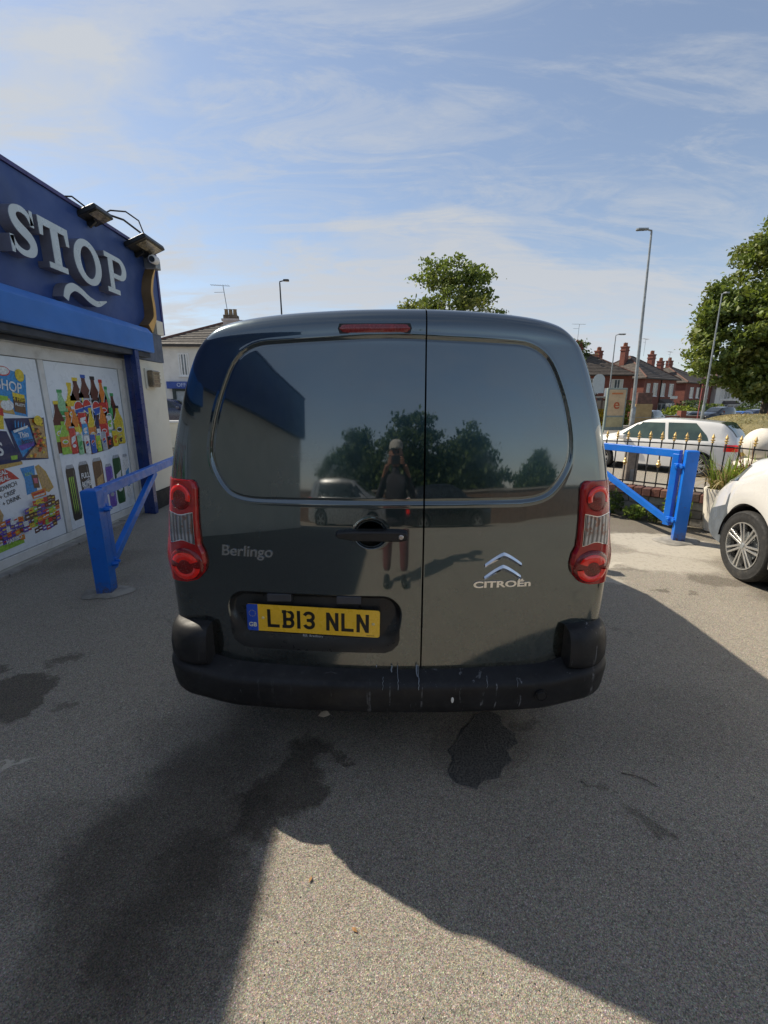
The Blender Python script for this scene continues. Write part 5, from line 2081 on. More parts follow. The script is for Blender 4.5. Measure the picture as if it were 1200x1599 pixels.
def car(name, label, loc, rz, cs, paint, side_glass, glass=None, group=None, screen=None, rear=None, detail=2, wheel='steel', trim_h=None, lights=True, plate=None, tail_y=.62, cat='car', bumper_front=None, belt_off=.0):
    glass = glass or M_glass
    root = thing(name, label, cat, loc, rz, group)
    rows = cs.shell()
    V, Fc = grid_mesh(rows)
    fs = [tuple(f) for f in Fc]
    n = rows.shape[1]
    cen = V[Fc].mean(1)
    bump_f = []
    keep = []
    for q_i, (f, c) in enumerate(zip(fs, cen)):
        j_ = q_i % (n - 1)
        (bump_f if (bumper_front and bumper_front(c, min(j_, n - 2 - j_))) else keep).append(f)
    m_ = MB()
    m_.v = [tuple(p) for p in V]
    m_.f = keep + [tuple(range(n)), tuple(range(len(V) - n, len(V)))]
    m_.build('body', paint, root, True, 38)
    if bump_f:
        m_ = MB(); m_.v = [tuple(p) for p in V]; m_.f = bump_f
        me_ = m_.mesh('bumper')
        bm_ = bmesh.new(); bm_.from_mesh(me_)
        bmesh.ops.delete(bm_, geom=[v for v in bm_.verts if not v.link_faces], context='VERTS')
        bm_.to_mesh(me_); bm_.free()
        link_mesh('bumper', me_, mat('grey_bumper_plastic', (.10, .115, .13), .55, var=.15, vscale=8), root, True, 38)
    m_ = MB()
    m_.box(-cs.L / 2 + .35, cs.L / 2 - .35, -cs.W * .72, cs.W * .72, cs.sill - .02, cs.sill + .3)
    m_.build('underbody', M_dark, root)
    for sg in (-1, 1):
        for (za, zb2, xl, xh) in side_glass:
            rows_obj(cs.patch(None, None, np.linspace(za, zb2, 7), xl, xh, sg), 'side_window', glass, root)
    for nm_, rg in (('windscreen', screen), ('rear_window', rear)):
        if rg:
            rows_ = []
            for x in np.linspace(rg[0], rg[1], 8):
                w = cs.section(x)[12][0] - .02
                zt = cs.ztop(x)
                rows_.append([(x + (.006 if x > 0 else -.006), y, zt + .026 - .012 * (abs(y) / w) ** 2) for y in np.linspace(-w, w, 9)])
            rows_obj(rows_, nm_, glass, root)
    for wx in cs.wheels:
        for sg in (-1, 1):
            wpar = root
            Rz = Matrix.Rotation(0, 4, 'Z')
            # add_wheel works with axles along local x; make a turned holder mesh space
            add_wheel_car(root, wx, sg * (cs.W - (.115 if cat == 'van' else .09)), cs.wr, .185, sg, wheel, detail)
            q_ = MB()
            Mx = Matrix.Translation((wx, sg * (cs.W - .20), cs.wr)) @ Matrix.Rotation(R(90), 4, 'X')
            q_.lathe([(0, .0), (cs.wr + .04, 0)], 24, Mx)
            q_.lathe([(cs.wr + .043, -.17), (cs.wr + .043, .17)], 28, Mx, arc=(0, math.pi))
            q_.build('wheel_arch_liner', M_dark, root)
    if lights:
        zt_l = cs.zbelt(-cs.L / 2 + .1)
        for sg in (-1, 1):
            rows_ = []
            for z in np.linspace(zt_l - .18, zt_l - .01, 5):
                w = cs.half(-cs.L / 2 + .03)
                pts = [(-cs.L / 2 - .012, sg * (w - .24), z), (-cs.L / 2 - .012, sg * (w - .10), z), (-cs.L / 2 + .0, sg * (w - .015), z)]
                for x in np.linspace(-cs.L / 2 + .05, -cs.L / 2 + .24, 4):
                    pts.append((x, sg * (cs.side(x, z) + .008), z))
                rows_.append(pts)
            rows_obj(rows_, 'tail_light', M_redlens, root, 60)
            rows_ = []
            zh = cs.ztop(cs.L / 2 - .12)
            for z in np.linspace(zh - .22, zh - .06, 5):
                w = cs.half(cs.L / 2 - .02)
                pts = [(cs.L / 2 + .008, sg * (w - .30), z), (cs.L / 2 + .008, sg * (w - .12), z), (cs.L / 2 - .01, sg * (w - .02), z)]
                for x in np.linspace(cs.L / 2 - .06, cs.L / 2 - .30, 4):
                    pts.append((x, sg * (cs.side(x, z) + .008), z))
                rows_.append(pts)
            rows_obj(rows_, 'headlight', M_glass if detail < 2 else mat('headlamp_glass', (.22, .26, .25), .1, var=.4, vscale=12, metal=.3, coat=1), root, 60)
    if plate:
        m_ = MB()
        m_.box(-cs.L / 2 - .018, -cs.L / 2 - .008, -.26, .26, plate, plate + .11)
        m_.build('number_plate', M_plate, root, bevel=.003)
    m_ = MB()
    for sg in (-1, 1):
        xm = cs.wheels[-1] - .62 if cs.wheels[-1] > 0 else .6
    for sg in (-1, 1):
        xm = max(cs.wheels) - .58
        zm = cs.zbelt(xm)
        m_ = MB()
        m_.box(xm - .08, xm + .10, min(sg * (cs.W - .02), sg * (cs.W + .17)), max(sg * (cs.W - .02), sg * (cs.W + .17)), zm + .0, zm + .13)
        m_.build('wing_mirror', paint, root, bevel=.035, seg=3)
    return root


def add_wheel_car(root, wx, wy, r, wd, sg, style, detail):
    M = Matrix.Translation((wx, wy, r)) @ Matrix.Rotation(-sg * math.pi / 2, 4, 'X')
    rim = r * .68
    hw = wd / 2
    m_ = MB()
    seg = 56 if detail > 1 else 24
    prof = [(rim * .97, -hw), (r * .90, -hw - .006), (r * .975, -hw + .012), (r, -hw + .03)]
    if detail > 1:
        for k in range(4):
            z = -hw + .045 + k * (wd - .09) / 4
            prof += [(r, z), (r - .007, z + .002), (r - .007, z + .008), (r, z + .010)]
    prof += [(r, hw - .03), (r * .985, hw - .010), (r * .955, hw), (r * .93, hw + .004), (r * .90, hw + .001), (r * .84, hw + .007), (r * .79, hw + .004), (rim * 1.05, hw + .004), (rim * .985, hw - .006)]
    m_.lathe(prof, seg, M)
    ty = m_.build('tyre', M_rubber, root, True, 40)
    m_ = MB()
    m_.lathe([(rim * 1.0, hw - .004), (rim * .99, hw + .004), (rim * .95, hw + .002), (rim * .93, hw - .02), (rim * .9, -hw + .02)], seg, M)
    ri = m_.build('rim', M_alloy, root, True, 40)
    m_ = MB()
    m_.lathe([(0, hw - .06), (rim * .95, hw - .06)], seg, M)
    m_.build('wheel_inner', M_dark, ri)
    m_ = MB()
    zf = hw - .012
    M3 = M.to_3x3()
    if style == 'alloy':
        for k in range(7):
            a0 = 2 * math.pi * k / 7 + .25
            for side_, off in ((-1, -.011), (1, .011)):
                pa, pb_ = rim * .12, rim * .965
                # each pair leans the same way and opens towards the rim
                a1 = a0 + .22 + side_ * .115
                p0 = Vector((math.cos(a0) * pa - math.sin(a0) * off, math.sin(a0) * pa + math.cos(a0) * off, zf - .006))
                p1 = Vector((math.cos(a1) * pb_, math.sin(a1) * pb_, zf + .002))
                m_.beam(M @ p0, M @ p1, .019, .026, up=(M3 @ Vector((0, 0, 1))))
        m_.lathe([(.0, zf + .010), (rim * .12, zf + .010), (rim * .19, zf + .002), (rim * .22, zf - .03)], 28, M)
    else:
        for k in range(5):
            a0 = 2 * math.pi * k / 5 + .3
            m_.beam(M @ Vector((math.cos(a0) * rim * .1, math.sin(a0) * rim * .1, zf)), M @ Vector((math.cos(a0) * rim * .96, math.sin(a0) * rim * .96, zf)), .055, .02, up=(M3 @ Vector((0, 0, 1))))
        m_.lathe([(.0, zf + .012), (rim * .22, zf + .010), (rim * .26, zf - .01)], 20, M)
    m_.build('spokes', M_alloy, ri, bevel=.003 if detail > 1 else 0)
    if detail > 1:
        m_ = MB()
        m_.lathe([(rim * .60, hw - .050), (rim * .60, hw - .045), (.0, hw - .045)], 32, M)
        m_.build('brake_disc', M_galv, ri, True, 40)
        m_ = MB()
        m_.lathe([(.0, zf + .013), (rim * .10, zf + .013), (rim * .11, zf + .009)], 20, M)
        m_.build('hub_cap', M_galv, ri, True, 40)


# hatchback beyond the railings (three doors, seen from its left rear quarter)
hb = CarShape(3.97, 1.68,
              [(-1.985, .80), (-1.93, .98), (-1.80, 1.18), (-1.62, 1.36), (-1.35, 1.405), (-.8, 1.45), (-.2, 1.46), (.15, 1.43), (.42, 1.33), (.95, 1.03), (1.3, .96), (1.7, .87), (1.9, .76), (1.985, .66)],
              [(-1.985, .80), (-1.8, .93), (-1.2, .93), (0, .895), (.9, .87), (1.4, .84), (1.985, .6)], .20, (-1.25, 1.21), .30, 3.0, 3.6)
hloc = Vector((7.98, 12.95))
hdir = (Vector((7.28, 14.05)) - Vector((9.06, 11.85))).normalized()
hz_ = T(*hloc)
hang = math.atan2(hdir.y, hdir.x)


def lin(z0, x0, z1, x1):
    return lambda z: float(np.interp(z, [z0, z1], [x0, x1]))


hatch = car('hatchback', 'white three-door hatchback parked beyond the spiked railings', (hloc.x, hloc.y, hz_), hang, hb, M_white_car,
            [(.925, 1.36, lin(.925, -.42, 1.36, -.33), lin(.925, .86, 1.36, .30)), (.935, 1.37, lambda z: float(np.interp(z, [.935, 1.05, 1.37], [-1.40, -1.36, -1.05])), lin(.935, -.50, 1.37, -.41))],
            glass=M_glass_green, screen=(.94, .22), rear=(-1.90, -1.52), wheel='alloy', plate=.55)

# van nose at the right edge (light commercial, seen from its left side)
nv = CarShape(4.1, 1.80,
              [(-2.05, 1.6), (-1.9, 1.82), (-1.0, 1.84), (.1, 1.80), (.45, 1.70), (1.02, 1.20), (1.25, 1.12), (1.55, 1.04), (1.80, .90), (1.95, .75), (2.05, .60)],
              [(-2.05, 1.0), (-1.2, 1.04), (.6, 1.04), (1.1, 1.02), (1.5, .88), (1.9, .66), (2.05, .5)], .22, (-1.25, 1.20), .313, 5.5, 5, .17, .24)
na = R(90 - 6.5)
# front wheel centre stands at about (3.30, 3.72); body lies to its right
fwd = Vector((math.cos(na), math.sin(na)))
lft = Vector((-fwd.y, fwd.x))
wc = Vector((3.145, 3.72))
org = wc - fwd * 1.20 - lft * (nv.W - .005)
near = car('white_van', 'nose of a white van with twin-spoke alloy wheel at the right edge', (org.x, org.y, 0), na, nv, M_white_car,
           [(1.07, 1.55, lin(1.07, -.35, 1.55, -.30), lin(1.07, .95, 1.55, .50))], screen=(1.04, .50), wheel='alloy', lights=False, cat='van',
           bumper_front=lambda c, j: c[0] > 1.50 and j < 4)
# swept-back headlight, indicator badge
for sg in (-1, 1):
    rows_ = []
    for t in np.linspace(0, 1, 8):
        row = []
        for u in np.linspace(0, 1, 14):
            x = 1.44 + .55 * u
            zlo = .86 - .10 * u
            zhi = min(nv.ztop(x) - .01, 1.0 - .17 * u + .03 * math.sin(math.pi * u))
            zhi = max(zhi, zlo + .01)
            z = zlo + (zhi - zlo) * t
            row.append((x, sg * (nv.side(x, z) + .007), z))
        rows_.append(row)
    rows_obj(rows_, 'headlight', mat('headlamp_glass', (.22, .26, .25), .1, var=.4, vscale=12, metal=.3, coat=1), near, 60)
m = MB()
yb_ = nv.side(.86, .80) + .004
m.lathe([(.012, 0), (.018, .004), (.024, 0)], 20, Matrix.Translation((.86, yb_, .80)) @ Matrix.Rotation(R(-90), 4, 'X'))
m.tube([(.885, yb_, .825), (.905, yb_ + .002, .84), (.92, yb_, .825)], .004, 6)
m.build('wing_badge', M_galv, near, True)
m = MB()
m.box(.78, .79, nv.side(.78, .5) - .01, nv.side(.78, .5) + .002, .30, .98)
m.build('door_gap', M_black, near)

# ------------------------------------------------------------------ low wall, railings, pier, planter
wA, wB = Vector((1.15, 8.25)), Vector((4.50, 5.02))
wd_ = (wB - wA).normalized()
wn_ = Vector((wd_.y, -wd_.x))                   # towards the camera side
if wn_.y > 0:
    wn_ = -wn_
wlen = (wB - wA).length
wall = thing('boundary_wall', 'low grey block wall with brick coping below the spiked railings', 'wall', (wA.x, wA.y, 0), math.atan2(wd_.y, wd_.x))
m = MB()
m.box(0, wlen, -.05, .05, -.5, .318)
m.build('wall_core', mat('wall_mortar', (.16, .155, .145), .9, bump=.4), wall)
blk = MB().box(0, .235, -.075, -.049, 0, .098).mesh('block')
Mb_ = [mat('grey_block_%s' % c, col, .9, var=.2, vscale=7, bump=.6, bscale=40, dirt=(.09, .09, .08)) for c, col in (('a', (.21, .205, .19)), ('b', (.17, .165, .155)), ('c', (.24, .225, .20)))]
blks = []
for mm in Mb_:
    me = blk.copy(); me.materials.append(mm); blks.append(me)
for r_ in range(3):
    k = 0
    x = -.12 * (r_ % 2)
    while x < wlen - .05:
        me = blks[rnd.randrange(3)]
        o = bpy.data.objects.new('block', me); COL.objects.link(o); o.parent = wall
        xx0 = max(0, x)
        o.location = (xx0 + .004, rnd.uniform(-.004, .003), .004 + r_ * .105)
        o.scale = ((min(x + .24, wlen) - xx0 - .008) / .235, 1, 1)
        x += .245
cop = MB().box(0, .098, -.115, .105, 0, .105)
me0 = cop.mesh('brick')
bmx = bmesh.new(); bmx.from_mesh(me0); bmesh.ops.bevel(bmx, geom=list(bmx.edges), offset=.006, segments=1, affect='EDGES'); bmx.to_mesh(me0); bmx.free()
brs = []
for c, col in (('a', (.17, .065, .045)), ('b', (.12, .050, .04)), ('c', (.21, .10, .07)), ('d', (.095, .06, .05))):
    me = me0.copy(); me.materials.append(mat('coping_brick_' + c, col, .85, var=.3, vscale=14, bump=.5, bscale=60, dirt=(.13, .12, .10))); brs.append(me)
x = 0
while x < wlen:
    o = bpy.data.objects.new('brick', brs[rnd.randrange(4)]); COL.objects.link(o); o.parent = wall
    o.location = (x, rnd.uniform(-.006, .006), .322 + rnd.uniform(-.003, .003))
    o.rotation_euler = (0, 0, rnd.uniform(-.02, .02))
    x += .108
# paving slab strip behind the coping
m = MB()
m.box(0, wlen, .11, .55, .20, .405)
m.build('flagstone_top', mat('old_flagstone', (.24, .215, .18), .9, var=.2, vscale=4, bump=.5, bscale=30, dirt=(.12, .11, .09)), wall, bevel=.01)

rail = thing('railings', 'black iron railings with gold spearhead finials on the low wall', 'fence', (wA.x, wA.y, .43), math.atan2(wd_.y, wd_.x))
nb_ = int(wlen / .136)


def rail_z(x):
    return .60 - .030 * (x / wlen) + .02 * math.cos(x * 1.7)


bar_me = MB().tube([(0, 0, 0), (0, 0, 1)], .0085, 6).mesh('bar'); bar_me.materials.append(M_black_paint)
fin = MB()
fin.lathe([(.0, 0), (.018, 0), (.022, .010), (.012, .018), (.012, .026), (.030, .036), (.030, .044), (.014, .050), (.012, .060), (.022, .070), (.024, .078), (.012, .105), (0, .135)], 8)
fin_me = fin.mesh('finial'); fin_me.materials.append(M_gold)
dec = MB()
dec.lathe([(.0, -.055), (.012, -.045), (.016, -.03), (.028, -.012), (.030, .0), (.022, .012), (.014, .03), (.018, .04), (0, .07)], 8)
dec_me = dec.mesh('collar'); dec_me.materials.append(M_gold)
for k in range(nb_):
    x = .06 + k * .136
    h = rail_z(x) + .035
    o = bpy.data.objects.new('bar', bar_me); COL.objects.link(o); o.parent = rail
    o.location = (x, .02, .0)
    o.scale = (1, 1, h)
    f_ = bpy.data.objects.new('finial', fin_me); COL.objects.link(f_); f_.parent = rail
    f_.location = (x, .02, h)
    f_.scale = (.82, .82, .88)
    f_.rotation_euler = (rnd.uniform(-.05, .05), rnd.uniform(-.05, .05), 0)
    if k % 3 == 1:
        c_ = bpy.data.objects.new('collar', dec_me); COL.objects.link(c_); c_.parent = rail
        c_.location = (x, .02, h * .50)
m = MB()
m.tube([(0, .02, rail_z(0))] + [(x, .02, rail_z(x)) for x in np.linspace(.1, wlen, 14)], .009, 6)
m.build('top_rail', M_black_paint, rail, True)
m = MB()
m.box(0, wlen, .010, .030, .045, .062)
m.build('bottom_rail', M_black_paint, rail)
m = MB()
for x in (.9, 2.5, 3.9):
    m.beam((x, .02, .05), (x, .30, -.12), .014, .014)
m.build('stay', M_black_paint, rail)
# weathered post behind the railings
px_ = Vector((3.78, 6.75))
wp = thing('wooden_post', 'short weathered timber post standing behind the railings', 'post', (px_.x, px_.y, T(px_.x, px_.y)))
m = MB()
m.box(-.085, .085, -.06, .06, 0, .86)
m.build('post', M_wood, wp, bevel=.012)
m = MB()
m.box(-.03, .03, -.075, -.06, .30, .55)
m.build('iron_strap', M_galv, wp, bevel=.003)

# gate pier with a painted stone ball
pier = thing('gate_pier', 'stone gate pier carrying a large cream painted ball', 'pillar', (4.72, 5.55, 0))
m = MB()
m.box(-.17, .17, -.17, .17, 0, .74)
m.build('shaft', M_brick, pier, bevel=.008)
m = MB()
m.lathe([(.0, .745), (.255, .745), (.27, .77), (.255, .80), (.16, .845), (.09, .86), (0, .86)], 28)
m.build('cap_stone', M_stone, pier, True, 35)
m = MB()
m.lathe([(.0, .845)] + [(.205 * math.sin(R(a)), 1.035 - .20 * math.cos(R(a))) for a in range(12, 169, 12)] + [(.045, 1.232), (.0, 1.233)], 32)
m.build('stone_ball', M_stone, pier, True)

# pale fluted planter
urn = thing('planter', 'tall white ribbed planter beside the right-hand barrier', 'planter', (4.05, 5.22, 0))
m = MB()
n0 = 40
prof = [(r_ * .84, z_) for r_, z_ in [(.10, 0), (.13, .02), (.14, .10), (.165, .30), (.185, .48), (.20, .52), (.195, .54), (.165, .54), (.15, .44), (0, .44)]]
for r_, z in prof:
    for k in range(n0):
        a = 2 * math.pi * k / n0
        rr = r_ * (1 + (.03 if (k % 4 < 2 and .02 < z < .5) else 0))
        m.v.append((rr * math.cos(a), rr * math.sin(a), z))
for i in range(len(prof) - 1):
    for k in range(n0):
        a, b = i * n0 + k, i * n0 + (k + 1) % n0
        m.f.append((a, b, b + n0, a + n0))
m.build('pot', M_stone, urn, True, 30)
m = MB()
m.lathe([(0, .50), (.136, .50)], 20)
m.build('soil', mat('soil', (.035, .025, .018), .95, bump=.8), urn)


def blades(root, name, n, base_r, hmin, hmax, m_, spread=.7, wid=.010, z0=0.0, seed=1, droop=.5):
    rg = np.random.RandomState(seed)
    Vs, Fs = [], []
    for i in range(n):
        a = rg.rand() * 6.283
        r0 = base_r * math.sqrt(rg.rand())
        h = hmin + (hmax - hmin) * rg.rand()
        ln = spread * (rg.rand() ** .7)
        d = np.array([math.cos(a), math.sin(a), 0])
        s = np.array([-d[1], d[0], 0])
        p0 = np.array([r0 * math.cos(a + 1), r0 * math.sin(a + 1), z0])
        k0 = len(Vs)
        for t in np.linspace(0, 1, 6):
            c = p0 + d * (h * ln * (t ** 1.4)) + np.array([0, 0, h * (t - droop * ln * t ** 2.6)])
            w = wid * (1 - t) ** .6 + .0008
            Vs += [c - s * w, c + s * w]
        for j in range(5):
            a_ = k0 + 2 * j
            Fs.append((a_, a_ + 1, a_ + 3, a_ + 2))
    return link_mesh(name, np_mesh(name, Vs, Fs), m_, root, True)


pl_ = thing('spiky_plant', 'spiky green plant growing in the white ribbed planter', 'plant', (4.05, 5.22, .50))
blades(pl_, 'green_blades', 70, .10, .30, .62, M_weed, .8, .009, 0, 3)
blades(pl_, 'dry_blades', 90, .12, .2, .5, M_straw, 1.2, .008, 0, 4, .8)
pl_ = thing('spiky_plant', 'brown and green spiky plant arching in front of the stone ball', 'plant', (4.30, 5.05, .45))
blades(pl_, 'dry_blades', 170, .16, .35, .75, leafmat('russet_blades', (.14, .06, .03), (.36, .18, .09)), .9, .008, 0, 6, .6)
blades(pl_, 'green_blades', 60, .14, .35, .7, M_weed, .8, .008, 0, 7)
m = MB()
m.lathe([(.0, -.45), (.16, -.45), (.21, 0), (.0, .0)], 18)
m.build('pot', M_conc, pl_, True, 40)


# weeds at the foot of the wall
def leafy(name, label, cat, loc, n, rx, ry, rz_, size, m_, seed, stem=True, stems=None):
    rg = np.random.RandomState(seed)
    root = thing(name, label, cat, loc)
    pts = rg.randn(n, 3)
    pts /= np.linalg.norm(pts, axis=1)[:, None]
    pts *= (rg.rand(n) ** .4)[:, None]
    c = pts * [rx, ry, rz_] + [0, 0, rz_ * .9]
    c[:, 2] = np.abs(c[:, 2]) + .01
    V, Fc = leaf_quads(c, size, rg)
    link_mesh('leaves', np_mesh('leaves', V, Fc), m_, root, False)
    if stem:
        q_ = MB()
        for k in range(stems or 7):
            a = rg.rand() * 6.28
            e = rg.rand() * .8
            q_.tube([(0.02 * math.cos(a), .02 * math.sin(a), 0), (rx * e * .5 * math.cos(a), ry * e * .5 * math.sin(a), rz_ * .8), (rx * e * math.cos(a), ry * e * math.sin(a), rz_ * 1.6)], [.006, .004, .002], 5)
        q_.build('stem', M_bark, root, True)
    return root


def leaf_quads(c, size, rg, up=.4):
    n = len(c)
    nn = rg.randn(n, 3) + [0, 0, up]
    nn /= np.linalg.norm(nn, axis=1)[:, None]
    t = np.cross(nn, rg.randn(n, 3))
    t /= np.linalg.norm(t, axis=1)[:, None]
    b = np.cross(nn, t)
    s = (size * (.45 + 1.0 * rg.rand(n) ** 1.4))[:, None]
    fold = nn * s * .18
    p0 = c - t * s * .55
    p1 = c + b * s * .36 + fold
    p2 = c + t * s * .6
    p3 = c - b * s * .36 + fold
    V = np.stack([p0, p1, p2, p3], 1).reshape(-1, 3)
    i = np.arange(n)[:, None] * 4
    Fc = np.concatenate([i + [0, 1, 2], i + [0, 2, 3]], 1).reshape(-1, 3)
    return V, Fc


for k, (u, n_, rx, rz_, sz_, mm, lab) in enumerate(((.575, 260, .16, .13, .055, M_weed, 'bright green weed clump left of the others, against the block wall'), (.645, 300, .17, .20, .045, M_leaf_dark, 'taller dark green weed under the barrier brace'),
                                                    (.71, 220, .15, .10, .045, M_weed, 'small yellow-green weed near the foot of the brace'), (.765, 160, .12, .09, .04, M_leaf, 'low weed beside the barrier hinge, at the wall foot'),
                                                    (.90, 520, .17, .24, .055, M_weed, 'leafy bright green weed between barrier post and planter'))):
    p_ = wA + wd_ * (wlen * u) + wn_ * .20
    if k == 4:
        p_ = Vector((3.70, 5.42))
    leafy('weed', lab, 'weed', (p_.x, p_.y, 0), n_, rx, .12, rz_, sz_, mm, 20 + k)


# ------------------------------------------------------------------ trees
def tree(label, x, y, z, H, trunk_h, rad, lobes, nclus, nleaf, leaf, m_, seed, cl_r=.45, trunk_r=.16, name='tree', flat_=1.0, zpow=1.0):
    """lobes: (dx, dy, dz, r) overlapping crown masses; foliage hangs in clumps near their surfaces"""
    rg = np.random.RandomState(seed)
    root = thing(name, label, 'tree', (x, y, z))
    cl = []
    lw = np.array([l[3] ** 2 for l in lobes]); lw = lw / lw.sum()
    while len(cl) < nclus:
        l = lobes[rg.choice(len(lobes), p=lw)]
        d = rg.randn(3); d /= np.linalg.norm(d)
        rr = l[3] * (.45 + .60 * rg.rand() ** .6)
        p = np.array([l[0], l[1], l[2]]) + d * rr * [1, 1, flat_]
        if p[2] < trunk_h * .75:
            continue
        cl.append(p)
    cl = np.array(cl)
    q_ = MB()
    topz = H * .72
    q_.tube([(0, 0, -.1), (.03, .02, trunk_h * .5), (-.03, .04, trunk_h), (.05, -.03, topz)], [trunk_r * 1.25, trunk_r, trunk_r * .85, trunk_r * .2], 10)
    q_.build('trunk', M_bark, root, True)
    q_ = MB()
    for p in cl[rg.choice(len(cl), min(len(cl), 46), replace=False)]:
        z0 = trunk_h + (min(p[2], topz) - trunk_h) * .45 * rg.rand() ** .5
        a = np.array([0, 0, max(trunk_h * .8, z0)])
        mid = (a + p) / 2 + np.array([0, 0, .12 * np.linalg.norm(p[:2])]) + rg.randn(3) * .1
        q_.tube([a, mid, p], [trunk_r * .36, trunk_r * .2, .012], 6, False)
    br_ = q_.build('branches', M_bark, root, True)
    cs_ = []
    for p in cl:
        k = int(nleaf * (.6 + .8 * rg.rand()))
        o_ = rg.randn(k, 3) * cl_r * .42 * [1.15, 1.15, .62]
        # drooping sprays: hollow below, fuller on top
        cs_.append(p + o_)
    c = np.concatenate(cs_)
    V, Fc = leaf_quads(c, leaf, rg, .5)
    o = link_mesh('crown', np_mesh('crown', V, Fc), m_, root, False)
    return root


# tree seen over the roof of the van
lob = [(0, 0, 5.7, 1.5), (-1.0, .3, 4.6, 1.25), (1.1, -.2, 4.8, 1.3), (.3, .8, 3.9, 1.6), (-1.6, 0, 3.7, .9), (1.9, .2, 4.1, .75), (2.35, 0, 4.35, .45), (-.5, 0, 6.4, .8), (.55, .2, 6.6, .7), (-1.75, .2, 5.1, .45), (1.35, 0, 6.1, .55), (-2.1, 0, 4.2, .35)]
tree('round-headed green tree rising directly behind the van roof', 2.95, 22, T(3, 22) + .1, 8.4, 1.9, 2, [(a * 1.06, b, c * 1.11, d * 1.08) for a, b, c, d in lob], 330, 70, .15, M_leaf, 5, .40, .14)
# the large tree filling the right edge
lob = [(0, 0, 4.6, 3.0), (-1.9, .2, 3.6, 1.7), (-1.0, 0, 6.4, 1.8), (.8, .4, 7.6, 1.9), (2.3, 0, 5.6, 2.4), (-2.9, 0, 2.9, .95), (-2.2, .3, 5.1, 1.1), (-.6, .2, 7.9, .8), (-1.7, 0, 6.9, .5), (3.0, .6, 7.9, 1.8), (-3.6, 0, 2.95, .35), (-3.1, .2, 3.9, .5), (-.4, -.6, 2.5, 1.5), (1.8, -.4, 2.6, 1.6)]
lob = lob + [(3.8, 0, 3.6, 2.0), (-2.6, 0, 2.35, .8), (-1.3, -.3, 2.2, .9), (4.5, .5, 6.5, 2.4), (-1.35, 0, 7.4, .35), (-2.85, 0, 5.6, .35), (-3.45, 0, 4.5, .3)]
tree('large dense green tree filling the right edge of the view', 28.9, 34.5, T(28.9, 34.5) - .3, 13.5, 1.6, 3, [(-1.9, -1.2, 2.9, 1.5), (1.0, -1.5, 2.9, 1.8), (4.2, -1.0, 3.2, 2.0)] + [(a * 1.6, b * 1.6, c * 1.6, d * 1.57) for a, b, c, d in lob], 680, 125, .31, M_leaf, 9, .82, .24)
# glimpse of leaves right of the van roof
lob = [(0, 0, 5.0, 1.3), (.9, 0, 4.4, .8), (-.9, 0, 5.4, .9), (.4, .2, 3.4, 1.1)]
tree('dark tree just showing past the right shoulder of the van', 22.3, 55, T(20, 55), 7.5, 1.5, 2, [(a * 1.3, b, c * 1.5, d * 1.4) for a, b, c, d in lob], 140, 40, .32, M_leaf_dark, 12, .8, .2)
# wooded skyline beyond the houses
for k, (tx, ty, s) in enumerate(((66, 96, 1.25), (74, 104, 1.35), (58, 108, 1.3), (84, 100, 1.2))):
    lob = [(0, 0, 5.2, 2.3), (1.8, 0, 4.2, 1.6), (-1.8, 0, 4.4, 1.7), (.4, .5, 6.6, 1.4)]
    tree(('far dark tree behind the rooftops, right of the white-fronted house', 'second far tree, hazy above the parked cars', 'far tree between the chimneys of the brick terrace', 'rightmost far tree beyond the grass bank')[k], tx, ty, -1.6, 8 * s, 1.6, 3,
         [(a * s, b, c * s, d * s) for a, b, c, d in lob], 130, 34, .45, M_leaf_dark, 40 + k, 1.1, .25)

# ------------------------------------------------------------------ houses
M_win_glass = glassmat('window_glass', (.10, .12, .14), .08)
M_ridge = mat('ridge_tiles', (.12, .06, .045), .85)
M_pot = mat('clay_pot', (.33, .12, .06), .8, var=.2, vscale=8)
M_dkwood = mat('dark_trim', (.03, .025, .022), .6)


def window(parent, x, z, w, h, y, glass=None, bars=1, frame=None, net=True, normal='y'):
    """casement on the front (normal -y) or on the left flank (normal -x, x given as depth)"""
    Mx = Matrix.Translation((x, y, z)) if normal == 'y' else Matrix.Translation((y, x, z)) @ Matrix.Rotation(R(-90), 4, 'Z')
    m_ = MB()
    t = .06
    m_.box(-w / 2, w / 2, -.04, .03, h - t, h, Mx)
    m_.box(-w / 2, w / 2, -.04, .03, 0, t, Mx)
    m_.box(-w / 2, -w / 2 + t, -.04, .03, t, h - t, Mx)
    m_.box(w / 2 - t, w / 2, -.04, .03, t, h - t, Mx)
    for k in range(bars):
        xx = -w / 2 + w * (k + 1) / (bars + 1)
        m_.box(xx - .03, xx + .03, -.038, .03, t, h - t, Mx)
    fr = m_.build('window', frame or M_upvc, parent)
    m_ = MB()
    m_.box(-w / 2 + t * .8, w / 2 - t * .8, -.012, -.006, t * .8, h - t * .8, Mx)
    m_.build('pane', glass or M_win_glass, fr)
    if net:
        m_ = MB()
        m_.box(-w / 2 + t, -w / 2 + w * .30, -.0162, -.0145, t, h - t, Mx)
        m_.build('curtain', mat('net_curtain', (.50, .50, .47), .8), fr)
        m_ = MB()
        m_.box(w / 2 - w * .30, w / 2 - t, -.0162, -.0145, t, h - t, Mx)
        m_.build('curtain', mat('net_curtain', (.50, .50, .47), .8), fr)
    m_ = MB()
    m_.box(-w / 2 - .06, w / 2 + .06, -.10, .02, -.07, -.001, Mx)
    m_.build('sill', frame or M_upvc, fr)
    return fr


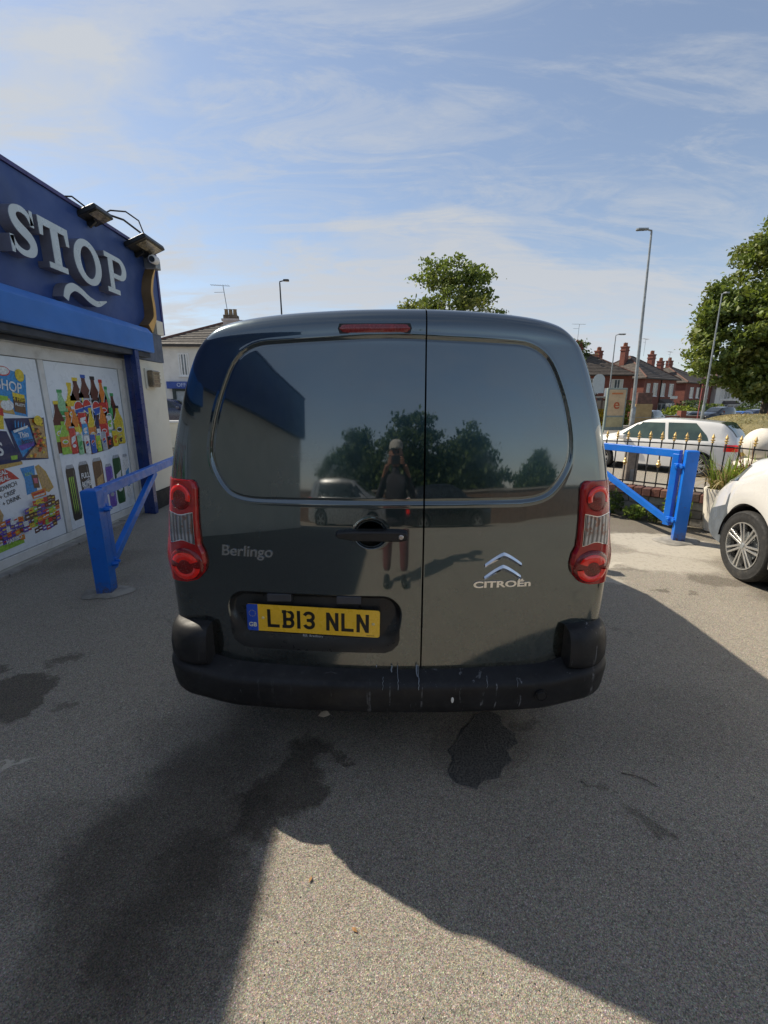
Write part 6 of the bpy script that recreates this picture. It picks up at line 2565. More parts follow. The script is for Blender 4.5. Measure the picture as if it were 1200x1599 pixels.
def house(label, loc, rz, w, d, eave, ridge, wall=None, roof=None, wins=(), flank=(), door=None, chim=((.5, .5, 1.5),), group=None, hip=(1, 1), bay=None, over=.35, aerial=None, upper=None, name='brick_house', gutter=True):
    wall = wall or M_brick
    roof = roof or M_roof
    root = thing(name, label, 'house', loc, rz, group)
    m_ = MB()
    m_.box(0, w, 0, d, -1.5, eave)
    m_.build('wall', wall, root)
    if upper:
        m_ = MB()
        m_.box(-.004, w + .004, -.006, d, eave * .53, eave - .02)
        m_.build('upper_wall', upper, root)
    hl = d / 2 * .95 * hip[0]
    hr = d / 2 * .95 * hip[1]
    m_ = MB()
    o_ = over
    vs = [(-o_, -o_, eave), (w + o_, -o_, eave), (w + o_, d + o_, eave), (-o_, d + o_, eave), (hl - (0 if hip[0] else o_), d / 2, ridge), (w - hr + (0 if hip[1] else o_), d / 2, ridge)]
    vs += [(x, y, z - .14) for x, y, z in vs[:4]]
    fs = [(0, 1, 5, 4), (1, 2, 5), (2, 3, 4, 5), (3, 0, 4), (6, 7, 1, 0), (7, 8, 2, 1), (8, 9, 3, 2), (9, 6, 0, 3), (9, 8, 7, 6)]
    m_.add(vs, fs)
    rf = m_.build('roof', roof, root)
    m_ = MB()
    for a, b in ((4, 5), (0, 4), (3, 4), (1, 5), (2, 5)):
        if (a in (0, 3) and not hip[0]) or (a in (1, 2) and not hip[1]):
            continue
        m_.tube([vs[a], vs[b]], .10, 6)
    m_.build('ridge_tiles', M_ridge, rf)
    # courses of tiles as low steps on the slope facing the camera
    m_ = MB()
    nc = 14
    for k in range(1, nc):
        t = k / nc
        x0 = vs[0][0] + (vs[4][0] - vs[0][0]) * t
        x1 = vs[1][0] + (vs[5][0] - vs[1][0]) * t
        y_ = vs[0][1] + (vs[4][1] - vs[0][1]) * t
        z_ = eave + (ridge - eave) * t
        m_.beam((x0, y_, z_ + .01), (x1, y_, z_ + .01), .06, .035)
        if hip[0]:
            m_.beam((x0, y_, z_ + .01), (x0, d - y_, z_ + .01), .06, .035)
    tc_ = m_.build('tile_courses', roof, rf)
    tc_['kind'] = 'stuff'
    if gutter:
        m_ = MB()
        m_.box(-o_ - .05, w + o_ + .05, -o_ - .10, -o_ - .002, eave - .16, eave - .04)
        m_.box(w * .5 - .04, w * .5 + .04, -.10, -.02, 0, eave - .16)
        m_.build('gutter', M_dkwood, root)
    for (cx, cy, ch_) in chim:
        m_ = MB()
        zb = eave + (ridge - eave) * .45
        zt = ridge + ch_
        m_.box(w * cx - .48, w * cx + .48, d * cy - .32, d * cy + .32, zb, zt)
        m_.box(w * cx - .54, w * cx + .54, d * cy - .38, d * cy + .38, zt + .002, zt + .14)
        m_.box(w * cx - .54, w * cx + .54, d * cy - .38, d * cy + .38, zt - .42, zt - .30)
        cm = m_.build('chimney', wall if wall is not M_render else mat('chimney_stack', (.45, .40, .38), .85, var=.15, dirt=(.2, .15, .1)), rf)
        for k in range(4):
            q_ = MB()
            q_.lathe([(.09, 0), (.13, .02), (.10, .35 + .1 * (k % 2)), (.13, .38 + .1 * (k % 2)), (.08, .38 + .1 * (k % 2))], 10, Matrix.Translation((w * cx - .33 + .22 * k, d * cy, zt + .14)))
            q_.build('chimney_pot', M_pot, rf, True)
    if aerial:
        m_ = MB()
        ax, ay, az, ah = aerial
        m_.tube([(ax, ay, az), (ax + .06, ay, az + ah)], .022, 6)
        m_.tube([(ax - .75, ay, az + ah), (ax + .75, ay, az + ah - .04)], .014, 5)
        m_.tube([(ax - .6, ay, az + ah * .8), (ax + .05, ay, az + ah * .8)], .014, 5)
        for k in range(8):
            m_.tube([(ax - .7 + k * .2, ay - .22, az + ah), (ax - .7 + k * .2, ay + .22, az + ah)], .008, 4)
        m_.build('aerial', M_galv, rf)
    for wspec in wins:
        window(root, *wspec)
    for wspec in flank:
        window(root, *wspec, normal='x')
    if door:
        dx_, dw_, dh_, dm = door
        m_ = MB()
        m_.box(dx_ - dw_ / 2, dx_ + dw_ / 2, -.05, .02, 0, dh_)
        dd = m_.build('door', dm, root, bevel=.01)
        m_ = MB()
        m_.box(dx_ + dw_ / 2 - .14, dx_ + dw_ / 2 - .10, -.10, -.051, 1.0, 1.12)
        m_.build('handle', M_chrome, dd)
    if bay:
        bx, bw_, bh_ = bay
        m_ = MB()
        pr_ = [(bx - bw_ / 2, 0), (bx - bw_ / 2 + .4, -.7), (bx + bw_ / 2 - .4, -.7), (bx + bw_ / 2, 0)]
        m_.add([(x, y, z) for z in (-1, .9) for x, y in pr_], [(0, 1, 5, 4), (1, 2, 6, 5), (2, 3, 7, 6), (4, 5, 6, 7)])
        m_.build('bay_wall', wall, root)
        m_ = MB()
        m_.add([(x, y, z) for z in (.9, bh_) for x, y in pr_], [(0, 1, 5, 4), (1, 2, 6, 5), (2, 3, 7, 6)])
        bg_ = m_.build('bay_window', M_win_glass, root)
        m_ = MB()
        for (xa, ya), (xb, yb2) in zip(pr_[:-1], pr_[1:]):
            for t in (0, .5, 1):
                m_.box(xa + (xb - xa) * t - .04, xa + (xb - xa) * t + .04, ya + (yb2 - ya) * t - .05, ya + (yb2 - ya) * t + .03, .9, bh_)
            m_.beam((xa, ya - .02, .93), (xb, yb2 - .02, .93), .06, .09)
            m_.beam((xa, ya - .02, bh_ - .05), (xb, yb2 - .02, bh_ - .05), .06, .10)
        m_.build('bay_frame', M_upvc, bg_)
        m_ = MB()
        m_.add([(x * 1 + (x - bx) * .08, y * 1.12 - .02, bh_ + .02) for x, y in pr_] + [(bx - bw_ / 2 + .3, 0, bh_ + .55), (bx + bw_ / 2 - .3, 0, bh_ + .55)], [(0, 1, 4), (1, 2, 5, 4), (2, 3, 5), (3, 2, 1, 0)])
        m_.build('bay_roof', roof, root)
    return root


BR2 = brickmat('dark_red_brick', (.17, .045, .033), (.22, .065, .045), (.13, .09, .075))
g_h = 'brick semi-detached houses along the far side of the road'
zf = lambda x, y: T(x, y)
rzh = R(-24)
hs = [  # label, x, y, w, d, eave, ridge
    dict(label='brick house nearest the van, white sash windows and a chimney with an aerial', p=(19.6, 50.5), w=7.6, d=7.0, eave=5.3, ridge=7.7, hip=(0, 1), rz=R(0), chim=((.36, .5, 1.0),), aerial=(2.6, 3.5, 8.6, 2.4),
         wins=[(1.6, 3.3, 1.0, 1.45, 0, None, 1), (3.3, 3.3, 1.3, 1.55, 0, None, 1), (6.0, 3.3, 1.3, 1.5, 0, None, 1)], bay=(3.2, 3.0, 2.3), wallm=BR2),
    dict(label='brick house with sunlit side wall and two big chimneys, behind the tall lamp post', p=(32.0, 56.5), w=9.0, d=8.5, eave=5.4, ridge=8.4, hip=(1, 1), rz=R(36), chim=((.02, .75, .5), (.30, .50, 1.0), (.95, .4, .3)), aerial=(7.4, 4, 8.6, 2.2),
         wins=[(1.1, 3.2, .9, 1.5, 0, None, 0), (3.0, 3.2, 1.2, 1.6, 0, None, 0), (5.2, 3.2, 1.2, 1.6, 0, None, 0), (7.6, 3.2, 1.2, 1.6, 0, None, 0)], bay=(6.2, 3.4, 2.3), wallm=M_brick),
    dict(label='farther brick house with a plain red side wall and orange chimney pots', p=(43.4, 66), w=10, d=9, eave=5.4, ridge=7.9, hip=(1, 1), rz=R(36), chim=((.15, .5, .6), (.45, .5, .8)), aerial=(3.0, 4, 8.0, 2.0),
         wins=[(2.2, 3.2, 1.2, 1.5, 0, None, 0), (4.5, 3.2, 1.2, 1.5, 0, None, 0), (7.8, 3.2, 1.2, 1.5, 0, None, 0)], bay=(3, 3.0, 2.3), wallm=BR2),
    dict(label='farthest house of the row, tiled roof above a pale bay front beside the tree', p=(51.5, 71), w=11, d=8.5, eave=5.2, ridge=7.8, hip=(1, 1), rz=R(12), chim=((.5, .5, .6),), aerial=None,
         wins=[(2.2, 3.1, 2.6, 1.7, 0, None, 3), (6.0, 3.1, 2.6, 1.7, 0, None, 3)], bay=(3, 3.2, 2.3), wallm=M_render),
]
for h in hs:
    house(h['label'], (h['p'][0], h['p'][1], zf(*h['p']) + .1), h['rz'], h['w'], h['d'], h['eave'], h['ridge'], wall=h['wallm'], wins=h['wins'], chim=h['chim'], group=g_h, hip=h['hip'], bay=h['bay'], aerial=h['aerial'],
          door=(h['w'] * .62, 1.0, 2.1, M_dkwood), flank=[(h['d'] * .4, 3.4, .8, 1.1, 0, None, 0)] if h['hip'][0] == 0 else ())

# white house with a small blue-signed shop at ground level, left
wh = house('white rendered house with a blue shop sign and barred upstairs window, left of the van', (-13.4, 27.0, .28), R(3), 9.5, 7.5, 4.5, 6.35, wall=M_render, roof=M_roof_grey, hip=(1, 1), name='white_house',
           wins=[(1.75, 2.75, .62, 1.25, 0, None, 3)], chim=(), over=.22, gutter=True)
m = MB()
m.box(3.35, 4.25, 2.9, 3.6, 5.3, 6.25)
m.box(3.28, 4.32, 2.83, 3.67, 6.25, 6.38)
st = m.build('chimney', mat('pale_chimney', (.50, .44, .42), .85, var=.12, dirt=(.3, .2, .15)), wh)
m = MB()
m.box(3.38, 4.22, 2.95, 3.55, 6.38, 6.62)
m.build('chimney_brickwork', mat('sooty_brick', (.13, .10, .075), .9, var=.4, vscale=6, bump=.6), st)
for k in range(3):
    m = MB()
    m.lathe([(.09, 0), (.13, .02), (.11, .32), (.14, .36), (.08, .36)], 10, Matrix.Translation((3.52 + .27 * k, 3.25, 6.62)))
    m.build('chimney_pot', mat('old_pot', (.24, .17, .10), .85, var=.3), st, True)
m = MB()
ax, ay, az = 3.62, 3.25, 6.62
m.tube([(ax, ay, az), (ax - .18, ay, az + 1.75)], .022, 6)
m.tube([(ax - .95, ay, az + 1.78), (ax + .25, ay, az + 1.72)], .014, 5)
m.tube([(ax - .75, ay, az + 1.35), (ax - .12, ay, az + 1.37)], .014, 5)
for k in range(8):
    m.tube([(ax - .9 + k * .15, ay - .2, az + 1.77), (ax - .9 + k * .15, ay + .2, az + 1.77)], .008, 4)
m.build('aerial', M_galv, st)
# shop front: fascia, shuttered doorway
m = MB()
m.box(.72, 5.6, -.30, -.01, 2.02, 2.42)
sf = m.build('shop_fascia', mat('blue_fascia', (.020, .060, .28), .5, dirt=(.03, .05, .15)), wh, bevel=.01)
vs, fs = text_solid('OFF LICENCE', .30, .004, .004)
m = MB()
m.add([Matrix.Translation((2.2, -.306, 2.22)) @ Matrix.Rotation(R(90), 4, 'X') @ v for v in vs], fs)
m.build('fascia_lettering', mat('pale_blue_letters', (.35, .42, .62), .5), sf)
m = MB()
m.box(.95, 1.12, -.12, -.01, 0, 2.02)
m.box(1.78, 1.92, -.12, -.01, 0, 2.02)
m.box(1.12, 1.78, -.10, -.01, 1.88, 2.02)
m.build('door_frame', mat('dark_green_frame', (.02, .035, .035), .5), wh)
m = MB()
m.box(1.12, 1.78, -.04, -.008, 0, 1.88)
m.build('door', mat('pale_door', (.34, .38, .40), .5, var=.15), wh)
m = MB()
m.box(2.1, 5.3, -.06, -.01, .5, 1.95)
m.build('shop_window', M_win_glass, wh)
m = MB()
m.tube([(-.1, -.08, 1.55), (.3, -.08, 1.55)], .035, 6)
m.box(.30, .38, -.16, -.02, 1.48, 1.60)
m.build('outside_light', M_black_paint, wh)
# barge end of the neighbouring brick building with painted lower wall
bb_ = thing('brick_building', 'red brick end wall of a building, seen between the shop and the white house', 'building', (-7.75, 14.2, T(-7.3, 14.2)))
m = MB()
m.add([(-.15, 0, 2.35), (.45, 0, 2.55), (.45, 0, 3.35), (-.15, 0, 3.62), (-3, 0, 3.62), (-3, 0, 2.35)] + [(-.15, .7, 2.35), (.45, .7, 2.55), (.45, .7, 3.35), (-.15, .7, 3.62), (-3, .7, 3.62), (-3, .7, 2.35)],
      [(0, 1, 2, 3), (0, 3, 4, 5), (6, 9, 8, 7), (6, 11, 10, 9), (1, 7, 8, 2), (2, 8, 9, 3), (3, 9, 10, 4), (0, 6, 7, 1), (5, 11, 6, 0), (4, 10, 11, 5)])
m.build('wall', M_brick, bb_)
m = MB()
m.box(-3, -.16, .02, .65, -.3, 2.345)
m.build('painted_wall', M_render, bb_)
# low cream garden wall in front of the parked car on the left
lw = thing('garden_wall', 'low cream wall with white coping, glimpsed left of the van', 'wall', (-9.6, 14.6, T(-8, 14.6)), R(2))
m = MB()
m.box(0, 6.5, -.09, .09, -.3, .80)
m.build('wall', M_cream, lw)
m = MB()
m.box(-.03, 6.53, -.14, .14, .801, .87)
m.build('coping', M_upvc, lw, bevel=.01)

# ------------------------------------------------------------------ parked cars far off
sal = dict(L=4.4, Wd=1.76, belt=[(-2.2, .78), (-1.6, .95), (.9, .93), (1.5, .88), (2.2, .62)], sill=.20, wheels=(-1.35, 1.32), wr=.31)
top_h = [(-2.2, .78), (-2.15, 1.0), (-1.95, 1.2), (-1.6, 1.38), (-.9, 1.46), (0, 1.46), (.4, 1.36), (1.1, 1.0), (1.6, .95), (2.05, .80), (2.2, .66)]
top_m = [(-2.2, .85), (-2.12, 1.15), (-1.95, 1.5), (-1.5, 1.66), (-.4, 1.70), (.3, 1.62), (1.2, 1.12), (1.7, 1.02), (2.05, .85), (2.2, .7)]
side_g = [(.99, 1.36, lin(.99, -1.55, 1.36, -1.25), lin(.99, .85, 1.36, .35))]
side_m = [(1.0, 1.55, lin(1.0, -1.9, 1.55, -1.7), lin(1.0, 1.1, 1.55, .35))]
P_sil = mat('silver_car_paint', (.30, .31, .32), .3, metal=.5, var=.04, coat=1)
P_gry = mat('grey_car_paint', (.16, .17, .175), .3, metal=.5, var=.04, coat=1)
P_blk = mat('black_car_paint', (.008, .009, .011), .25, var=.05, coat=1)
P_blu = mat('blue_car_paint', (.012, .10, .42), .28, var=.05, coat=1)
P_nvy = mat('navy_car_paint', (.014, .020, .055), .25, var=.05, coat=1)


def far_car(label, x, y, ang, paint, topp, sg_, belt=None, **k):
    d = dict(sal)
    cs = CarShape(d['L'], d['Wd'], topp, d['belt'], d['sill'], d['wheels'], d['wr'])
    return car('parked_car', label, (x, y, T(x, y) + .01), ang, cs, paint, sg_, screen=(1.0, .42), rear=(-2.12, -1.75), detail=1, group='cars parked on the far road', plate=.55, **k)


far_car('silver hatchback with its tail towards us, parked right of the bus stop board', 23.9, 40.5, R(42), P_gry, top_h, side_g)
far_car('white and silver car half hidden by the road sign pole', 33.4, 50.0, R(200), P_sil, top_h, side_g)
far_car('black people carrier parked facing left, near the second lamp post', 35.6, 48.3, R(202), P_blk, top_m, side_m)
far_car('bright blue small car beyond the grass bank', 39.9, 51.0, R(205), P_blu, top_h, side_g)
far_car('dark navy estate car beyond the grass bank, right of the blue car', 42.6, 52.2, R(195), P_nvy, top_m, side_m)
far_car('grey car under the right-hand tree, beyond the grass bank', 46.2, 54.0, R(25), P_sil, top_h, side_g)
far_car('dark blue car partly hidden behind the left edge of the van, by the white house', -11.75, 25.0, R(4), P_nvy, top_h, side_g)


# ------------------------------------------------------------------ lamp posts and signs
def lamp_post(label, x, y, h, arm, lean=(0, 0), r0=.095, base_h=1.3, m_=None, headlen=.62):
    z0 = T(x, y)
    root = thing('street_lamp', label, 'street lamp', (x, y, z0), 0, 'slim grey street lamps')
    m_ = m_ or M_galv
    q_ = MB()
    q_.lathe([(r0 * 1.35, -.1), (r0 * 1.35, base_h), (r0 * 1.0, base_h + .12)], 16)
    q_.build('base', m_, root, True)
    q_ = MB()
    top_ = Vector((lean[0] * h, lean[1] * h, h))
    q_.tube([(lean[0] * base_h, lean[1] * base_h, base_h), top_], [r0, r0 * .5], 12)
    q_.build('pole', m_, root, True)
    q_ = MB()
    a = Vector((arm[0], arm[1], 0)).normalized()
    q_.tube([top_ + Vector((0, 0, -.05)), top_ + Vector((0, 0, .06)), top_ + a * .22 + Vector((0, 0, .12))], [r0 * .55, r0 * .5, r0 * .4], 8)
    Mx = Matrix.Translation(top_ + a * (.20 + headlen / 2) + Vector((0, 0, .14))) @ a.to_track_quat('X', 'Z').to_matrix().to_4x4()
    q_.prism([(-headlen / 2, -.10), (headlen * .35, -.15), (headlen / 2, -.06), (headlen / 2, .06), (headlen * .35, .15), (-headlen / 2, .10)], -.04, .045, Mx)
    hd_ = q_.build('lamp_head', M_dark if False else m_, root, bevel=.01)
    q_ = MB()
    q_.prism([(-headlen * .2, -.09), (headlen * .4, -.09), (headlen * .4, .09), (-headlen * .2, .09)], -.052, -.041, Mx)
    q_.build('lens', M_win_glass, hd_)
    q_ = MB()
    q_.box(-.05, .05, -r0 * 1.35 - .006, -r0 * 1.3, .45, 1.0)
    q_.build('access_door', m_, root)
    return root


lamp_post('tallest grey street lamp, standing right of the bus stop board', 14.85, 27.0, 10.75, (-1, .1), (-.028, .0), .10, 1.4)
lamp_post('thin street lamp rising in front of the nearest brick house', 19.6, 39.8, 7.55, (1, .0), (-.004, 0), .07, 1.4)
lamp_post('grey lamp column crossing the left edge of the big tree', 20.55, 29.2, 7.75, (1, .3), (-.006, 0), .065, 1.2, None, .25)
lamp_post('distant pale lamp post between the brick houses and the tree', 43.8, 62.0, 7.6, (-1, 0), (.01, 0), .07, 1.0)
lamp_post('street lamp standing up behind the van roof, left of centre', -5.95, 28.0, 7.95, (1, .2), (-.01, 0), .075, 1.3, M_black_paint, .34)


def pole_sign(label, x, y, h, boards, rz=0, r=.038, name='road_sign', pm=None):
    root = thing(name, label, 'sign', (x, y, T(x, y)), rz)
    q_ = MB(); q_.tube([(0, 0, -.1), (0, 0, h)], r, 10)
    q_.build('pole', pm or M_galv, root, True)
    for (kind, cx, cz, w, hh_, mm) in boards:
        q_ = MB()
        if kind == 'round':
            q_.lathe([(0, 0), (w / 2, 0), (w / 2, .012), (0, .012)], 28, Matrix.Translation((cx, -r - .016, cz)) @ Matrix.Rotation(R(90), 4, 'X'))
        else:
            q_.box(cx - w / 2, cx + w / 2, -r - .016, -r - .004, cz - hh_ / 2, cz + hh_ / 2)
        q_.build('sign_plate', mm, root)
    return root


M_sgrey = mat('sign_back_grey', (.40, .45, .48), .5, var=.06)
M_sred = mat('sign_red', (.50, .04, .04), .5)
M_swht = mat('sign_white', (.68, .68, .66), .5)
pole_sign('bus stop pole with grey round-topped flag and red roundel, by the shelter', 17.05, 37.0, 4.1, [('round', .2, 3.75, .95, 0, M_sgrey), ('rect', .2, 3.25, .95, 1.0, M_sgrey), ('rect', -.75, 2.55, .95, .42, M_sred), ('rect', .95, 2.72, .42, .82, M_swht)], name='bus_stop_sign')
pole_sign('red and white pole sign with two small white plates near the second lamp', 25.4, 36.6, 3.9, [('rect', .52, 3.55, .85, .36, M_swht), ('rect', .52, 3.12, .85, .36, M_swht)], pm=mat('faded_red_pole', (.38, .12, .12), .6))
pole_sign('small white sign on a short pole in front of the far brick house', 35.2, 55.5, 3.3, [('rect', 0, 3.1, .9, .32, M_swht)])
pole_sign('thin green road sign pole near the bus stop board', 13.1, 26.8, 1.5, [], name='marker_post', pm=mat('pale_green_post', (.25, .33, .30), .6))

# bus shelter with red frame
bs = thing('bus_shelter', 'small bus shelter with dark red frame and glass sides by the far kerb', 'bus shelter', (14.9, 35.2, T(15, 35.2)), R(4))
M_mar = mat('maroon_frame', (.22, .018, .025), .45, coat=.3)
for k, (x, y) in enumerate(((0, 0), (1.5, 0), (3.6, 0), (0, 1.4), (3.6, 1.4), (1.8, 1.4))):
    m = MB(); m.box(x - .05, x + .05, y - .05, y + .05, 0, 2.3)
    m.build('frame_post', M_mar, bs)
m = MB(); m.box(-.25, 3.85, -.25, 1.6, 2.30, 2.42); m.build('canopy', mat('shelter_roof', (.28, .27, .25), .6), bs, bevel=.02)
for (x0, x1) in ((.06, 1.74), (1.86, 3.54)):
    m = MB(); m.box(x0, x1, 1.39, 1.41, .3, 2.1); m.build('glass_panel', glassmat('shelter_glass', (.16, .13, .13), .1), bs)
for z in (.28, 1.1):
    m = MB(); m.box(.05, 3.55, 1.34, 1.385, z, z + .06); m.build('rail', M_mar, bs)
m = MB(); m.box(.1, 1.4, -.02, .0, .9, 1.95); m.build('timetable_board', mat('timetable', (.30, .22, .22), .5, var=.4, vscale=18), bs)
m = MB(); m.box(.3, 3.3, 1.0, 1.3, .5, .56); m.build('bench', M_mar, bs)

# advertising board beside the tall lamp, stone-coloured utility pillar next to it
ad = thing('poster_board', 'upright poster board with an orange and yellow advert, left of the tall lamp post', 'poster board', (14.35, 28.2, T(14.4, 28.2)), R(2))
m = MB(); m.box(-.62, .62, -.10, .10, .05, 2.60); m.build('case', mat('case_grey', (.20, .24, .22), .5, dirt=(.1, .12, .1)), ad, bevel=.03)
m = MB(); m.box(-.52, .52, -.106, -.101, .95, 2.50); pp = m.build('poster', mat('poster_peach', (.50, .36, .22), .5, var=.12, vscale=3), ad)
m = MB(); m.box(-.52, .52, -.1062, -.1018, .25, .85); m.build('lower_panel', mat('poster_stone', (.42, .36, .20), .6, var=.1), ad)
vs, fs = text_solid('e', .85, .002, .012)
m = MB(); m.add([Matrix.Translation((.02, -.110, 1.62)) @ Matrix.Rotation(R(90), 4, 'X') @ v for v in vs], fs); m.build('poster_mark', mat('rust_print', (.42, .08, .02), .5), pp)
m = MB(); m.box(-.35, .35, -.1085, -.1065, 2.22, 2.32); m.build('poster_line', mat('rust_print2', (.5, .16, .05), .5), pp)
up = thing('sandstone_pillar', 'square sandstone-coloured pillar right of the tall lamp post', 'pillar', (16.0, 28.2, T(16, 28.2)), R(2))
m = MB(); m.box(-.52, .52, -.28, .28, -.1, 1.65); m.build('stone_base', mat('sandstone', (.36, .25, .12), .85, var=.15, vscale=3, bump=.4), up, bevel=.02)
m = MB(); m.box(-.46, .46, -.24, .24, 1.652, 2.32); m.build('upper_panel', mat('dark_red_panel', (.10, .045, .035), .6, var=.3), up, bevel=.02)
m = MB(); m.box(-.53, .53, -.29, .29, .82, .86); m.build('stone_joint', M_conc, up)

# bushes, hedges and garden walls in front of the far houses
for k, (x, y, n_, rx, rz2, sz_, mm, lab) in enumerate((
        (17.3, 36.4, 260, .55, .75, .17, M_leaf_yel, 'bright yellow-leaved bush right of the bus shelter'),
        (26.3, 49.5, 520, 1.7, 1.35, .22, M_leaf_lime, 'round lime green shrub in front of the second brick house'),
        (33.6, 51.5, 520, 2.1, 1.05, .24, M_leaf_lime, 'wide yellow-green hedge bush right of the silver hatchback'),
        (37.5, 55.5, 600, 2.6, 1.4, .26, M_leaf_dark, 'dark green hedge behind the black people carrier'),
        (41.5, 57.5, 500, 2.6, 1.2, .26, M_leaf, 'mixed green hedge near the pale house'),
        (49.5, 60.5, 600, 3.2, 1.3, .28, M_leaf_dark, 'long dark hedge under the spreading tree'))):
    rg = np.random.RandomState(60 + k)
    root = thing('bush', lab, 'bush', (x, y, T(x, y)))
    pts = rg.randn(n_ * 3, 3); pts /= np.linalg.norm(pts, axis=1)[:, None]; pts *= (.55 + .5 * rg.rand(n_ * 3) ** .5)[:, None]
    pts += .10 * np.sin(pts * 9)
    c = pts * [rx, rx * .7, rz2] + [0, 0, rz2 * .9]
    V, Fc = leaf_quads(c[c[:, 2] > 0], sz_, rg, .6)
    link_mesh('foliage', np_mesh('foliage', V, Fc), mm, root)
    m = MB(); m.tube([(0, 0, -.1), (0, 0, rz2)], .07, 6); m.build('stem', M_bark, root)
gw = thing('brick_garden_wall', 'low red brick garden wall and gate piers in front of the far houses', 'wall', (28.0, 47.2, T(28, 47.2)), R(4))
m = MB(); m.box(0, 22, -.12, .12, -.3, .95); m.build('wall', M_brick, gw)
m = MB(); m.box(-.02, 22.02, -.16, .16, .951, 1.03); m.build('coping', M_conc, gw)
for x in (3.2, 7.4, 13, 18):
    m = MB(); m.box(x - .3, x + .3, -.3, .3, -.3, 1.5); m.build('gate_pier', M_brick, gw)
# green plastic litter bin glimpsed under the big tree
lb = thing('bollard', 'short cream bollard between the blue car and the navy estate', 'bollard', (38.9, 44.0, T(38.9, 44.0)))
m = MB(); m.lathe([(.26, 0), (.24, 1.0), (.18, 1.1), (0, 1.12)], 16); m.build('shaft', M_stone, lb, True)
m = MB(); m.lathe([(.262, .78), (.252, .95)], 16); m.build('band', M_black_paint, lb, True)

# ------------------------------------------------------------------ ground details round the van
# a crumbling tarmac repair
pts = [(.54, 1.97), (.59, 1.93), (.585, 1.87), (.63, 1.80), (.625, 1.74), (.56, 1.70), (.575, 1.64), (.52, 1.60), (.49, 1.55), (.42, 1.53), (.38, 1.49), (.30, 1.52), (.275, 1.58), (.31, 1.64), (.295, 1.70), (.345, 1.76), (.38, 1.84), (.43, 1.88), (.47, 1.94)]
n = len(pts)
cx, cy = .46, 1.73
rings_ = []
for s_c, zz4 in ((1.0, .0015), (.975, .0045), (.86, .003), (.62, .0035), (.3, .004)):
    rr_ = []
    for i in range(n * 3):
        t = i / 3
        a, b = np.array(pts[int(t) % n]), np.array(pts[(int(t) + 1) % n])
        p = a + (b - a) * (t - int(t))
        p = np.array([cx, cy]) + (p - [cx, cy]) * s_c + nrs.randn(2) * .0025
        rr_.append((p[0], p[1], zz4))
    rings_.append(rr_ + rr_[:1])
V, Fc = grid_mesh(np.array(rings_))
m = MB(); m.v, m.f = [tuple(p) for p in V], [tuple(f) for f in Fc]
m.f.append(tuple(len(V) - n * 3 - 1 + k for k in range(n * 3)))
t_ = NT('fresh_bitumen')
t_.color(t_.mix(t_.ramp(t_.voro(110, 'Distance'), .1, .7), (.030, .029, .027), (.095, .090, .080)))
t_.b.inputs['Roughness'].default_value = .8
t_.l.new(t_.bump(t_.voro(110, 'Distance'), .6, .008), t_.b.inputs['Normal'])
struct(m.build('tarmac_patch', t_.m, None, True))
# loose grit scattered on the forecourt
M_grit = mat('grit', (.16, .15, .13), .9, var=.5, vscale=30)
Vs, Fs = [], []
tet = np.array([(1, 1, 1), (1, -1, -1), (-1, 1, -1), (-1, -1, 1)]) * .6
for i in range(5200):
    x = nrs.uniform(-2.4, 2.9); y = .7 + 3.6 * nrs.rand() ** 1.5
    s = .0012 + .0022 * nrs.rand() ** 2 + (.003 if nrs.rand() < .02 else 0)
    a = nrs.rand() * 6.28
    c_, s_2 = math.cos(a), math.sin(a)
    q = tet * s * [1, 1.2, .7]
    q = np.stack([q[:, 0] * c_ - q[:, 1] * s_2, q[:, 0] * s_2 + q[:, 1] * c_, q[:, 2]], -1) + [x, y, s * .4]
    k0 = len(Vs)
    Vs += list(q)
    Fs += [(k0, k0 + 1, k0 + 2), (k0, k0 + 3, k0 + 1), (k0, k0 + 2, k0 + 3), (k0 + 1, k0 + 3, k0 + 2)]
o = link_mesh('grit', np_mesh('grit', Vs, Fs), M_grit)
o['kind'] = 'stuff'
tag(o, 'loose grit scattered over the forecourt asphalt', 'grit')
# a torn scrap of pale card under the bumper, a few dead leaves, a twig
sc = MB()
sc.add([(-.030, -.006, .004), (.0, -.014, .003), (.034, -.004, .010), (.012, .016, .022), (-.018, .012, .012)], [(0, 1, 4), (1, 3, 4), (1, 2, 3)])
o = sc.build('litter_scrap', mat('pale_card', (.62, .50, .36), .8), None)
o.location = (-.305, 1.93, 0)
tag(o, 'small torn scrap of pale card on the ground under the van bumper', 'litter')
tw = MB()
tw.tube([(1.02, 1.57, .004), (1.07, 1.555, .005), (1.11, 1.53, .004), (1.13, 1.50, .004)], [.0025, .002, .002, .001], 5)
o = tw.build('twig', M_bark, None, True)
tag(o, 'thin dark curved twig lying on the asphalt right of the tarmac repair', 'twig')
rp = random.Random(5)
for k, (x, y, lab) in enumerate(((-.245, 1.135, 'small orange-brown dead leaf in the sunlit patch of ground'), (-.09, .99, 'tiny pale pebble-like leaf lower in the sunlit patch'), (2.0, 4.5, 'dead leaf on the pale scraped concrete near the right barrier'), (-1.3, 2.9, 'dead leaf on the shaded asphalt left of the van bumper'))):
    q = MB()
    s = .008 + .004 * rp.random()
    q.add([(-s, 0, .002), (0, s * .5, .006), (s * 1.2, 0, .003), (0, -s * .5, .004)], [(0, 1, 3), (1, 2, 3)])
    o = q.build('dead_leaf', mat('dead_leaf', (.30, .16, .06), .8, var=.3), None)
    o.location = (x, y, .001)
    o.rotation_euler = (0, 0, rp.random() * 6)
    tag(o, lab, 'leaf')

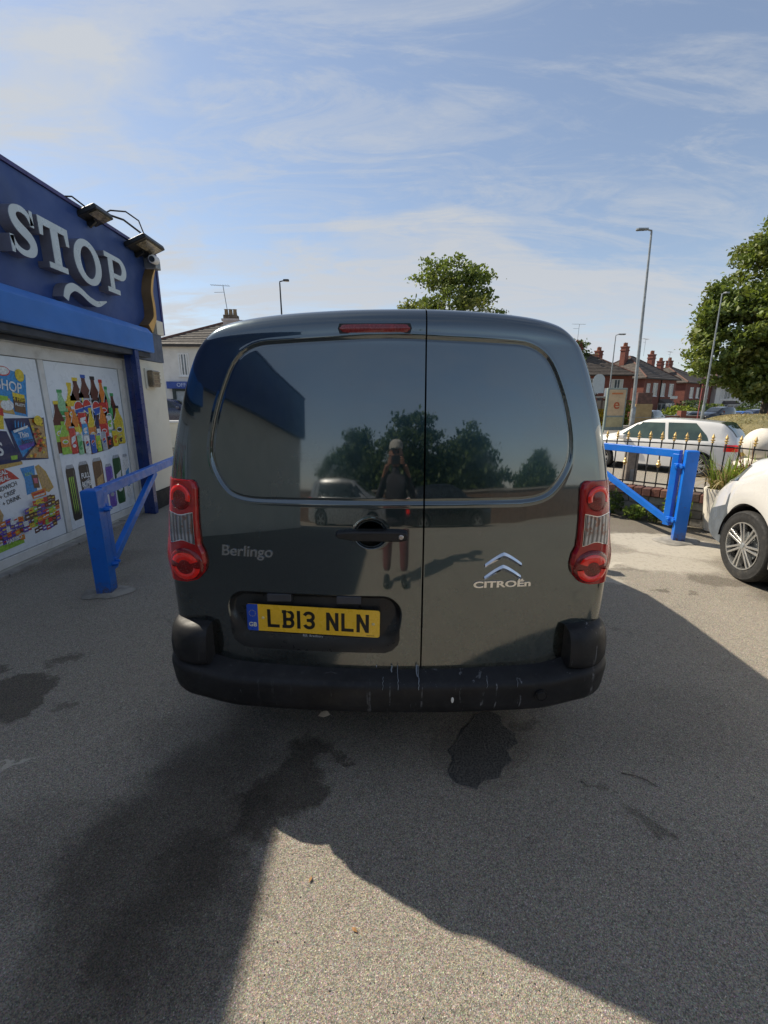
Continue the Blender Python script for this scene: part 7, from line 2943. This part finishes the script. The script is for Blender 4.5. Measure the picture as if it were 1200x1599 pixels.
# ------------------------------------------------------------------ behind the camera: what the van's paint reflects
for k, (x, y, s, lab) in enumerate(((1.2, -15.5, 1.25, 'big dark tree mirrored in the middle of the van doors'), (-3.0, -17.0, 1.05, 'lower tree left of the big mirrored tree'), (5.2, -15.0, 1.0, 'tree right of the big mirrored tree'), (13.5, -19, .75, 'small round tree mirrored near the right edge of the van window panel'))):
    lob = [(0, 0, 3.8, 2.2), (-1.6, 0, 3.2, 1.5), (1.7, 0, 3.3, 1.5), (.2, .3, 5.2, 1.5), (-2.6, 0, 2.2, 1.0), (2.7, 0, 2.3, 1.1), (0, 0, 1.9, 1.8)]
    tree(lab, x, y, 0, 4.0 * s, .7, 3, [(a * s, b, c * s * .62, d * s * .72) for a, b, c, d in lob], 190, 70, .22, M_leaf_dark, 80 + k, .55, .14)
far_car('silver pickup-sized car behind the photographer, seen only as a reflection', -2.2, -10.4, R(8), P_sil, top_m, side_m)
far_car('black car behind the photographer, mirrored at the gap between the doors', 2.6, -9.6, R(-6), P_blk, top_h, side_g)
bw = thing('back_wall', 'long brown garden wall behind the photographer, seen only in reflections', 'wall', (-14, -12.6, 0))
m = MB(); m.box(0, 34, -.1, .1, 0, 1.25); m.build('wall', mat('brown_wall', (.16, .10, .07), .9, var=.2, bump=.4), bw)
m = MB(); m.box(-.02, 34.02, -.15, .15, 1.251, 1.32); m.build('coping', M_conc, bw)

# the photographer, visible only as a reflection in the doors
def skin_body(name, joints, edges, m_, parent, levels=2, root=0):
    me = bpy.data.meshes.new(name)
    me.from_pydata([j[:3] for j in joints], edges, [])
    o = bpy.data.objects.new(name, me)
    COL.objects.link(o)
    me.materials.append(m_)
    sk = o.modifiers.new('skin', 'SKIN')
    sd = o.modifiers.new('subsurf', 'SUBSURF')
    sd.levels = sd.render_levels = levels
    for v, j in zip(me.skin_vertices[0].data, joints):
        v.radius = (j[3], j[4] if len(j) > 4 else j[3])
        v.use_root = False
    me.skin_vertices[0].data[root].use_root = True
    sk.use_smooth_shade = True
    reg(o, parent)
    return o


pp_ = thing('person', 'person in white cap, dark top and maroon trousers holding a phone, mirrored in the doors', 'person', (.06, -.42, 0))
pp_.scale = (.92, .92, .92)
M_skin = mat('skin', (.33, .17, .11), .5, var=.06)
M_top = mat('dark_top', (.035, .035, .045), .85, var=.1, bump=.2)
M_trs = mat('maroon_trousers', (.16, .045, .05), .85, var=.1, bump=.2)
J = [(0, 0, .98, .15, .11), (0, .0, 1.15, .14, .10), (0, .01, 1.33, .16, .105), (0, .0, 1.44, .12, .08), (0, .02, 1.50, .055, .055), (0, .04, 1.58, .05, .05),
     (-.17, 0, 1.41, .055), (-.23, .10, 1.24, .045), (-.14, .29, 1.45, .036), (-.10, .35, 1.53, .028),
     (.17, 0, 1.41, .055), (.23, .10, 1.24, .045), (.14, .29, 1.45, .036), (.10, .35, 1.53, .028)]
E_ = [(0, 1), (1, 2), (2, 3), (3, 4), (4, 5), (3, 6), (6, 7), (7, 8), (8, 9), (3, 10), (10, 11), (11, 12), (12, 13)]
skin_body('body', J, E_, M_top, pp_)
skin_body('trousers', [(0, 0, 1.0, .15, .11), (-.09, 0, .88, .095), (-.11, .02, .50, .068), (-.12, -.01, .12, .055), (.09, 0, .88, .095), (.11, .02, .50, .068), (.12, -.01, .12, .055)], [(0, 1), (1, 2), (2, 3), (0, 4), (4, 5), (5, 6)], M_trs, pp_)
for sg in (-1, 1):
    skin_body('shoe', [(sg * .12, -.04, .06, .045), (sg * .12, .06, .045, .045, .04), (sg * .13, .16, .035, .04, .03)], [(0, 1), (1, 2)], M_black, pp_)
    skin_body('forearm', [(sg * .18, .20, 1.36, .036), (sg * .115, .36, 1.53, .027), (sg * .095, .395, 1.565, .032, .018)], [(0, 1), (1, 2)], M_skin, pp_)
    for k in range(5):
        if k < 4:
            ch_ = [(sg * .093, .392, 1.565, .010), (sg * .081, .408, 1.572 + .018 * k, .0085), (sg * .062, .414, 1.577 + .018 * k, .008), (sg * .048, .408, 1.579 + .018 * k, .007)]
        else:
            ch_ = [(sg * .092, .385, 1.56, .011), (sg * .075, .378, 1.59, .010), (sg * .062, .382, 1.61, .008)]
        skin_body('finger', ch_, [(i, i + 1) for i in range(len(ch_) - 1)], M_skin, pp_, 1)
hd_ = MB()
hd_.lathe([(0, -.125), (.035, -.12), (.058, -.085), (.070, -.03), (.076, .03), (.072, .075), (.05, .112), (0, .125)], 24, Matrix.Translation((0, .05, 1.69)) @ Matrix.Diagonal((1, 1.22, 1, 1)))
hd_.lathe([(.0, 0), (.012, .01), (.016, .03), (.008, .05), (0, .052)], 10, Matrix.Translation((0, .135, 1.655)))
for sg in (-1, 1):
    hd_.lathe([(0, -.03), (.012, -.02), (.016, .01), (.010, .03), (0, .035)], 8, Matrix.Translation((sg * .078, .04, 1.69)))
hd2 = hd_.build('head', M_skin, pp_, True)
for sg in (-1, 1):
    m = MB(); m.lathe([(0, .0), (.010, .003), (.013, .0)], 10, Matrix.Translation((sg * .03, .1415, 1.70)) @ Matrix.Rotation(R(-90), 4, 'X'))
    m.build('eye', M_black, hd2)
m = MB(); m.box(-.024, .024, .128, .136, 1.615, 1.622); m.build('mouth', M_trs, hd2)
m = MB()
m.lathe([(.086, 0), (.088, .03), (.075, .07), (.04, .095), (0, .10)], 24, Matrix.Translation((0, .045, 1.735)) @ Matrix.Diagonal((1, 1.2, 1, 1)))
m.prism([(-.07, .10), (-.06, .20), (0, .225), (.06, .20), (.07, .10)], 1.735, 1.745)
m.build('cap', mat('cap_cloth', (.42, .41, .38), .8), pp_, True)
ph = thing('phone', 'dark phone held upright in both hands, seen only in the van doors', 'phone', (.06, -.048, 1.475))
m = MB(); m.box(-.078, .078, -.004, .003, -.036, .040); m.build('phone_body', M_black, ph, bevel=.003)
